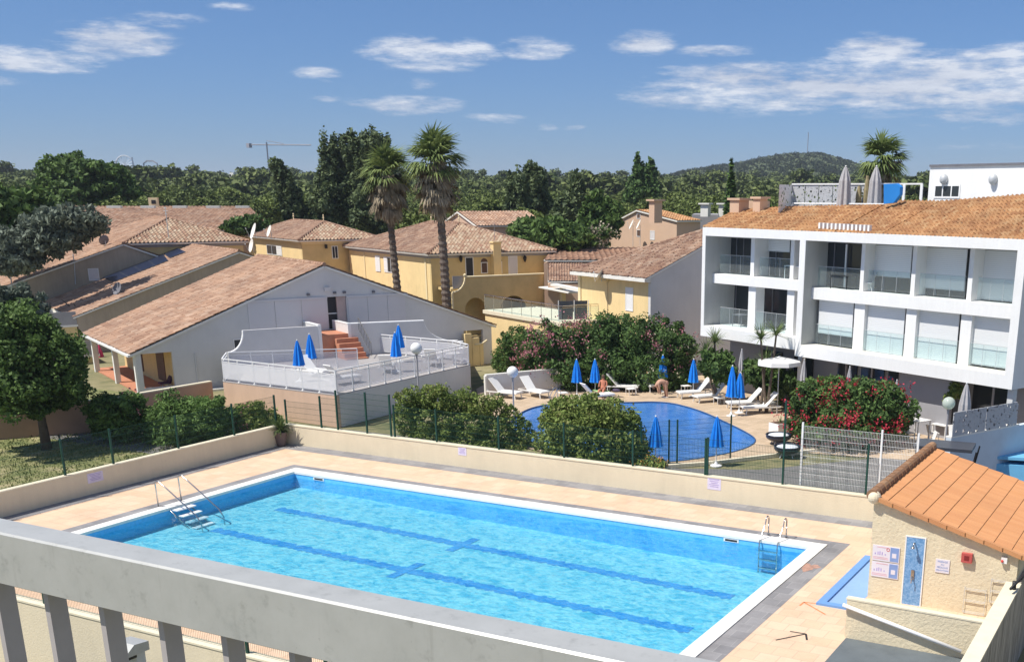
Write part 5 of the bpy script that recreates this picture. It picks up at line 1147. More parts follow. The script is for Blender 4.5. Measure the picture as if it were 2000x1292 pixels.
# split into vertical bands so the outline steps as in the photo
bpy.data.objects.remove([o for o in T.children if o.name.startswith('roof')][-1])
def foot(P): s = float((P - RP) @ wd); return wp(s, 8.15, .35)
tp = top
segs = [(tp[0], tp[1]), (tp[1], tp[2]), (tp[3], tp[4]), (tp[4], tp[5])]
for a, b in segs: subroof([foot(a), foot(b), b, a])
subroof([foot(tp[5]), e0, tp[5]])
mb = MB(); mb.prism([e1 - Z3 * .1, e0 - Z3 * .1, tp[5] - Z3 * .12, tp[4] - Z3 * .12, tp[3] - Z3 * .12, tp[1] - Z3 * .12, tp[0] - Z3 * .12], -Z3 * .05); obj('roof_deck', mb, M_w, T, world=True)
# row of white vents at the eave
for i in range(13):
    p = R(1602 + i * 8, 450 + i * .45) + rn * .1; mb = MB(); mb.obox(p, wd * .12, -wn * .2, Z3 * .3); obj('roof_vent', mb, M_whitemetal, T, world=True)
# chimneys at the left end
for (x, y, w) in ((1425, 418, .8), (1470, 416, .6)):
    p = R(x, y); mb = MB(); mb.obox(p - Z3 * .5, wd * -w, -wn * w, Z3 * 1.3); mb.obox(p + Z3 * .8 + wd * .15 + wn * .1, wd * -(w + .3), -wn * (w + .2), Z3 * .12); obj('chimney', mb, M_tan, T, world=True)
p = R(1436, 414); mb = MB(); mb.obox(p - Z3 * .6 - wn * 1.0, wd * -1.6, -wn * .3, Z3 * 1.25); obj('parapet', mb, M_tan, T, world=True)
# furniture on the balconies
def wing_chair(label, s, z, dep, mat, rz=0, group=None):
    p = wp(s, z, dep); t = thing('balcony_chair', label, 'chair', tuple(p), rad(AW) + rz, group)
    mb = MB(); mb.prism([(-.28, -.25, .42), (.28, -.25, .42), (.28, .2, .38), (-.28, .2, .38)], (0, 0, .04)); obj('seat', mb, mat, t)
    mb = MB(); mb.prism([(-.28, .2, .38), (.28, .2, .38), (.22, .42, .95), (-.22, .42, .95)], (0, .03, .02)); obj('backrest', mb, mat, t)
    for x in (-.2, .2):
        for y in (-.2, .2):
            mb = MB(); mb.tube([(x * .6, y * .6, .4), (x * 1.3, y * 1.3, 0)], .014, 5); obj('leg', mb, M_whitemetal, t)
wing_chair('white shell chair on the first balcony of the middle floor', 18.7, 2.58, 1.5, M_whitemetal, 2.6)
wing_chair('grey shell chair on the second middle floor balcony, left one', 15.9, 2.58, 1.5, M_galv, 2.6); wing_chair('grey shell chair on the second middle floor balcony, right one', 15.1, 2.58, 1.5, M_galv, 2.8)
def small_table(name, label, P, w, d, h, mat, rz=0.0, leg=.03, group=None, cat='table'):
    t = thing(name, label, cat, tuple(P), rz, group)
    mb = MB(); mb.box((-w / 2, -d / 2, h - .04), (w / 2, d / 2, h)); obj('table_top', mb, mat, t)
    for x in (-1, 1):
        for y in (-1, 1): mb = MB(); mb.box((x * (w / 2 - leg * 1.2) - leg / 2, y * (d / 2 - leg * 1.2) - leg / 2, 0), (x * (w / 2 - leg * 1.2) + leg / 2, y * (d / 2 - leg * 1.2) + leg / 2, h - .04)); obj('leg', mb, mat, t)
    return t
small_table('balcony_table', 'dark square table on the first balcony of the middle floor', wp(19.9, 2.58, 1.5), .8, .8, .7, M_fit, rad(AW))
small_table('balcony_table', 'white table on the top floor balcony of the left block', wp(15.2, 5.58, 1.4), 1.6, .8, .72, M_whitemetal, rad(AW))
small_table('balcony_table', 'dark table on the open top floor balcony with the white curtain', wp(11.8, 5.29, 1.3), 1.2, .8, .7, M_black, rad(AW))
wing_chair('pale chair beside the white curtain on the top floor', 10.1, 5.29, 1.3, M_galv, 2.2)
# roof terrace behind the tiles
zt2 = 9.05
def perf_mat(name, c, hole, sc, thr):
    m, nt, b = NT(name); pos = objco(nt); v = nd(nt, 'ShaderNodeTexVoronoi', feature='F1'); v.inputs['Scale'].default_value = sc; nt.links.new(pos, v.inputs['Vector'])
    rr = math_(nt, 'GREATER_THAN', v.outputs['Distance'], thr)
    w2 = nd(nt, 'ShaderNodeTexVoronoi', feature='F1'); w2.inputs['Scale'].default_value = sc * 2.2; nt.links.new(pos, w2.inputs['Vector'])
    rr2 = math_(nt, 'GREATER_THAN', w2.outputs['Distance'], thr * .8); k = math_(nt, 'MULTIPLY', rr, rr2)
    b.inputs['Base Color'].default_value = (*c, 1); b.inputs['Roughness'].default_value = .5
    tr = nd(nt, 'ShaderNodeBsdfTransparent'); mx = nd(nt, 'ShaderNodeMixShader'); nt.links.new(k, mx.inputs[0]); nt.links.new(tr.outputs[0], mx.inputs[1]); nt.links.new(b.outputs[0], mx.inputs[2])
    nt.links.new(mx.outputs[0], nt.nodes['Material Output'].inputs['Surface']); return m
M_perf = perf_mat('perforated_grey_panel', (.45, .46, .48), 0, 4.2, .27); M_perfw = perf_mat('perforated_white_panel', (.78, .78, .77), 0, 3.2, .26)
RTV = VP(wp(0, 0, 8.5), AW + 12)
q0, q1 = RTV.px(1546, 400), RTV.px(1800, 400); ztop = RTV.sz(1546, 361)[1]; zbot = RTV.sz(1546, 404)[1]
t = thing('perforated_screen', 'grey perforated panel screen round the roof terrace of the white block', 'screen', (q0[0], q0[1], zbot))
L = np.linalg.norm(q1 - q0); uu = (q1 - q0) / L; uu[2] = 0; nn = np.cross(uu, Z3)
k = 9
for i in range(int(k * .72)):
    mb = MB(); mb.obox(q0 * (1, 1, 0) + Z3 * (zbot - .4) + uu * L * i / k, uu * (L / k - .05), nn * .03, Z3 * (ztop - zbot + .4)); obj('panel', mb, M_perf, t, world=True)
mb = MB(); mb.obox(q0 * (1, 1, 0) + Z3 * ztop, uu * L, nn * .08, Z3 * .08)
for f_ in (.86, .985): mb.obox(q0 * (1, 1, 0) + Z3 * (zbot - .4) + uu * L * f_, uu * .14, nn * .08, Z3 * (ztop - zbot + .4))
obj('top_bar', mb, M_whitemetal, t, world=True)
a = RTV.px(1546, 400); bq = atd(1521, 402, np.hypot(a[0], a[1]) - 2.2); mb = MB(); mb.obox(a * (1, 1, 0) + Z3 * (zbot - .3), (bq - a) * (1, 1, 0), nn * .03, Z3 * (ztop - zbot + .3)); obj('end_panel', mb, M_perfw, t, world=True)
RR = VP(wp(0, 0, 5.2), AW + 4); a, bq = RR.px(1548, 398), RR.px(1742, 399)
t = thing('terrace_railing', 'white rail along the edge of the roof terrace above the tiles', 'railing', tuple(a))
mb = MB(); mb.tube([a + Z3 * .02, bq + Z3 * .0], .045, 6); mb.tube([a - Z3 * .35, bq - Z3 * .37], .03, 6); obj('rail', mb, M_whitemetal, t, world=True)
for f_ in (0, .2, .22, .5, .75, 1): mb = MB(); p = a + (bq - a) * f_; mb.tube([p - Z3 * .8, p], .05, 6); obj('post', mb, M_whitemetal, t, world=True)
fl = [wp(20, 8.95, 4.3), wp(3, 8.95, 4.3), wp(3, 8.95, 10.5), wp(20, 8.95, 10.5)]; mb = MB(); mb.prism(fl, -Z3 * .2); obj('terrace_floor', mb, M_win, T, world=True)
# ------------------------------------------------------------------ closed parasols
def parasol_proto(name, label, cat, mat, H=2.25, r=.24, low=.95, folds=8, base=True, polemat=None, P=(0, 0, 0), tip=M_whitemetal, basemat=None):
    t = thing(name, label, cat, P); pm = polemat or M_whitemetal
    mb = MB(); mb.tube([(0, 0, 0), (0, 0, H - .02)], .022, 8); obj('pole', mb, pm, t)
    pr = [(.03, H - .04), (.055, H - .12), (.12, H - .45), (.17, H - .8), (.215, low + .12), (.235, low + .02), (.20, low), (.03, low + .05)]
    mb = MB(); mb.lathe([(a * r / .235, b) for a, b in pr], n=48, fold=folds, amp=.20); obj('canopy', mb, mat, t)
    mb = MB(); mb.sphere((0, 0, H), .04, 8, 6); obj('finial', mb, tip, t)
    if base: mb = MB(); mb.lathe([(.26, 0), (.26, .05), (.1, .09), (.04, .22)], n=20); obj('base', mb, basemat or M_whitemetal, t)
    return t
M_blue = paint('bright_blue_canvas', (0.01, 0.22, 0.74), .75, .10, 6); M_greyc = paint('light_grey_canvas', (0.42, 0.41, 0.42), .85, .10, 6); M_pink = paint('pink_canvas', (0.62, 0.06, 0.16), .8, .1, 6)
M_whitec = paint('white_plastic', (0.80, 0.79, 0.76), .5, .03)
zl = ZG
def ground_px(x, y, z=None): return onz(x, y, ZG if z is None else z)
PG = 'blue parasols'
UB = parasol_proto('blue_parasol', 'closed blue parasol furthest left in front of the oleander hedge', 'parasol', M_blue, r=.285, low=.88, P=ground_px(1128, 777)); UB['group'] = PG
def by_top(x, y, H=2.25):           # foot position when only the tip is seen
    return onz(x, y, ZG + H) * (1, 1, 0) + Z3 * ZG
UB.location = tuple(by_top(1126, 701))
for (x, y), lab in (((1162, 701), 'closed blue parasol beside the seated bather in front of the oleander hedge'), ((1295, 693), 'closed blue parasol right above the bending bather'), ((1355, 701), 'closed blue parasol between the hedge and the first lounger on the right'),
                    ((1446, 727), 'front one of the two neighbouring closed blue parasols beside the right loungers')):
    dup(UB, by_top(x, y), rnd.uniform(0, 1), lab, PG)
p = atd(1431, 714, 60.6); dup(UB, p * (1, 1, 0) + Z3 * ZG, .4, 'taller looking of the two neighbouring closed blue parasols beside the right loungers', PG, scale=(1, 1, (p[2] - ZG) / 2.25))
for (x, y), lab in (((1281, 810), 'closed blue parasol partly behind the green hedge at the near pool edge'), ((1401, 810), 'closed blue parasol standing against the water at the near pool edge')):
    dup(UB, by_top(x, y, 2.3), rnd.uniform(0, 1), lab, PG)
# ------------------------------------------------------------------ second pool
zp = ZG + .12
M_deck2 = paver('beige_deck_tiles', [(0.50, 0.38, 0.26), (0.57, 0.44, 0.31)], .4, .4, joint=(.42, .32, .22), rot=rad(28), stain=.2)
def pxpoly(pts, z): return [onz(x, y, z) for x, y in pts]
poolpx = [(1010, 812), (1040, 797), (1085, 789), (1150, 787), (1225, 786.5), (1275, 785.5), (1310, 788), (1345, 796), (1380, 808), (1415, 824), (1448, 840), (1470, 853), (1475, 862), (1466, 871), (1440, 881), (1400, 890), (1350, 898), (1300, 903), (1250, 905), (1190, 902), (1120, 893), (1050, 875), (1010, 850), (998, 830)]
def smooth_loop(P, k=4):
    n = len(P); out = []
    for i in range(n):
        p0, p1, p2, p3 = (np.array(P[(i + j - 1) % n]) for j in range(4))
        for j in range(k):
            s = j / k; out.append(.5 * ((2 * p1) + (-p0 + p2) * s + (2 * p0 - 5 * p1 + 4 * p2 - p3) * s * s + (-p0 + 3 * p1 - 3 * p2 + p3) * s ** 3))
    return out
loop = smooth_loop(pxpoly(poolpx, ZG + .01)); cen = sum(loop) / len(loop)
deckpx = [(925, 770), (1000, 700), (1380, 690), (1560, 700), (2080, 700), (2080, 830), (1800, 905), (1570, 882), (1375, 906), (1290, 917), (1100, 905), (900, 850)]
dp = pxpoly([(930, 760), (1000, 725), (1380, 715), (2080, 715), (2080, 880), (1790, 900), (1562, 884), (1375, 905), (1290, 915), (1150, 903), (960, 860)], ZG + .0)
loops = [[(p[0], p[1]) for p in dp], [(p[0], p[1]) for p in loop]]
flat = [q for L_ in loops for q in L_]; tr = tessellate_polygon([[Vector((q[0], q[1], 0)) for q in L_] for L_ in loops])
mb = MB(); zz = ZG + .03; N = len(flat); mb.add([(q[0], q[1], zz) for q in flat] + [(q[0], q[1], ZG - .015) for q in flat], [tuple(t_) if ((flat[t_[1]][0] - flat[t_[0]][0]) * (flat[t_[2]][1] - flat[t_[0]][1]) - (flat[t_[1]][1] - flat[t_[0]][1]) * (flat[t_[2]][0] - flat[t_[0]][0])) > 0 else tuple(t_[::-1]) for t_ in tr])
o = len(dp); m_ = len(loop); mb.add([], []); mb.f += [(o + i, o + (i + 1) % m_, N + o + (i + 1) % m_, N + o + i) for i in range(m_)]; mb.mi += [0] * m_
struct('lower_pool_deck', mb, M_deck2)
M_p2 = paint('deep_blue_mosaic', (0.12, 0.30, 0.66), .5, .1, 3)
mb = MB(); mb.add([(p[0], p[1], ZG - .012) for p in loop], [tuple(range(m_))]); struct('lower_pool_floor', mb, M_p2)
M_water2 = water_mat('deep_blue_water', (0.74, 0.88, 0.98), None, 1.3, 0.5, .25, 2.2, 1.33, .35)
mb = MB(); mb.add([(p[0], p[1], ZG + .012) for p in loop], [tuple(range(m_))]); struct('lower_pool_water', mb, M_water2)
mb = MB(); cp = [(p + (p - cen) / np.linalg.norm(p - cen) * .0) * (1, 1, 0) + Z3 * (ZG + .04) for p in loop]; mb.tube(cp + [cp[0]], .035, 5, cap=False); struct('lower_pool_edge', mb, paint('dark_blue_edge', (.03, .09, .22), .4))
# road and kerb between the pools
M_asph = paint('pale_asphalt', (0.17, 0.165, 0.16), .95, .15, 3, bump=.3, bscale=80)
rd = [(-60, 34.9), (14, 34.9), (14, 62), (-10, 60), (-13, 50), (-17, 45.2), (-22, 43.0), (-30, 43.6), (-40, 43.5), (-60, 40.5)]
mb = MB(); mb.add([(x, y, ZG + .004) for x, y in rd], [tuple(range(len(rd)))]); struct('service_road', mb, M_asph)
mb = MB(); kp = [onz(x, y, ZG) for x, y in ((1270, 917), (1378, 909), (1562, 887), (1620, 880))]
for a, b in zip(kp, kp[1:]):
    u_ = (b - a) / np.linalg.norm(b - a); mb.obox(a - u_ * .02, b - a, np.cross(Z3, u_) * .18, Z3 * .16)
struct('kerb', mb, M_creamcap)
# ------------------------------------------------------------------ loungers
def lounger_proto(label, P, rz):
    t = thing('sun_lounger', label, 'sun lounger', P, rz, 'white loungers round the lower pool')
    mb = MB(); mb.box((0, -.30, .30), (1.22, .30, .33)); obj('seat', mb, M_whitec, t)
    t.scale = (1.08, 1.12, 1.28)
    mb = MB(); a = math.radians(42); mb.prism([(1.22, -.30, .30), (1.22 + .82 * math.cos(a), -.30, .30 + .82 * math.sin(a)), (1.22 + .82 * math.cos(a) - .02, -.30, .33 + .82 * math.sin(a)), (1.20, -.30, .335)], (0, .6, 0)); obj('backrest', mb, M_whitec, t)
    mb = MB(); [mb.box((0, y, .25), (1.95, y + .04, .30)) for y in (-.34, .30)]; mb.box((0, -.30, .25), (.04, .30, .30)); mb.box((1.91, -.30, .25), (1.95, .30, .30)); obj('frame', mb, M_whitec, t)
    for x in (.12, 1.72):
        for y in (-.32, .28): mb = MB(); mb.prism([(x, y, .26), (x + .05, y, .26), (x + (.0 if x < 1 else .06), y, 0), (x - (.05 if x < 1 else -.01), y, 0)], (0, .04, 0)); obj('leg', mb, M_whitec, t)
    return t
def az_px(a, b): p, q = onz(*a, ZG), onz(*b, ZG); return math.atan2(q[1] - p[1], q[0] - p[0])
right_az = az_px((1330, 778), (1410, 771))
L0 = lounger_proto('white lounger nearest the hedge in the right hand row, left of the others', ground_px(1322, 783), 0)
gaz = math.atan2(*(onz(1385, 777, ZG) - onz(1322, 783, ZG))[[1, 0]])
def foot_az(foot, head): a = onz(*foot, ZG + .3); b = onz(*head, ZG + .85); return math.atan2(b[1] - a[1], b[0] - a[0])
items = [((1324, 768), (1382, 748)), ((1357, 776), (1414, 754)), ((1420, 788), (1484, 768)), ((1450, 797), (1513, 776))]
labs = ['white lounger nearest the hedge in the right hand row', 'second white lounger from the hedge in the right hand row', 'third white lounger in the right hand row, left of the front one', 'white lounger closest to the planter in the right hand row']
for i, ((fx_, fy_), (hx, hy)) in enumerate(items):
    P = onz(fx_, fy_, ZG + .33) * (1, 1, 0) + Z3 * (ZG + .03); Q = onz(hx, hy, ZG + .85); az_ = math.atan2(Q[1] - P[1], Q[0] - P[0])
    if i == 0: L0.location = tuple(P); L0.rotation_euler.z = az_; L0['label'] = labs[0]
    else: dup(L0, P, az_, labs[i])
lf = [((1015, 769), (975, 748), 'white lounger left of the grey lamp post, by the low grey wall'), ((1066, 768), (1022, 743), 'white lounger just right of the grey lamp post'),
      ((1248, 756), (1208, 738), 'white lounger with a grey shaded back beside the hedge'), ((1281, 756), (1249, 730), 'white lounger with raised back left of the bending bather'), ((1195, 770), (1150, 757), 'white lounger behind the hedge with clothes on it')]
for (fx_, fy_), (hx, hy), lab in lf:
    P = onz(fx_, fy_, ZG + .33) * (1, 1, 0) + Z3 * (ZG + .03); Q = onz(hx, hy, ZG + .85); dup(L0, P, math.atan2(Q[1] - P[1], Q[0] - P[0]), lab)
lt = [((885, 686), (870, 680), 0)]
TG = 'small white side tables'
ST = small_table('side_table', 'white side table beside the second right hand lounger', ground_px(1404, 790) + Z3 * .03, .5, .5, .40, M_whitec, right_az, group=TG)
for (x, y), lab in (((1508, 806), 'white side table in front of the planter'), ((1100, 786), 'white side table by the pool ladder near the hedge'), ((1340, 772), 'white side table at the foot of the first right hand lounger'), ((1433, 792), 'white side table under the paired blue parasols'), ((1232, 778), 'white side table in front of the clothes lounger')):
    dup(ST, ground_px(x, y - 6) + Z3 * .03, right_az, lab, TG)
# ladder of the lower pool
c = ground_px(1080, 790); t = thing('lower_pool_ladder', 'small steel ladder at the far left of the lower pool', 'ladder', tuple(c), right_az)
for y in (0, .5):
    mb = MB(); mb.tube([(.5, y, 0), (.5, y, .75), (.42, y, .88), (.28, y, .85), (.05, y, .45), (0, y, 0)], .02, 6); obj('rail', mb, M_steel, t)
# ------------------------------------------------------------------ globe lamps
M_globe = paint('white_globe', (0.80, 0.80, 0.78), .35, .02)
def globe(label, top_px, r, H, zb=ZG, mat=None, D=None):
    p = onz(*top_px, zb + H) if D is None else atd(*top_px, D); b = p * (1, 1, 0) + Z3 * zb; t = thing('globe_lamp', label, 'street lamp', tuple(b), group=None)
    H = p[2] - zb
    mb = MB(); mb.sphere((0, 0, H), r, 24, 16); obj('globe', mb, mat or M_globe, t, smooth=True)
    mb = MB(); mb.tube([(0, 0, 0), (0, 0, H - r * .9)], .045, 8); mb.lathe([(.11, 0), (.11, .08), (.05, .16)], n=12); mb.lathe([(.05, H - r - .06), (.09, H - r + .02), (.09, H - r + .05)], n=12); obj('post', mb, M_grtrim, t)
    return t
gr = lambda D, px: px * D / FPX
globe('white globe lamp in front of the low grey wall and the left loungers', (1001, 726), .30, 2.6)
globe('white globe lamp on the corner of the grey terrace', (813, 680), .30, 3.9)
globe('white globe lamp above the red oleander in front of the white block', (1654, 694), .27, 3.2)
M_gg = glass_sheet('clear_greenish_globe', (.75, .82, .74), .55, .15)
globe('greenish clear globe lamp beside the perforated panel wall', (1853, 787), .29, 2.6, mat=M_gg)
globe('white globe lamp far left behind the trees', (8, 462), .33, 7, D=105)
# ------------------------------------------------------------------ grey wall, terrace of the grey house
TC = onz(662, 835, -1.5); zT = .15
t = thing('raised_terrace', 'raised peach and grey walled terrace in front of the grey gable house', 'terrace', tuple(TC))
Tl = TC * (1, 1, 0) + np.array([-8.45, .5, 0]); Tll = Tl + np.array([-1.7, 1.9, 0]); Tr = TC * (1, 1, 0) + np.array([-.25, 12.1, 0])
gq = G.P + GN * .02
Tc0 = TC * (1, 1, 0)
back1 = G.P + u1 * 6.0 + GN * .3; back2 = G.P + u1 * 21 + GN * .3
mb = MB(); mb.obox(Tc0 + Z3 * ZG, Tl - Tc0, (0, .2, 0), Z3 * (zT - ZG)); mb.obox(Tl + Z3 * ZG, Tll - Tl, (.1, .15, 0), Z3 * (zT - ZG)); obj('peach_wall', mb, M_peach, t, world=True)
mb = MB(); mb.obox(Tc0 + (.0, .21, ZG), Tr - Tc0 - (0, .21, 0), (-.2, 0, 0), Z3 * (zT - ZG)); obj('grey_wall', mb, M_gw, t, world=True)
fl = [Tc0 + (0, 0, 0), Tr, back2 * (1, 1, 0), back1 * (1, 1, 0), Tll, Tl]; mb = MB(); mb.prism([p * (1, 1, 0) + Z3 * (zT - .02) for p in fl], Z3 * .06); obj('floor', mb, paint('grey_terrace_floor', (.36, .34, .33), .9, .08), t, world=True)
M_mesh = glass_sheet('white_mesh_fabric', (.92, .92, .93), .50, .6); M_mesh2 = glass_sheet('thin_mesh_fabric', (.9, .9, .92), .28, .6)
def wrail(A, Bq, n, h=1.18, z=None, fab=M_mesh, label=None, drop=.02):
    z = zT + .04 if z is None else z; A = np.array(A) * (1, 1, 0) + Z3 * z; Bq = np.array(Bq) * (1, 1, 0) + Z3 * z; L_ = np.linalg.norm(Bq - A); u_ = (Bq - A) / L_; nn_ = np.cross(u_, Z3)
    q = thing('terrace_railing', label, 'railing', tuple(A))
    mb = MB(); mb.obox(A + Z3 * h - nn_ * .03, Bq - A, nn_ * .06, Z3 * .05); mb.obox(A + Z3 * (h - .16) - nn_ * .02, Bq - A, nn_ * .04, Z3 * .03); mb.obox(A + Z3 * .12 - nn_ * .02, Bq - A, nn_ * .04, Z3 * .03); obj('rail', mb, M_whitemetal, q, world=True)
    for i in range(n + 1):
        p = A + u_ * L_ * i / n; mb = MB(); mb.obox(p - u_ * .025 - nn_ * .025 + Z3 * 0, u_ * .05, nn_ * .05, Z3 * h); mb.obox(p - u_ * .06 - nn_ * .06, u_ * .12, nn_ * .12, Z3 * .05); obj('post', mb, M_whitemetal, q, world=True)
    mb = MB(); mb.obox(A + Z3 * .16 - nn_ * .032, Bq - A, nn_ * .006, Z3 * (h - .34)); obj('mesh_screen', mb, fab, q, world=True)
wrail(Tc0 + (-.05, .1, 0), Tl + (0, .1, 0), 7, label='white rail with white mesh screen on the front edge of the raised terrace'); wrail(Tl + (0, .1, 0), Tll + (.05, .1, 0), 2, label='short angled white rail at the left end of the raised terrace')
wrail(Tc0 + (-.1, .1, 0), Tr + (-.1, 0, 0), 9, fab=M_mesh2, label='white rail along the right side of the raised terrace beside the hedge')
Tb = Tr + (-1.9, .95, 0)
wrail(Tr + (-.1, 0, 0), Tb, 2, fab=M_mesh2, label='short white rail at the far end of the raised terrace')
D1 = onz(735, 690, zT); wrail(Tb, D1, 5, fab=M_mesh2, label='white rail at the back of the raised terrace right of the steps')
D2 = onz(686, 735, zT); Dl = onz(440, 730, zT); wrail(Tll + (.1, .2, 0), onz(684, 738, zT) if False else onz(700, 722, zT), 6, fab=M_mesh2, label='white rail at the back of the raised terrace left of the steps')
# curved stair walls and steps
def stairwall(label, px, base_px, dist_off, curve_side):
    pass
Q = VP(G.P + GN * 2.6, A1)
def qsz(x, y): return Q.sz(x, y)
def swall(label, pts, cap_from, th=.18):
    t_ = thing('stair_wall', label, 'wall', tuple(Q.at(pts[0][0], ZG)))
    mb = MB(); mb.holed(Q.P, u1, GN, pts, [], th); obj('wall_body', mb, M_gw, t_, world=True)
    mb = MB(); cps = [Q.at(a, b) - GN * th / 2 for a, b in pts[cap_from[0]:cap_from[1]]]; mb.tube(cps, .09, 6); obj('coping', mb, M_whitemetal, t_, world=True)
a0 = qsz(446, 690); a1 = qsz(476, 645); a2 = qsz(624, 636); b2 = qsz(634, 678)
cv = [(a0[0] + (a1[0] - a0[0]) * math.sin(k * math.pi / 16), a1[1] - (a1[1] - a0[1]) * math.cos(k * math.pi / 16)) for k in range(9)]
swall('grey wall with a white quarter circle edge left of the steps', [(a0[0], ZG), (a2[0], ZG), (a2[0], a2[1]), ] + cv[::-1], (3, 12))
c0 = qsz(682, 633); c1 = qsz(828, 627); c2 = qsz(905, 668)
cv2 = [(c1[0] + (c2[0] - c1[0]) * (1 - math.cos(k * math.pi / 16)), c1[1] - (c1[1] - c2[1]) * math.sin(k * math.pi / 16)) for k in range(9)]
swall('grey wall with a curved right end, right of the steps', [(c0[0], ZG)] + [(c2[0], ZG)] + cv2[::-1] + [(c0[0], c0[1])], (2, 12))
def retwall(label, s, ztop):     # wall end running back to the gable
    t_ = thing('stair_side_wall', label, 'wall', tuple(Q.at(s, ZG))); mb = MB(); mb.obox(Q.at(s, ZG) + GN * .0, u1 * .18, -GN * 2.55, Z3 * (ztop - ZG)); obj('wall_body', mb, M_gw, t_, world=True)
    mb = MB(); mb.obox(Q.at(s - .02, ztop), u1 * .22, -GN * 2.5, Z3 * .07); mb.obox(Q.at(s - .01, ZG) + GN * .002, u1 * .2, GN * .03, Z3 * (ztop - ZG)); obj('white_edge', mb, M_whitemetal, t_, world=True)
retwall('white edged side wall on the left of the steps', a2[0] - .1, a2[1]); retwall('white edged side wall on the right of the steps', c0[0] - .1, c0[1])
t = thing('terracotta_steps', 'terracotta steps leading up to the recessed door of the grey gable house', 'steps', tuple(Q.at(a2[0], zT)))
mb = MB(); mb.obox(Q.at(a2[0] + .1, zT), u1 * (c0[0] - a2[0] - .2), -GN * 2.5, Z3 * 1.45); obj('landing', mb, M_terra, t, world=True)
for i in range(5):
    mb = MB(); mb.obox(Q.at(a2[0] + .9, zT) + GN * (.35 * i), u1 * (c0[0] - a2[0] - .5), GN * .35, Z3 * (1.45 - .27 * (i + 1) + .02)); obj('step', mb, M_terra, t, world=True)
t = thing('stair_railing', 'dark metal stair railing beside the terracotta steps', 'railing', tuple(Q.at(c0[0] + .5, zT)))
ps = [Q.at(c0[0] + .55, zT + 1.5) + GN * .15 + Z3 * .9, Q.at(c0[0] + .55, zT + .1) + GN * 1.9 + Z3 * .9]
mb = MB(); mb.tube(ps, .025, 6); mb.tube([p - Z3 * .75 for p in ps], .02, 6); obj('rail', mb, M_black, t, world=True)
for k in range(9): p = ps[0] + (ps[1] - ps[0]) * k / 8; mb = MB(); mb.tube([p, p - Z3 * .8], .012, 5); obj('bar', mb, M_black, t, world=True)
# parasols and loungers on the terrace
def tpar(x, y, lab, H=2.2): dup(UB, onz(x, y, zT + H) * (1, 1, 0) + Z3 * (zT + .04), rnd.uniform(0, 2), lab, PG)
tpar(580, 667, 'closed blue parasol at the left of the raised terrace, front one of its pair'); tpar(604, 655, 'closed blue parasol at the left of the raised terrace, rear one of its pair')
tpar(771, 652, 'closed blue parasol on the right part of the raised terrace, front one of its pair'); tpar(778, 637, 'closed blue parasol on the right part of the raised terrace, rear one of its pair')
for (fx_, fy_), (hx, hy), lab in (((640, 728), (600, 705), 'white lounger beside the left pair of terrace parasols'), ((700, 735), (655, 722), 'white lounger behind the mesh near the terrace corner'), ((760, 712), (735, 722), 'white lounger below the right pair of terrace parasols'), ((895, 682), (862, 690), 'white lounger at the far right end of the raised terrace'), ((850, 700), (820, 708), 'white lounger behind the globe lamp on the terrace')):
    P = onz(fx_, fy_, zT + .33) * (1, 1, 0) + Z3 * (zT + .05); Qq = onz(hx, hy, zT + .85); dup(L0, P, math.atan2(Qq[1] - P[1], Qq[0] - P[0]), lab, 'white loungers on the raised terrace')
mb = MB(); c = onz(885, 690, zT + .7) * (1, 1, 0) + Z3 * zT; tt = thing('round_table', 'round white table at the right end of the raised terrace', 'table', tuple(c)); mb.lathe([(.45, .70), (.45, .73)], n=20); obj('table_top', mb, M_whitec, tt); mb = MB(); mb.lathe([(.22, 0), (.05, .06), (.04, .7)], n=12); obj('leg', mb, M_whitec, tt)
# narrow yellow piers at the right end of the grey house
t = thing('yellow_entry_wall', 'yellow garden wall with white curved coping at the right end of the grey house', 'wall', tuple(onz(935, 700, ZG)))
EP = VP(G.P + u1 * 21.9 + GN * .6, A1)
for x0, x1, yt in ((908, 921, 652), (922, 936, 660), (937, 944, 672)):
    s0, z0 = EP.sz(x0, yt); s1, z1 = EP.sz(x1, yt); mb = MB(); mb.obox(EP.at(s0, ZG), u1 * (s1 - s0), -GN * .4, Z3 * (z0 - ZG)); obj('pier', mb, M_yellow, t, world=True)
s0, z0 = EP.sz(935, 672); s1, z1 = EP.sz(951, 664); mb = MB(); mb.tube([EP.at(s0 - .3, z0), EP.at(s0, z0), EP.at((s0 + s1) / 2, z0 + .06), EP.at(s1, z1)], .07, 6); obj('coping', mb, M_ylt, t, world=True)
# low grey wall behind the left loungers
p = onz(952, 775, ZG); V = VP(p, 60); t = thing('garden_wall', 'low grey wall with white cap behind the two left loungers', 'wall', tuple(p)); mb = MB(); mb.obox(p, V.d * 5.2, V.n * .2, Z3 * 1.25); obj('wall_body', mb, M_gw, t, world=True); mb = MB(); mb.obox(p + Z3 * 1.25 - V.d * .03 - V.n * .03, V.d * 5.3, V.n * .26, Z3 * .08); mb.obox(p - V.d * .1, V.d * .1, V.n * .2, Z3 * 1.25); obj('cap', mb, M_trim, t, world=True)
# brown garden wall at the left behind the lawn
a = onz(-120, 868, ZG); b = onz(205, 842, ZG); c = onz(520, 800, ZG); zw = 1.55
t = thing('brown_garden_wall', 'brown shaded garden wall behind the lawn at the left', 'wall', tuple(b)); M_bw = paint('brown_render', (0.42, 0.27, 0.19), .9, .08, .8)
for p, q in ((a, b), (b, onz(420, 800, ZG))):
    mb = MB(); u_ = (q - p) / np.linalg.norm(q - p); mb.obox(p, q - p, np.cross(Z3, u_) * .2, Z3 * zw); obj('wall_body', mb, M_bw, t, world=True)
    mb = MB(); mb.obox(p + Z3 * zw, q - p, np.cross(Z3, u_) * .24, Z3 * .06); obj('coping', mb, M_creamcap, t, world=True)
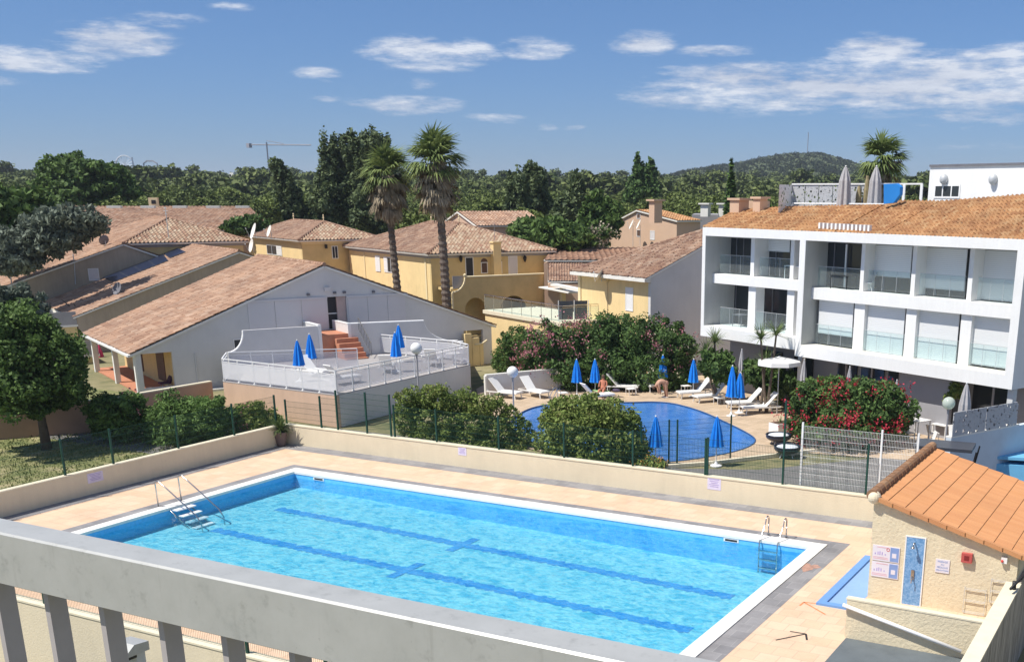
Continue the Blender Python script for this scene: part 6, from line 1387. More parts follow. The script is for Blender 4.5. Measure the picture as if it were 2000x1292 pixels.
# second mesh fence on the kerb of the lower pool
fence('dark green mesh fence between the road and the lower pool', [tuple(onz(x, y, ZG)[:2]) for x, y in ((1130, 915), (1252, 912), (1306, 908), (1322, 908), (1426, 897))], ZG, 2.0, w=.003)
# planter, round wicker chairs, white terrace furniture
c = ground_px(1520, 848) ; t = thing('planter_box', 'white rectangular planter with a small agave beside the red oleander', 'planter', tuple(c), rad(64))
mb = MB(); mb.box((-.35, -.35, 0), (1.1, .35, .6)); obj('box', mb, M_whitec, t); mb = MB(); mb.box((-.3, -.3, .55), (1.05, .3, .615)); obj('soil', mb, M_brown, t)
obj('foliage', rosette(26, .5, .05, .3, 9, c=(.1, 0, .6)), M_yucca, t)
M_wick = paint('dark_wicker', (0.02, 0.025, 0.045), .35, .2, 20, spec=.6); M_cush = paint('pale_cushion', (.66, .70, .74), .6, .05)
for i, ((x, y), lab, rz) in enumerate((((1520, 868), 'round dark wicker chair with a pale cushion in front of the planter', 2.4), ((1537, 892), 'low round wicker chair with pale cushion nearest the white panel fence', 2.0))):
    c = ground_px(x, y); t = thing('wicker_chair', lab, 'chair', tuple(c), rz); 
    mb = MB(); mb.sphere((0, 0, .42), .62, 20, 10, (1, 1, .42)); mb.f = [f for f in mb.f if sum(mb.v[k][2] for k in f) / 4 < .50]; mb.mi = [0] * len(mb.f); mb.lathe([(.60, .46), (.64, .50), (.62, .54), (.56, .52), (.60, .46)], n=24); obj('shell', mb, M_wick, t, smooth=True)
    mb = MB(); mb.sphere((0, 0, .47), .52, 20, 8, (1, 1, .18)); obj('cushion', mb, M_cush, t, smooth=True)
    for a in range(4): mb = MB(); an = a * 1.57 + .6; mb.tube([(.3 * math.cos(an), .3 * math.sin(an), .25), (.42 * math.cos(an), .42 * math.sin(an), 0)], .02, 6); obj('leg', mb, M_whitemetal, t)
# raised white terrace set at the right: bar tables, chairs
TS = [((1788, 864), 1.0, 'tall white bar table behind the red oleander', 1.15), ((1842, 856), .9, 'white table beside the greenish globe lamp', .75), ((1812, 846), .8, 'low white table behind the tall bar table', .72)]
for (x, y), w_, lab, h_ in TS: small_table('white_table', lab, ground_px(x, y), w_, w_, h_, M_whitec, rad(AW), leg=.05)
def wchair(lab, P, rz): 
    t = thing('white_chair', lab, 'chair', tuple(P), rz, 'white chairs on the ground floor terrace'); mb = MB(); mb.box((-.22, -.22, .42), (.22, .22, .46)); obj('seat', mb, M_whitec, t)
    mb = MB(); mb.prism([(-.22, .20, .44), (.22, .20, .44), (.24, .32, .85), (-.24, .32, .85)], (0, .03, 0)); obj('backrest', mb, M_whitec, t)
    for xx in (-.19, .19):
        for yy in (-.19, .19): mb = MB(); mb.tube([(xx, yy, 0), (xx, yy, .42)], .018, 5); obj('leg', mb, M_whitec, t)
    return t
for (x, y), rz, lab in (((1774, 862), 1.0, 'white chair nearest the red oleander on the ground floor terrace'), ((1822, 862), 2.2, 'white chair between the bar table and the globe lamp'), ((1836, 846), 4.0, 'white chair behind the globe lamp'), ((1812, 876), 5.2, 'white chair in front of the bar table'), ((1862, 866), .4, 'white chair tucked in at the perforated wall')):
    wchair(lab, ground_px(x, y), rz)
# perforated wall on a pale blue base, blue roof below
V = VP(atd(1862, 868, 45), 64.1); p0 = V.P; 
t = thing('perforated_wall', 'grey perforated panels on a pale blue wall at the right edge', 'wall', (p0[0], p0[1], ZG)); M_bluew = paint('pale_blue_render', (.55, .62, .68), .8, .05)
sA = V.sz(1862, 830)[0]; zA1 = V.sz(1862, 806)[1]; zA0 = V.sz(1862, 852)[1]; Lp = V.sz(1990, 800)[0] - sA
for k_ in range(2): mb = MB(); mb.obox(V.at(sA + Lp * k_ / 2, zA0), V.d * (Lp / 2 - .06), V.n * .04, Z3 * (zA1 - zA0)); obj('panel', mb, M_perf, t, world=True)
mb = MB(); mb.obox(V.at(sA - .05, ZG), V.d * (Lp + 5), V.n * .25, Z3 * (zA0 - .06 - ZG)); obj('base_wall', mb, M_bluew, t, world=True); mb = MB(); mb.obox(V.at(sA - .05, zA0 - .06), V.d * (Lp + .2), V.n * .28, Z3 * .06); obj('ledge', mb, M_trim, t, world=True)
mb = MB(); q = [onz(1905, 880, .0), onz(2100, 905, .0), onz(2100, 850, .0), onz(1990, 868, .0)]
mb = MB(); q = [onz(x, y, -.3) for x, y in ((1895, 893), (2060, 903), (2060, 860), (1985, 872))]; mb.prism(q, Z3 * .12); mb.prism([p * (1, 1, 0) + Z3 * ZG for p in q], Z3 * 1.0); tag(obj('blue_canopy', mb, paint('sky_blue_sheet', (.16, .46, .72), .6, .05)), 'flat sky blue canopy roof behind the shed at the right edge', 'canopy')
# dark cart roof behind the shed
c = atd(1848, 870, 42.4); hc = (c[2] - ZG) / 1.76; c[2] = ZG; t = thing('parked_cart', 'dark open cart with a flat black roof parked behind the shed', 'cart', tuple(c), rad(5)); t.scale = (1, 1, hc)
mb = MB(); mb.box((-1.1, -.7, 1.72), (1.0, .7, 1.80)); obj('roof', mb, paint('cart_roof', (.05, .055, .07), .35, .1), t); mb = MB(); mb.box((-1.0, -.65, .3), (1.2, .65, .85)); obj('body', mb, M_black, t)
for x in (-1.0, .9):
    for y in (-.6, .6): mb = MB(); mb.tube([(x, y, .8), (x + (.25 if x > 0 else 0), y, 1.74)], .03, 6); obj('roof_post', mb, M_black, t)
for x in (-.7, .8):
    for y in (-.66, .60): mb = MB(); mb.lathe([(.26, -.06), (.30, -.04), (.30, .04), (.26, .06)], n=16); mb.v = [(p[0] + x, p[2] + y, p[1] + .3) for p in mb.v]; obj('wheel', mb, M_black, t)
mb = MB(); mb.box((-.2, -.6, .85), (.3, .6, 1.0)); mb.box((-.3, -.6, .95), (-.2, .6, 1.4)); obj('seat', mb, M_fit, t)
# other parasols
UG = parasol_proto('grey_parasol', 'tall closed grey parasol at the right in front of the dark ground floor', 'parasol', M_greyc, H=2.75, r=.28, low=.5, folds=7, P=atd(1889, 742, 53.4) * (1, 1, 0) + Z3 * ZG); UG.scale = (1.15, 1.15, 1.22); UG['group'] = 'closed grey parasols'
for (x, y), lab, D_ in (((1449, 682), 'small closed grey parasol between the blue pair and the yuccas', 64.3), ((1571, 701), 'closed grey parasol under the left end of the right facade', 61.0), ((1660, 716), 'closed pale parasol just behind the globe lamp', 58.6), ((1752, 742), 'slim closed white parasol behind the red oleander', 56.4)):
    p = atd(x, y, D_); s_ = (p[2] - ZG) / 2.75; dup(UG, p * (1, 1, 0) + Z3 * ZG, 0, lab, 'closed grey parasols', scale=(.75, .75, s_))
for (x, y), lab in (((1652, 326), 'left closed grey parasol on the roof terrace'), ((1712, 326), 'right closed grey parasol on the roof terrace, in front of the palm')):
    p = atd(x, y, 66); p2 = p * (1, 1, 0) + Z3 * (p[2] - 2.6); dup(UG, p2, 0, lab, 'closed grey parasols', scale=(1.35, 1.35, .96))
p = onz(192, 672, 1.55 + .6) ; UP = parasol_proto('pink_parasol', 'closed pink parasol on the lower balcony beside the grey gable house', 'parasol', M_pink, H=2.1, r=.30, low=.75, P=tuple(fb(-2.6, -.85, 1.4)), polemat=M_whitemetal)
pxy = onz(192, 672, 1.2) ; UP.location = tuple(atd(192, 672, np.hypot(*fb(-2.6, 0, 1.4)[:2])) - Z3 * 2.1)
# roof terrace items: blue sail, cacti, white house
d_ = 63; P = [atd(x, y, d_) for x, y in ((1726, 398), (1726, 359), (1750, 358), (1758, 365), (1757, 380), (1745, 396))]; mb = MB(); mb.prism(P, wn * -.25); tag(obj('blue_cover', mb, paint('azure_cover', (.03, .28, .80), .6, .05)), 'bright blue folded cover on the roof terrace beside the grey parasol', 'cover')
for (x, y, h, lab) in ((1676, 400, 1.0, 'small cactus in the roof terrace planting'), (1691, 402, 1.6, 'tall pale cactus on the roof terrace between the parasols')):
    p = atd(x, y, 66.5); t = thing('cactus', lab, 'cactus', tuple(p)); mb = MB(); mb.tube([(0, 0, 0), (0, 0, h * .5), (0, 0, h)], [.16, .17, .08], 8); obj('trunk', mb, paint('dry_cactus', (.30, .25, .14), .9, .2, 5), t); mb = MB(); mb.lathe([(.22, -.3), (.28, .02)], n=12); obj('pot', mb, M_terra, t)
t = thing('white_penthouse', 'white flat roofed house with round wall lamps at the upper right', 'house', tuple(atd(1811, 400, 74)))
PV = VP(atd(1811, 400, 74), AW - 4); 
def pv(x, y): return PV.sz(x, y)
zt_, zb_ = pv(1811, 326)[1], 7.5; sR = pv(2120, 360)[0]; s0 = 0
mb = MB(); mb.obox(PV.at(s0, zb_), PV.d * (sR - s0), -wn * 8, Z3 * (zt_ - zb_)); obj('wall', mb, M_w, t, world=True)
mb = MB(); mb.obox(PV.at(s0, zt_) + wn * .1, PV.d * (sR - s0), -wn * 8.2, Z3 * .12); obj('roof_edge', mb, M_fit, t, world=True)
wi0, wi1 = sorted((pv(1825, 370)[0], pv(1876, 370)[0])); window(t, PV, wi0, wi1, pv(1850, 387)[1], pv(1850, 360)[1], n=wn, mull=2, fr=.1)
mb = MB(); 
for x, lab in ((1846, 'x'), (1942, 'y')):
    p = PV.px(x, 350) + wn * .12; mb = MB(); mb.sphere(tuple(p), .26, 14, 10, (1, 1, 1.2)); obj('wall_lamp', mb, M_galv, t, world=True, smooth=True)
# ------------------------------------------------------------------ people
M_skin = paint('tanned_skin', (0.50, 0.29, 0.20), .6, .05, 5); M_skin2 = paint('sunburnt_skin', (0.52, 0.20, 0.12), .6, .05, 5)
def figure(label, P, rz, V, E, R_, mat, hair=None, extra=()):
    me = bpy.data.meshes.new('body'); me.from_pydata(V, E, []); b = bpy.data.objects.new('body', me); COL.objects.link(b)
    sk = b.modifiers.new('s', 'SKIN'); 
    for i, sv in enumerate(me.skin_vertices[0].data): sv.radius = (R_[i], R_[i] * .9); sv.use_root = (i == 0)
    b.modifiers.new('ss', 'SUBSURF').levels = 1
    dg = bpy.context.evaluated_depsgraph_get(); m2 = bpy.data.meshes.new_from_object(b.evaluated_get(dg)); bpy.data.objects.remove(b)
    m2.materials.clear(); m2.materials.append(mat); m2.polygons.foreach_set('use_smooth', [True] * len(m2.polygons))
    t = thing('person', label, 'person', tuple(P), rz); o = bpy.data.objects.new('body', m2); COL.objects.link(o); o.parent = t
    for nm, mb_, mt in extra: obj(nm, mb_, mt, t, smooth=True)
    return t
# bending forward (facing -x local), feet at origin
V = [(0, 0, .88), (.0, .10, .84), (.02, .11, .46), (.06, .11, .08), (-.10, .12, .03), (0, -.10, .84), (.04, -.11, .46), (.10, -.11, .08), (-.06, -.12, .03),
     (-.16, 0, .98), (-.36, 0, .96), (-.50, 0, .84), (-.58, 0, .74), (-.66, 0, .64), (-.44, .17, .84), (-.42, .20, .56), (-.38, .14, .34), (-.36, .12, .24), (-.44, -.17, .84), (-.40, -.20, .56), (-.34, -.14, .34), (-.32, -.12, .24)]
E = [(0, 1), (1, 2), (2, 3), (3, 4), (0, 5), (5, 6), (6, 7), (7, 8), (0, 9), (9, 10), (10, 11), (11, 12), (12, 13), (11, 14), (14, 15), (15, 16), (16, 17), (11, 18), (18, 19), (19, 20), (20, 21)]
Rr = [.20, .145, .095, .06, .05, .145, .095, .06, .05, .20, .215, .18, .07, .11, .075, .055, .045, .035, .075, .055, .045, .035]
hair = MB(); hair.sphere((-.70, 0, .63), .105, 12, 8)
shoe = MB(); shoe.box((-.14, .07, -.01), (.12, .16, .07)); shoe.box((-.10, -.16, -.01), (.16, -.07, .07))
shorts = MB(); shorts.sphere((.02, 0, .86), .185, 14, 10, (1, 1.05, .9))
pb = ground_px(1299, 777) + Z3 * .03
cd_ = math.atan2(-pb[1], -pb[0])
figure('bare backed bather bending forward beside a lounger under a blue parasol', pb, math.atan2(CR[1], CR[0]) + .25, V, E, Rr, M_skin, extra=(('hair', hair, M_brown), ('shoe', shoe, M_whitec), ('shorts', shorts, paint('skin_tone_shorts', (.40, .22, .16), .8))))
# seated on a lounger, leaning back a little
V = [(0, 0, .50), (.08, .10, .50), (.50, .13, .56), (.72, .14, .18), (.84, .14, .12), (.08, -.10, .50), (.52, -.13, .54), (.80, -.14, .20), (.92, -.14, .14),
     (-.06, 0, .70), (-.10, 0, .92), (-.08, 0, 1.06), (-.05, 0, 1.12), (-.03, 0, 1.22), (-.08, .19, 1.0), (.02, .24, .76), (.24, .18, .68), (-.08, -.19, 1.0), (.04, -.24, .76), (.26, -.18, .68)]
E = [(0, 1), (1, 2), (2, 3), (3, 4), (0, 5), (5, 6), (6, 7), (7, 8), (0, 9), (9, 10), (10, 11), (11, 12), (12, 13), (10, 14), (14, 15), (15, 16), (10, 17), (17, 18), (18, 19)]
Rr = [.15, .10, .07, .045, .04, .10, .07, .045, .04, .14, .15, .08, .055, .095, .055, .042, .03, .055, .042, .03]
hair = MB(); hair.sphere((-.05, 0, 1.26), .105, 12, 8)
tow = MB(); tow.sphere((0, 0, .52), .17, 12, 8, (1.1, 1.1, .6))
p2 = ground_px(1178, 777) + Z3 * .02
figure('sunburnt bather sitting on a lounger under a blue parasol by the hedge', p2, -1.3, V, E, Rr, M_skin2, extra=(('hair', hair, M_brown), ('swimsuit', tow, M_black)))
c = onz(1160, 768, ZG + .4); mb = MB(); g_ = np.random.default_rng(4); 
for i in range(9):
    for j in range(6): mb.v.append((i * .12 - .5, j * .1 - .3, .02 * math.sin(i * 1.9 + j) + .04 * g_.random()))
for i in range(8):
    for j in range(5): mb.f.append((i * 6 + j, (i + 1) * 6 + j, (i + 1) * 6 + j + 1, i * 6 + j + 1)); mb.mi.append(0)
o = obj('beach_towel', mb, paint('lime_towel', (.32, .55, .22), .9, .2, 12)); o.location = tuple(onz(1175, 763, ZG + .40)); tag(o, 'lime green towel spread on the lounger behind the hedge', 'towel')
mb = MB(); mb.sphere((0, 0, 0), .22, 10, 8, (1.3, .8, .5)); o = obj('beach_bag', mb, paint('dark_violet_bag', (.08, .06, .10), .8)); o.location = tuple(onz(1203, 762, ZG + .42)); tag(o, 'dark bag lying on the lounger next to the seated bather', 'bag')

p = atd(1522, 704, 62.0); t = thing('white_canopy', 'open white parasol top under the facade behind the yuccas', 'parasol', tuple(p * (1, 1, 0) + Z3 * ZG)); hh = p[2] - ZG
mb = MB(); mb.lathe([(1.25, hh - .22), (1.22, hh), (.1, hh + .22), (.02, hh + .26)], n=8); obj('canopy', mb, M_whitec, t); mb = MB(); mb.tube([(0, 0, 0), (0, 0, hh + .2)], .03, 6); obj('pole', mb, M_galv, t)
# ------------------------------------------------------------------ vegetation
L_dark = leaf_mat('dark_leaf', (0.026, 0.055, 0.018), (0.130, 0.221, 0.058), .9); L_mid = leaf_mat('mid_leaf', (0.026, 0.055, 0.015), (0.148, 0.237, 0.059), .9)
L_bright = leaf_mat('bright_leaf', (0.031, 0.066, 0.019), (0.171, 0.281, 0.072), 1.0); L_hedge = leaf_mat('hedge_leaf', (0.040, 0.071, 0.015), (0.237, 0.313, 0.075), 1.2, tint=(.26, .24, .10))
L_olive = leaf_mat('olive_leaf', (0.051, 0.070, 0.051), (0.230, 0.270, 0.203), .8); L_pine = leaf_mat('pine_needle', (0.027, 0.049, 0.013), (0.187, 0.236, 0.059), .12, trans=.15)
L_pine2 = leaf_mat('far_pine', (0.029, 0.050, 0.014), (0.161, 0.199, 0.056), .07, trans=.1); L_poplar = leaf_mat('poplar_leaf', (0.027, 0.052, 0.025), (0.170, 0.218, 0.093), .5)
L_palm = leaf_mat('palm_green', (0.060, 0.105, 0.030), (0.255, 0.315, 0.105), .8); L_dead = leaf_mat('dead_frond', (0.16, 0.12, 0.07), (0.42, 0.35, 0.24), 1.0, trans=.1)
M_bark = paint('brown_bark', (0.13, 0.10, 0.075), .95, .25, 4, bump=1, bscale=12); M_pbark = paint('palm_bark', (0.14, 0.115, 0.095), .95, .35, 6)
F_pink = leaf_mat('pink_flower', (0.34, 0.10, 0.14), (0.58, 0.26, 0.28), 3); F_red = leaf_mat('red_flower', (0.38, 0.02, 0.04), (0.66, 0.06, 0.10), 3); F_orange = leaf_mat('orange_flower', (.5, .2, .05), (.7, .4, .1), 3); F_cream = leaf_mat('cream_flower', (.4, .35, .25), (.62, .55, .42), 3)
def limbs(mb, P, H, r, n=5, spread=.5, seed=0):
    g = random.Random(seed)
    mb.tube([(0, 0, 0), (.03 * H * g.uniform(-1, 1), .03 * H * g.uniform(-1, 1), H * .5), (0, 0, H)], [r * 1.25, r * .9, r * .65], 9)
    for i in range(n):
        a = 2 * math.pi * i / n + g.uniform(-.4, .4); l = spread * g.uniform(.7, 1.2)
        mb.tube([(0, 0, H * g.uniform(.7, .98)), (math.cos(a) * l * .5, math.sin(a) * l * .5, H + l * .45), (math.cos(a) * l, math.sin(a) * l, H + l * .95)], [r * .5, r * .3, r * .12], 6)
def plant(name, label, cat, P, blobs, n, size, mat, seed=1, trunk=None, flowers=None, shell=.5, asp=1.7, up=.2, group=None, drop=0.0, stems=0):
    """blobs local to P: (x,y,z,rx,ry,rz)"""
    t = thing(name, label, cat, tuple(P), group=group)
    quadobj('foliage', leafcloud(blobs, n, size, seed, asp, shell, up=up, drop=drop), mat, t)
    if flowers:
        for k, (fm, fn, fs, sel) in enumerate(flowers):
            B_ = [b for i, b in enumerate(blobs) if sel is None or i in sel]; g = np.random.default_rng(seed + 50 + k)
            B2_ = [(b[0], b[1], b[2], b[3] * 1.16, b[4] * 1.16, b[5] * 1.16) for b in B_]; c = leafcloud(B2_, max(8, fn // 6), .01, seed + 9 + k, shell=.95)[::4]
            c = np.repeat(c, 9, 0); c = c + g.normal(size=c.shape) * fs * 1.15; m = len(c); d = g.normal(size=(m, 3)); d /= np.linalg.norm(d, axis=1)[:, None]; e = np.cross(d, g.normal(size=(m, 3))); e /= np.linalg.norm(e, axis=1)[:, None]
            quadobj('blossom', np.stack([c - d * fs / 2, c + e * fs / 2, c + d * fs / 2, c - e * fs / 2], 1).reshape(-1, 3), fm, t)
    mb = MB()
    if trunk: limbs(mb, None, trunk[0], trunk[1], trunk[2], trunk[3], seed); obj('trunk', mb, M_bark, t, smooth=True)
    else:
        g = random.Random(seed)
        for i in range(stems or 6):
            b = g.choice(blobs); mb.tube([(b[0] * .5, b[1] * .5, 0), (b[0] * .8 + g.uniform(-.2, .2), b[1] * .8 + g.uniform(-.2, .2), b[2])], [.05, .02], 5)
        obj('stem', mb, M_bark, t)
    return t
sc = lambda D, px: px * D / FPX
# left lawn tree
P = onz(92, 878, ZG); D = np.hypot(P[0], P[1]); k = D / FPX * 1.03
R2 = np.array([CR[0], CR[1], 0]) / math.hypot(CR[0], CR[1]); F2 = np.array([CF[0], CF[1], 0]) / math.hypot(CF[0], CF[1])
def B_(px, py, rpx, rpy, P, dep=0.0, base=None):       # blob from image offsets at the plant's distance
    D_ = math.hypot(P[0], P[1]); q = atd(px, py, D_ + dep); kk = D_ / FPX; return (q[0] - P[0], q[1] - P[1], q[2] - P[2], rpx * kk, rpx * kk, rpy * kk)
P_ = P
plant('plane_tree', 'leafy broad green tree with a thick brown trunk on the left lawn', 'tree', P, [B_(x, y, a, b, P, d) for x, y, a, b, d in ((70, 680, 70, 60, 0), (-10, 700, 70, 80, 0), (115, 720, 45, 50, -.8), (40, 640, 50, 40, .8), (20, 760, 70, 45, -1), (120, 760, 42, 32, .6), (75, 735, 70, 50, 1.2), (-60, 680, 60, 70, .5), (130, 690, 30, 34, .3), (60, 775, 60, 28, 0))],
      62000, .12, L_mid, 3, trunk=(2.7, .20, 6, 1.8), up=.5, shell=.45)
# oleander row behind the left wall
P = onz(235, 862, ZG); plant('oleander_bush', 'loose light green oleander bush right of the lawn tree', 'shrub', P, [B_(x, y, a, b, P, d) for x, y, a, b, d in ((222, 800, 44, 32, 0), (262, 805, 34, 34, .6), (205, 820, 30, 26, .3), (245, 830, 40, 24, 0))], 11000, .10, L_bright, 5, asp=3, flowers=((F_pink, 60, .12, (1,)),))
P = onz(372, 858, ZG); plant('oleander_bush', 'dense rounded green bush in the middle of the row behind the left wall', 'shrub', P, [B_(x, y, a, b, P, d) for x, y, a, b, d in ((372, 812, 66, 42, 0), (320, 826, 42, 34, .4), (415, 825, 40, 34, 0), (355, 838, 62, 26, -.5))], 24000, .085, L_bright, 6, asp=2.6)
P = onz(498, 842, ZG); plant('oleander_bush', 'smaller dull pink tinged bush next to the deck corner', 'shrub', P, [B_(x, y, a, b, P, d) for x, y, a, b, d in ((490, 815, 34, 26, 0), (520, 820, 26, 22, .3), (468, 822, 22, 24, 0))], 8000, .08, L_hedge, 7, asp=2.6, flowers=((F_pink, 120, .09, None),))
# hedges by the lower pool
P = onz(880, 905, ZG); P = onz(890, 875, ZG)
plant('clipped_hedge', 'large clipped flat topped hedge behind the far wall, left of the lower pool', 'hedge', P, [B_(x, y, a, b, P, d) for x, y, a, b, d in ((795, 782, 24, 24, 0), (828, 780, 30, 26, .2), (862, 780, 32, 26, 0), (898, 785, 32, 26, .2), (935, 793, 32, 26, 0), (968, 803, 30, 26, .2), (1000, 822, 28, 26, 0), (1022, 848, 24, 28, 0), (795, 820, 26, 30, 0), (830, 820, 34, 34, -.2), (875, 825, 38, 36, 0), (925, 832, 38, 36, -.2), (970, 845, 36, 36, 0), (1008, 872, 30, 28, 0), (840, 858, 50, 26, -.3), (910, 868, 54, 28, -.3), (972, 882, 44, 24, -.2))], 38000, .08, L_hedge, 8, shell=.7, up=.3)
P = onz(1160, 905, ZG)
plant('clipped_hedge', 'rounded yellow green hedge hiding the near side of the lower pool', 'hedge', P, [B_(x, y, a, b, P, d) for x, y, a, b, d in ((1140, 800, 60, 30, 0), (1100, 820, 50, 40, .4), (1180, 815, 55, 42, 0), (1215, 845, 48, 44, 0), (1160, 860, 80, 46, -.4), (1235, 880, 40, 30, 0), (1090, 865, 45, 35, 0), (1140, 835, 80, 40, 0))], 30000, .09, L_hedge, 9, shell=.6, up=.3, asp=2.0)
P = onz(1275, 916, ZG); plant('flowering_plant', 'low orange flowering plant at the foot of the rounded hedge', 'shrub', P, [B_(x, y, a, b, P, d) for x, y, a, b, d in ((1268, 905, 30, 12, 0), (1290, 908, 14, 9, 0))], 900, .12, L_hedge, 10, flowers=((F_orange, 200, .08, None),))
# climbing plant on the fence
# cypress bush + pink oleander hedge
P = onz(1005, 738, ZG); plant('laurel_bush', 'bright green rounded laurel bush left of the pink oleanders', 'shrub', P, [B_(x, y, a, b, P, d) for x, y, a, b, d in ((1008, 668, 32, 32, 0), (995, 700, 32, 40, .3), (1025, 690, 26, 36, -.3))], 10000, .10, L_bright, 12, up=.3)
P = onz(1190, 757, ZG); bl = [B_(x, y, a, b, P, d) for x, y, a, b, d in ((1060, 680, 40, 48, 0), (1045, 715, 30, 40, 0), (1110, 675, 50, 48, .5), (1170, 672, 56, 50, .6), (1230, 665, 56, 48, .6), (1290, 672, 50, 48, .5), (1325, 690, 38, 40, 0), (1110, 720, 60, 40, 0), (1180, 725, 66, 40, 0), (1260, 725, 70, 40, 0), (1320, 730, 36, 32, 0))]
plant('oleander_hedge', 'long dark oleander hedge with pink blossom behind the lower pool', 'hedge', P, bl, 60000, .11, L_dark, 13, shell=.5, asp=2.4, flowers=((F_pink, 1500, .12, (0, 1, 2)), (F_pink, 900, .11, (3, 5, 6)), (F_cream, 500, .10, None)), stems=14)
P = onz(1655, 868, ZG); bl = [B_(x, y, a, b, P, d) for x, y, a, b, d in ((1590, 800, 48, 50, 0), (1640, 775, 50, 34, .3), (1690, 795, 60, 50, 0), (1740, 800, 42, 46, 0), (1650, 825, 80, 44, -.4), (1590, 830, 50, 34, -.3), (1730, 835, 46, 30, 0), (1700, 770, 40, 26, .5))]
plant('red_oleander', 'big oleander bush covered in crimson flowers in front of the white block', 'shrub', P, bl, 38000, .10, L_dark, 14, shell=.5, asp=2.6, flowers=((F_red, 2300, .11, (0, 1, 4, 5)), (F_red, 700, .10, (2, 3, 6)), (F_red, 260, .09, (7,))))
P = onz(1490, 790, ZG); bl = [B_(x, y, a, b, P, d) for x, y, a, b, d in ((1400, 712, 34, 30, 0), (1475, 728, 28, 26, 0), (1503, 740, 30, 30, 0), (1540, 745, 24, 22, 0), (1430, 738, 20, 16, .6))]
plant('dark_shrub', 'dark shrub bed under the yuccas in front of the left facade', 'shrub', P, bl, 9000, .15, L_dark, 15, asp=2)
P = onz(1662, 832, ZG); plant('dark_shrub', 'low green shrubs between the red oleander and the ground floor doors', 'shrub', P, [B_(x, y, a, b, P, d) for x, y, a, b, d in ((1625, 752, 44, 16, 0), (1600, 757, 40, 14, 0), (1580, 762, 30, 14, 0))], 3500, .13, L_mid, 16)
P = onz(1868, 862, ZG); plant('potted_tree', 'thin yellowish little tree beside the tall grey parasol', 'tree', P, [B_(x, y, a, b, P, d) for x, y, a, b, d in ((1868, 762, 13, 18, 0), (1852, 776, 9, 10, 0))], 500, .12, L_hedge, 17, trunk=(1.2, .04, 3, .3))
# yuccas in front of the facade
def yucca(label, base, heads, seed=0, L=.75, n=90, group=None):
    t = thing('yucca', label, 'yucca', tuple(base), group=group); mb = MB(); tr_ = MB(); D_ = math.hypot(base[0], base[1])
    for i, (x, y) in enumerate(heads):
        q = atd(x, y, D_) - base; rosette(n, L, .06, .7, seed + i, mb=mb, c=tuple(q)); tr_.tube([(0, 0, 0), (q[0] * .5, q[1] * .5, q[2] * .45), tuple(q)], [.10, .07, .05], 7)
    obj('foliage', mb, M_yucca, t); obj('trunk', tr_, M_bark, t)
yucca('yucca in front of the left edge of the white block', onz(1398, 784, ZG), [(1396, 668), (1378, 690)], 20, 1.15)
yucca('tall double headed yucca in front of the middle of the facade', onz(1497, 806, ZG), [(1486, 662), (1516, 655)], 30, 1.15)
yucca('yucca with low heads right behind the blue parasols', onz(1485, 803, ZG), [(1495, 712)], 40, 1.2)
yucca('light green fan shaped agave next to the right hand loungers', onz(1540, 800, ZG), [(1538, 770), (1525, 785), (1555, 780)], 50, .9, 110)
# ------------------------------------------------------------------ palms
def palm(label, top_px, base_px, D, rfr, seed, lean=0.0, skirt=1.0, tr=.24, nf=34):
    top = atd(*top_px, D); b = atd(*base_px, D); d = (b - top); b = top + d * ((top[2] - ZG) / max(.1, -d[2])); b = b * (1, 1, 0) + Z3 * ZG
    t = thing('fan_palm', label, 'palm tree', tuple(b)); T_ = top - b; g = random.Random(seed)
    mb = MB(); n = 60; pts = []; rr = []
    for i in range(n + 1):
        f = i / n; pts.append((T_[0] * f + .15 * math.sin(f * 2.5) * lean, T_[1] * f, T_[2] * f)); rr.append(tr * (1.15 - .45 * f) * (1.12 if i % 2 else .9))
    mb.tube(pts, rr, 10); obj('trunk', mb, M_pbark, t)
    wind = np.array([R2[0], R2[1], 0]) * .28 
    def frond(mb, c, a, e, l, fan, droop, dead=False):
        d = np.array([math.cos(a) * math.cos(e), math.sin(a) * math.cos(e), math.sin(e)]); d = d + wind * (.5 if not dead else .15); d /= np.linalg.norm(d)
        s = np.cross(d, Z3); s /= np.linalg.norm(s) + 1e-6; p1 = c + d * l * .5; o = len(mb.v); mb.add([c - s * .025, c + s * .025, p1 + s * .02, p1 - s * .02], [(0, 1, 2, 3)])
        upv = np.cross(s, d)
        for k in range(15):
            an = (k - 7) / 7 * (1.25 if not dead else .6); dd = d * math.cos(an) + s * math.sin(an) + upv * g.uniform(-.1, .1); dd /= np.linalg.norm(dd); L_ = fan * g.uniform(.8, 1.1) * (1 - .25 * abs(an))
            w = .075; q1 = p1 + dd * L_ * .55; d2 = dd - Z3 * (droop * g.uniform(.7, 1.3)) + wind * .6; d2 /= np.linalg.norm(d2); q2 = q1 + d2 * L_ * .5; sw = np.cross(dd, upv) ; sw /= np.linalg.norm(sw) + 1e-6
            mb.add([p1 - sw * w * .3, p1 + sw * w * .3, q1 + sw * w, q1 - sw * w, q2], [(0, 1, 2, 3), (3, 2, 4)])
    mb = MB()
    for i in range(nf):
        e = g.uniform(-.55, 1.5); frond(mb, T_ + Z3 * .1, g.uniform(0, 2 * math.pi), e, rfr * g.uniform(.7, 1.0), rfr * .75, .7)
    obj('crown', mb, L_palm, t)
    mb = MB()
    for i in range(int(nf * 1.5 * skirt)):
        h = g.uniform(-.12, .9) ; frond(mb, T_ - Z3 * (h * rfr * .9), g.uniform(0, 2 * math.pi), g.uniform(-1.3, .15) - .25 * h, rfr * g.uniform(.35, .75), rfr * .55, 1.5, True)
    obj('dead_skirt', mb, L_dead, t); return t
palm('tall fan palm with windblown crown and shaggy dead skirt, right one of the pair', (850, 322), (870, 588), 88.5, 2.6, 3, 1, 1.5, .33, 60)
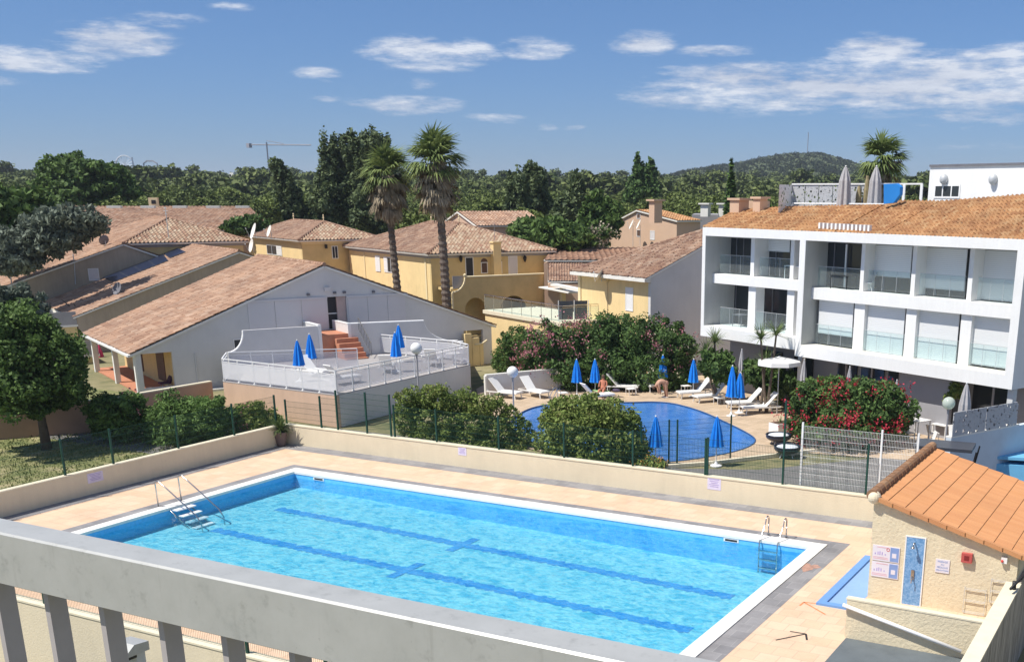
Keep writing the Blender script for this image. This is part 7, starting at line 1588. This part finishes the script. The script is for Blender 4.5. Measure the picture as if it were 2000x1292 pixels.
palm('tall fan palm left of its taller neighbour in front of the yellow houses', (757, 345), (778, 560), 92.5, 2.4, 4, -1, 1.7, .29, 50)
palm('fan palm rising behind the roof terrace of the white block', (1724, 318), (1726, 400), 88, 2.1, 5, 0, 1.1, .28, 50)
# ------------------------------------------------------------------ trees and wood
def cypress(label, px, top, base, w, D, mat=L_dark, name='cypress', seed=0, n=5000):
    b = atd(px, base, D); tpt = atd(px, top, D); P = b * (1, 1, 0) + Z3 * ground_h(D); H = tpt[2] - P[2]; r = w / 2 * D / FPX
    return plant(name, label, 'tree', P, [(0, 0, H * .25, r * .9, r * .9, H * .24), (0, 0, H * .45, r, r, H * .3), (0, 0, H * .68, r * .75, r * .75, H * .24), (0, 0, H * .86, r * .4, r * .4, H * .14)], n, .35, mat, seed, trunk=(H * .3, .15, 2, .2), up=1.2)
cypress('slim dark cypress left of the white block', 1426, 318, 420, 24, 130, seed=21)
def ptree(name, label, blobs, D, base_y, n, size, mat, seed, asp=1.7, up=.2, H=3.0, r=.2):
    px = blobs[0][0]; q = atd(px, base_y, D); P = q * (1, 1, 0) + Z3 * ground_h(D)
    return plant(name, label, 'tree', P, [B_(x, y, a, b, P, d) for x, y, a, b, d in blobs], n, size, mat, seed, trunk=(H, r, 5, 1.5), asp=asp, up=up)
ptree('poplar', 'wind bent poplar group left of the palms, its tall left half', [(640, 340, 16, 60, 0), (660, 330, 20, 62, 1), (690, 310, 22, 52, 0), (670, 390, 44, 50, 1), (640, 400, 26, 40, 0)], 140, 440, 17000, .30, L_poplar, 31, up=.6, H=5)
ptree('poplar', 'wind bent poplar partly behind the left palm crown', [(735, 305, 26, 46, 0), (715, 350, 30, 60, 1), (745, 360, 30, 60, 0), (725, 410, 40, 46, 0), (750, 290, 14, 26, .5)], 138, 440, 15000, .30, L_poplar, 32, up=.6, H=5)
ptree('poplar', 'leaning dark poplar whose top bends left, left of the poplar group', [(548, 345, 14, 28, 0), (560, 375, 18, 36, 0), (573, 405, 20, 34, 0), (538, 324, 9, 12, 0), (585, 425, 22, 26, 0)], 142, 445, 4200, .36, L_poplar, 33, up=.5, H=4)
ptree('poplar', 'pointed dark tree in the wood right of the palms', [(1042, 345, 20, 28, 0), (1035, 375, 36, 36, 0), (1050, 405, 36, 34, 0), (1005, 375, 18, 40, 1), (1010, 410, 30, 30, 0)], 140, 450, 12000, .33, L_poplar, 34, up=.4, H=4)
ptree('poplar', 'greyish poplar standing right of the pointed dark tree', [(1128, 385, 14, 36, 0), (1115, 410, 26, 34, 0), (1100, 435, 34, 26, 0)], 135, 455, 4200, .42, L_poplar, 35, up=.4, H=4)
ptree('spruce', 'ragged conifer sticking out of the wood left of the hill', [(1246, 320, 7, 18, 0), (1252, 345, 18, 22, 0), (1272, 335, 9, 22, 0), (1255, 375, 30, 26, 0)], 190, 420, 4000, .5, L_dark, 36, up=.3, H=5)
ptree('broad_tree', 'large dark broadleaf tree at the left in front of the wood', [(158, 345, 58, 34, 0), (130, 356, 40, 32, 1), (200, 356, 42, 34, 0), (165, 374, 74, 30, 0), (110, 375, 30, 26, 0), (225, 375, 34, 30, 0)], 165, 402, 24000, .40, L_mid, 37, up=.5, H=4, r=.4)
ptree('olive_tree', 'silvery olive tree left of the long tiled house', [(150, 428, 38, 22, 0), (112, 436, 42, 24, 0), (80, 450, 36, 26, 0), (180, 438, 26, 18, 0), (60, 478, 38, 24, 0), (105, 468, 42, 24, 0), (150, 454, 28, 16, 0), (20, 480, 36, 30, 0), (25, 515, 44, 24, 0)], 99, 520, 16000, .20, L_olive, 38, H=2.2, asp=2.4)
ptree('olive_tree', 'grey green olive tree behind the lawn tree', [(35, 600, 42, 36, 0), (0, 610, 40, 40, 0), (60, 620, 30, 26, 0)], 62, 680, 5000, .17, L_olive, 39, H=2, asp=2.6)
ptree('broad_tree', 'green tree clump at the far left edge below the wood', [(20, 400, 60, 30, 0), (-40, 400, 50, 40, 0), (60, 420, 40, 24, 0), (15, 440, 60, 30, 0)], 105, 500, 8000, .4, L_mid, 40, H=2)
ptree('bush', 'dark bush in front of the long tiled roof, left of the smaller hip house', [(485, 437, 32, 16, 0), (465, 445, 26, 14, 0), (505, 445, 20, 16, 0)], 126, 465, 3200, .3, L_dark, 41, H=1)
ptree('broad_tree', 'broad low green tree mass behind the salmon tile roof', [(1070, 455, 70, 26, 0), (1030, 455, 40, 26, 1), (1110, 465, 60, 22, 0), (1060, 475, 70, 18, 0)], 108, 500, 9500, .34, L_mid, 42, H=2)
ptree('broad_tree', 'bright green tree left of the tan gable house', [(1185, 425, 30, 30, 0), (1170, 445, 34, 26, 0), (1160, 410, 26, 30, 0)], 122, 480, 5200, .36, L_mid, 43, H=2)
P = atd(1185, 470, 108) * (1, 1, 0) + Z3 * 2.2; plant('white_oleander', 'oleander with cream blossom beside the tan gable house', 'shrub', P, [B_(x, y, a, b, P, 0) for x, y, a, b in ((1175, 457, 20, 13), (1165, 470, 18, 9))], 900, .25, L_dark, 44, flowers=((F_cream, 300, .2, None),))
ptree('bush', 'green bush against the left end of the roof terrace', [(1488, 412, 18, 12, 0), (1472, 420, 16, 10, 0)], 84, 435, 1500, .25, L_mid, 45, H=1)
# small bare tree in front of the penthouse
p = atd(1933, 394, 72); t = thing('bare_tree', 'small bare whitish tree in front of the white penthouse', 'tree', tuple(p)); mb = MB(); g = random.Random(5)
def twig(p, d, l, r, k):
    q = p + d * l; mb.tube([tuple(p), tuple(q)], [r, r * .6], 5)
    if k:
        for _ in range(3): e = d + np.array([g.uniform(-.7, .7), g.uniform(-.7, .7), g.uniform(-.1, .5)]); e /= np.linalg.norm(e); twig(q, e, l * .72, r * .6, k - 1)
twig(np.array([0, 0, 0.]), np.array([0, 0, 1.]), .6, .035, 4); obj('trunk', mb, paint('pale_twig', (.45, .38, .32), .9), t)
# pines of the wood: individuals in front, a mass behind
def crown_mesh(seed, n=4200, sz=.30):
    g = np.random.default_rng(seed); bl = []
    for i in range(9):
        a = g.uniform(0, 6.28); r = g.uniform(.2, 2.4); bl.append((r * math.cos(a), r * math.sin(a), g.uniform(-.6, .9) - r * .35, g.uniform(1.2, 2.0), g.uniform(1.2, 2.0), g.uniform(.8, 1.3)))
    bl.append((0, 0, -.6, 2.6, 2.6, 1.5)); return leafcloud(bl, n, sz, seed, 1.4, .7, up=.7)
protos = []
for i in range(5):
    t = thing('pine_tree', 'round topped green pine in the wood beyond the houses', 'tree', (0, 0, 0), group='pines of the wood beyond the houses')
    quadobj('crown', crown_mesh(70 + i) + np.array([0, 0, 9.0], np.float32), L_pine, t); mb = MB(); mb.tube([(0, 0, 0), (.2, .1, 5), (0, 0, 8.6)], [.28, .2, .14], 7); obj('trunk', mb, M_bark, t); protos.append(t)
placed = []; tries = 0; used = [False] * 5
pl = random.Random(9)
while len(placed) < 235 and tries < 40000:
    tries += 1; px = pl.uniform(-60, 2060); D = 118 + (250 - 118) * pl.random() ** .8; q = atd(px, 400, D)
    if 1150 < px < 1420 and D < 150: continue
    if px < 800 and D < 158: continue
    if any((q[0] - a) ** 2 + (q[1] - b) ** 2 < 29 for a, b in placed): continue
    placed.append((q[0], q[1])); k = pl.randrange(5); H = pl.uniform(.78, 1.02)
    loc = (q[0], q[1], ground_h(D) - .3); s_ = (H * 1.15, H * 1.15, H * 1.0)
    if not used[k]: protos[k].location = loc; protos[k].scale = s_; protos[k].rotation_euler = (0, 0, pl.uniform(0, 6)); used[k] = True
    else: dup(protos[k], loc, pl.uniform(0, 6), scale=s_)
base = [crown_mesh(90 + i, 430, .80) for i in range(4)]; VV = []
n_ = 0
for _ in range(2300):
    px = pl.uniform(-100, 2100); D = 245 + (760 - 245) * pl.random() ** .75; q = atd(px, 400, D); s_ = pl.uniform(1.0, 1.5); a = pl.uniform(0, 6.28); R_ = np.array([[math.cos(a), -math.sin(a), 0], [math.sin(a), math.cos(a), 0], [0, 0, 1]])
    VV.append((base[_ % 4] * s_) @ R_.T + np.array([q[0], q[1], ground_h(D) + pl.uniform(6.2, 9.2) + (pl.uniform(1.5, 4.0) if pl.random() < .06 else 0)]))
o = quadobj('distant_wood', np.concatenate(VV), L_pine2); o['kind'] = 'stuff'; o['label'] = 'distant wood covering the horizon'; o['category'] = 'wood'
mb = MB(); rr_ = [240, 300, 420, 560, 700, 900]; na = 30
for r in rr_:
    for k in range(na + 1):
        q = atd(-200 + 2400 * k / na, 400, r); mb.v.append((q[0], q[1], ground_h(r) + 4.5))
for i in range(len(rr_) - 1):
    for k in range(na): mb.f.append((i * (na + 1) + k, i * (na + 1) + k + 1, (i + 1) * (na + 1) + k + 1, (i + 1) * (na + 1) + k)); mb.mi.append(0)
struct('wood_undergrowth', mb, paint('undergrowth', (.02, .035, .012), 1, .3, .05))
# hill
def hill():
    prof = [(1180, 349), (1240, 345), (1300, 336), (1345, 327), (1390, 320), (1430, 316), (1470, 309), (1500, 303), (1540, 299), (1580, 297), (1610, 299), (1640, 307), (1670, 317), (1700, 325), (1740, 333), (1800, 338), (1900, 341)]
    D0 = 1500; mb = MB(); nx, ny = 90, 26; xs_ = np.interp
    px_ = [p[0] for p in prof]; py_ = [p[1] for p in prof]
    for j in range(ny + 1):
        f = j / ny; D = D0 - 750 + 1100 * f
        for i in range(nx + 1):
            x = 1100 + 900 * i / nx; y = np.interp(x, px_, py_); zt_ = 10 + (384 - y) / FPX * D0 - 17; zz_ = 12 + (zt_ - 12) * max(0, math.cos((f - .68) * 2.3)) ** 1.1
            q = atd(x, 380, D); mb.v.append((q[0], q[1], zz_ + 3 * noise.noise(Vector((x * .02, f * 6, 0)))))
    for j in range(ny):
        for i in range(nx): mb.f.append((j * (nx + 1) + i, j * (nx + 1) + i + 1, (j + 1) * (nx + 1) + i + 1, (j + 1) * (nx + 1) + i)); mb.mi.append(0)
    o = struct('hill', mb, paint('hill_soil', (.03, .045, .02), 1, .3, .02)); V_ = []; ar = np.array(mb.v); pr = random.Random(3)
    for _ in range(4200):
        j = pr.randrange(4, ny); i = pr.randrange(nx); p_ = ar[j * (nx + 1) + i]; p2_ = ar[j * (nx + 1) + i + 1]; p3 = ar[(j - 1) * (nx + 1) + i]; a, b = pr.random(), pr.random(); c_ = p_ + (p2_ - p_) * a + (p3 - p_) * b; V_.append(base2[_ % 3] * pr.uniform(1.2, 1.9) + c_ + np.array([0, 0, 3]))
    o = quadobj('hill_wood', np.concatenate(V_), leaf_mat('hill_pine', (.025, .045, .022), (.11, .14, .06), .03, trans=.1)); o['kind'] = 'stuff'; o['label'] = 'dark pines covering the hill'; o['category'] = 'wood'
base2 = [crown_mesh(120 + i, 120, 1.5) for i in range(3)]
hill()
# ------------------------------------------------------------------ far landmarks
p = atd(527, 350, 640); t = thing('tower_crane', 'thin tower crane on the horizon left of the poplars', 'crane', tuple(p * (1, 1, 0) + Z3 * 12))
s_ = 640 / FPX; ch = VP(p, 0); r3 = R2; M_cr = paint('crane_grey', (.34, .34, .38), .7); zj = 10 + (381 - 301) * s_ - 12
mb = MB(); mb.tube([(0, 0, 0), (0, 0, zj + 1.2)], .5, 4); obj('mast', mb, M_cr, t); mb = MB(); mb.tube([tuple(-r3 * 30 * s_ + Z3 * zj), tuple(r3 * 78 * s_ + Z3 * zj)], .30, 4); mb.tube([tuple(Z3 * (zj + 2)), tuple(r3 * 30 * s_ + Z3 * (zj + .5))], .15, 4); obj('jib', mb, M_cr, t); mb = MB(); mb.box((-31 * s_ * r3[0] - 1, -31 * s_ * r3[1] - 1, zj - 1.5), (-31 * s_ * r3[0] + 1, -31 * s_ * r3[1] + 1, zj + .6)); obj('counterweight', mb, M_cr, t)
p = atd(663, 268, 500); t = thing('tower_crane', 'reddish crane top showing above the poplar group', 'crane', tuple(p * (1, 1, 0) + Z3 * 8)); s5 = 500 / FPX; M_cr2 = paint('crane_red', (.3, .12, .10), .7)
mb = MB(); mb.tube([(0, 0, 0), (0, 0, p[2] - 8)], .45, 4); obj('mast', mb, M_cr2, t); mb = MB(); mb.tube([tuple(-r3 * 34 * s5 + Z3 * (p[2] - 8 - 2)), tuple(r3 * 16 * s5 + Z3 * (p[2] - 8 - 2))], .35, 4); obj('jib', mb, M_cr, t)
p = atd(244, 322, 900); s9 = 900 / FPX; t = thing('ferris_wheel', 'small pale ferris wheel on the horizon at the left', 'ferris wheel', tuple(p)); M_pale = paint('pale_steel', (.60, .64, .70), .6); mb = MB()
pts = [tuple(r3 * 15 * s9 * math.cos(a) + Z3 * 15 * s9 * math.sin(a)) for a in np.linspace(0, 2 * math.pi, 33)]; mb.tube(pts, .5, 4, cap=False); obj('rim', mb, M_pale, t)
mb = MB(); [mb.tube([(0, 0, 0), pts[k]], .18, 3) for k in range(0, 32, 2)]; obj('spoke', mb, M_pale, t); mb = MB(); mb.tube([(0, 0, 0), tuple(r3 * 4 * s9 - Z3 * 20 * s9)], .5, 4); mb.tube([(0, 0, 0), tuple(-r3 * 4 * s9 - Z3 * 20 * s9)], .5, 4); obj('support', mb, M_pale, t)
p = atd(293, 318, 850); s8 = 850 / FPX; t = thing('fairground_ride', 'dark arch shaped fairground ride beside the ferris wheel', 'ride', tuple(p)); mb = MB(); mb.tube([tuple(-r3 * 11 * s8 - Z3 * 22 * s8), tuple(-r3 * 11 * s8 - Z3 * 1 * s8), tuple(-r3 * 5 * s8 + Z3 * 3 * s8), tuple(r3 * 5 * s8 + Z3 * 3 * s8), tuple(r3 * 12 * s8 - Z3 * 1 * s8), tuple(r3 * 12 * s8 - Z3 * 8 * s8)], .6, 4); obj('arch', mb, M_cr, t)
mb = MB(); p = atd(260, 325, 880); mb.tube([tuple(p - Z3 * 8), tuple(p + Z3 * 6)], .6, 4); tag(obj('drop_tower', mb, M_pale), 'pale slim tower just right of the ferris wheel', 'tower')
for (x, y, w, h, D, lab) in ((515, 347, 24, 9, 620, 'white house on the horizon below the crane'), (1168, 350, 22, 9, 780, 'white villa on the horizon left of the conifer'), (1140, 351, 7, 4, 760, 'tiny pale house left of the white villa'), (461, 347, 3, 9, 650, 'tiny white tower on the horizon between the round trees')):
    p = atd(x, y, D); s_ = D / FPX; t = thing('distant_house', lab, 'house', tuple(p - Z3 * 14)); mb = MB(); mb.box((-w * s_ / 2, -4, 0), (w * s_ / 2, 4, 14 + h * s_ * .6)); mb.box((-w * s_ * .1, -4.02, 14), (w * s_ * .5 + 2, 5, 14 + h * s_ * .9)); obj('wall', mb, M_trim, t)
    mb = MB(); [mb.box((xx * s_, -4.1, 14.5), ((xx + 2) * s_, -4.03, 15.6)) for xx in (-w * .3, 0, w * .25)]; obj('window', mb, M_dark, t)
mb = MB(); p = atd(1577, 298, 1500); mb.tube([tuple(p - Z3 * 5), tuple(p + Z3 * 24)], .5, 4); tag(obj('radio_mast', mb, M_cr), 'thin radio mast on top of the wooded hill', 'mast')
# lawn: mown grass patch on the left
mb = MB(); q = [onz(x, y, ZG) for x, y in ((-300, 960), (-200, 860), (560, 800), (600, 850))]; q = [(-75, 14), (-34.2, 14), (-34.2, 36), (-44, 43.5), (-60, 46), (-90, 40)]
m, nt, b = NT('dry_lawn'); pos = objco(nt); nt.links.new(ramp(nt, noise_(nt, pos, .7, 9, .72), [(.32, (.07, .10, .03)), (.5, (.19, .20, .075)), (.66, (.36, .31, .17))]), b.inputs['Base Color']); b.inputs['Roughness'].default_value = 1
mb.add([(x, y, ZG + .002) for x, y in q], [tuple(range(len(q)))]); struct('lawn', mb, m)
g = np.random.default_rng(8); n = 26000; x = g.uniform(-62, -34.3, n); y = g.uniform(16, 38, n); h = g.uniform(.04, .11, n); a = g.uniform(0, 6.28, n); w = .03
c = np.stack([x, y, np.full(n, ZG)], 1); dxy = np.stack([np.cos(a) * w, np.sin(a) * w, np.zeros(n)], 1); tp = c + np.stack([g.normal(size=n) * .03, g.normal(size=n) * .03, h], 1)
o = quadobj('lawn_grass', np.stack([c - dxy, c + dxy, tp + dxy * .3, tp - dxy * .3], 1).reshape(-1, 3), leaf_mat('grass_blade', (.07, .11, .03), (.24, .25, .09), .7)); o['kind'] = 'stuff'; o['label'] = 'short dry grass on the left lawn'; o['category'] = 'grass'
c = atd(35, 1290, 17); mb = MB(); plant('grass_tuft', 'weedy tuft of grass seen between the first balcony bars', 'grass', (-22.5, 14.5, ZG), [(0, 0, .4, 1.6, .5, .4), (1.8, 0, .3, 1.2, .4, .4)], 900, .16, L_hedge, 60, asp=4)
# ------------------------------------------------------------------ air
mb = MB(); mb.box((-3600, -300, ZG - 2.5), (3600, 3300, 95))
m = bpy.data.materials.new('pale_air'); m.use_nodes = True; nt = m.node_tree; nt.nodes.clear(); o_ = nt.nodes.new('ShaderNodeOutputMaterial'); v_ = nt.nodes.new('ShaderNodeVolumePrincipled')
v_.inputs['Color'].default_value = (.80, .88, 1.0, 1); v_.inputs['Density'].default_value = .00016; v_.inputs['Anisotropy'].default_value = 0.1; nt.links.new(v_.outputs[0], o_.inputs['Volume'])
hz_ = obj('haze', mb, m); hz_['kind'] = 'stuff'; hz_['label'] = 'thin haze over the distant trees and hill'; hz_['category'] = 'haze'
SC.cycles.volume_bounces = 0
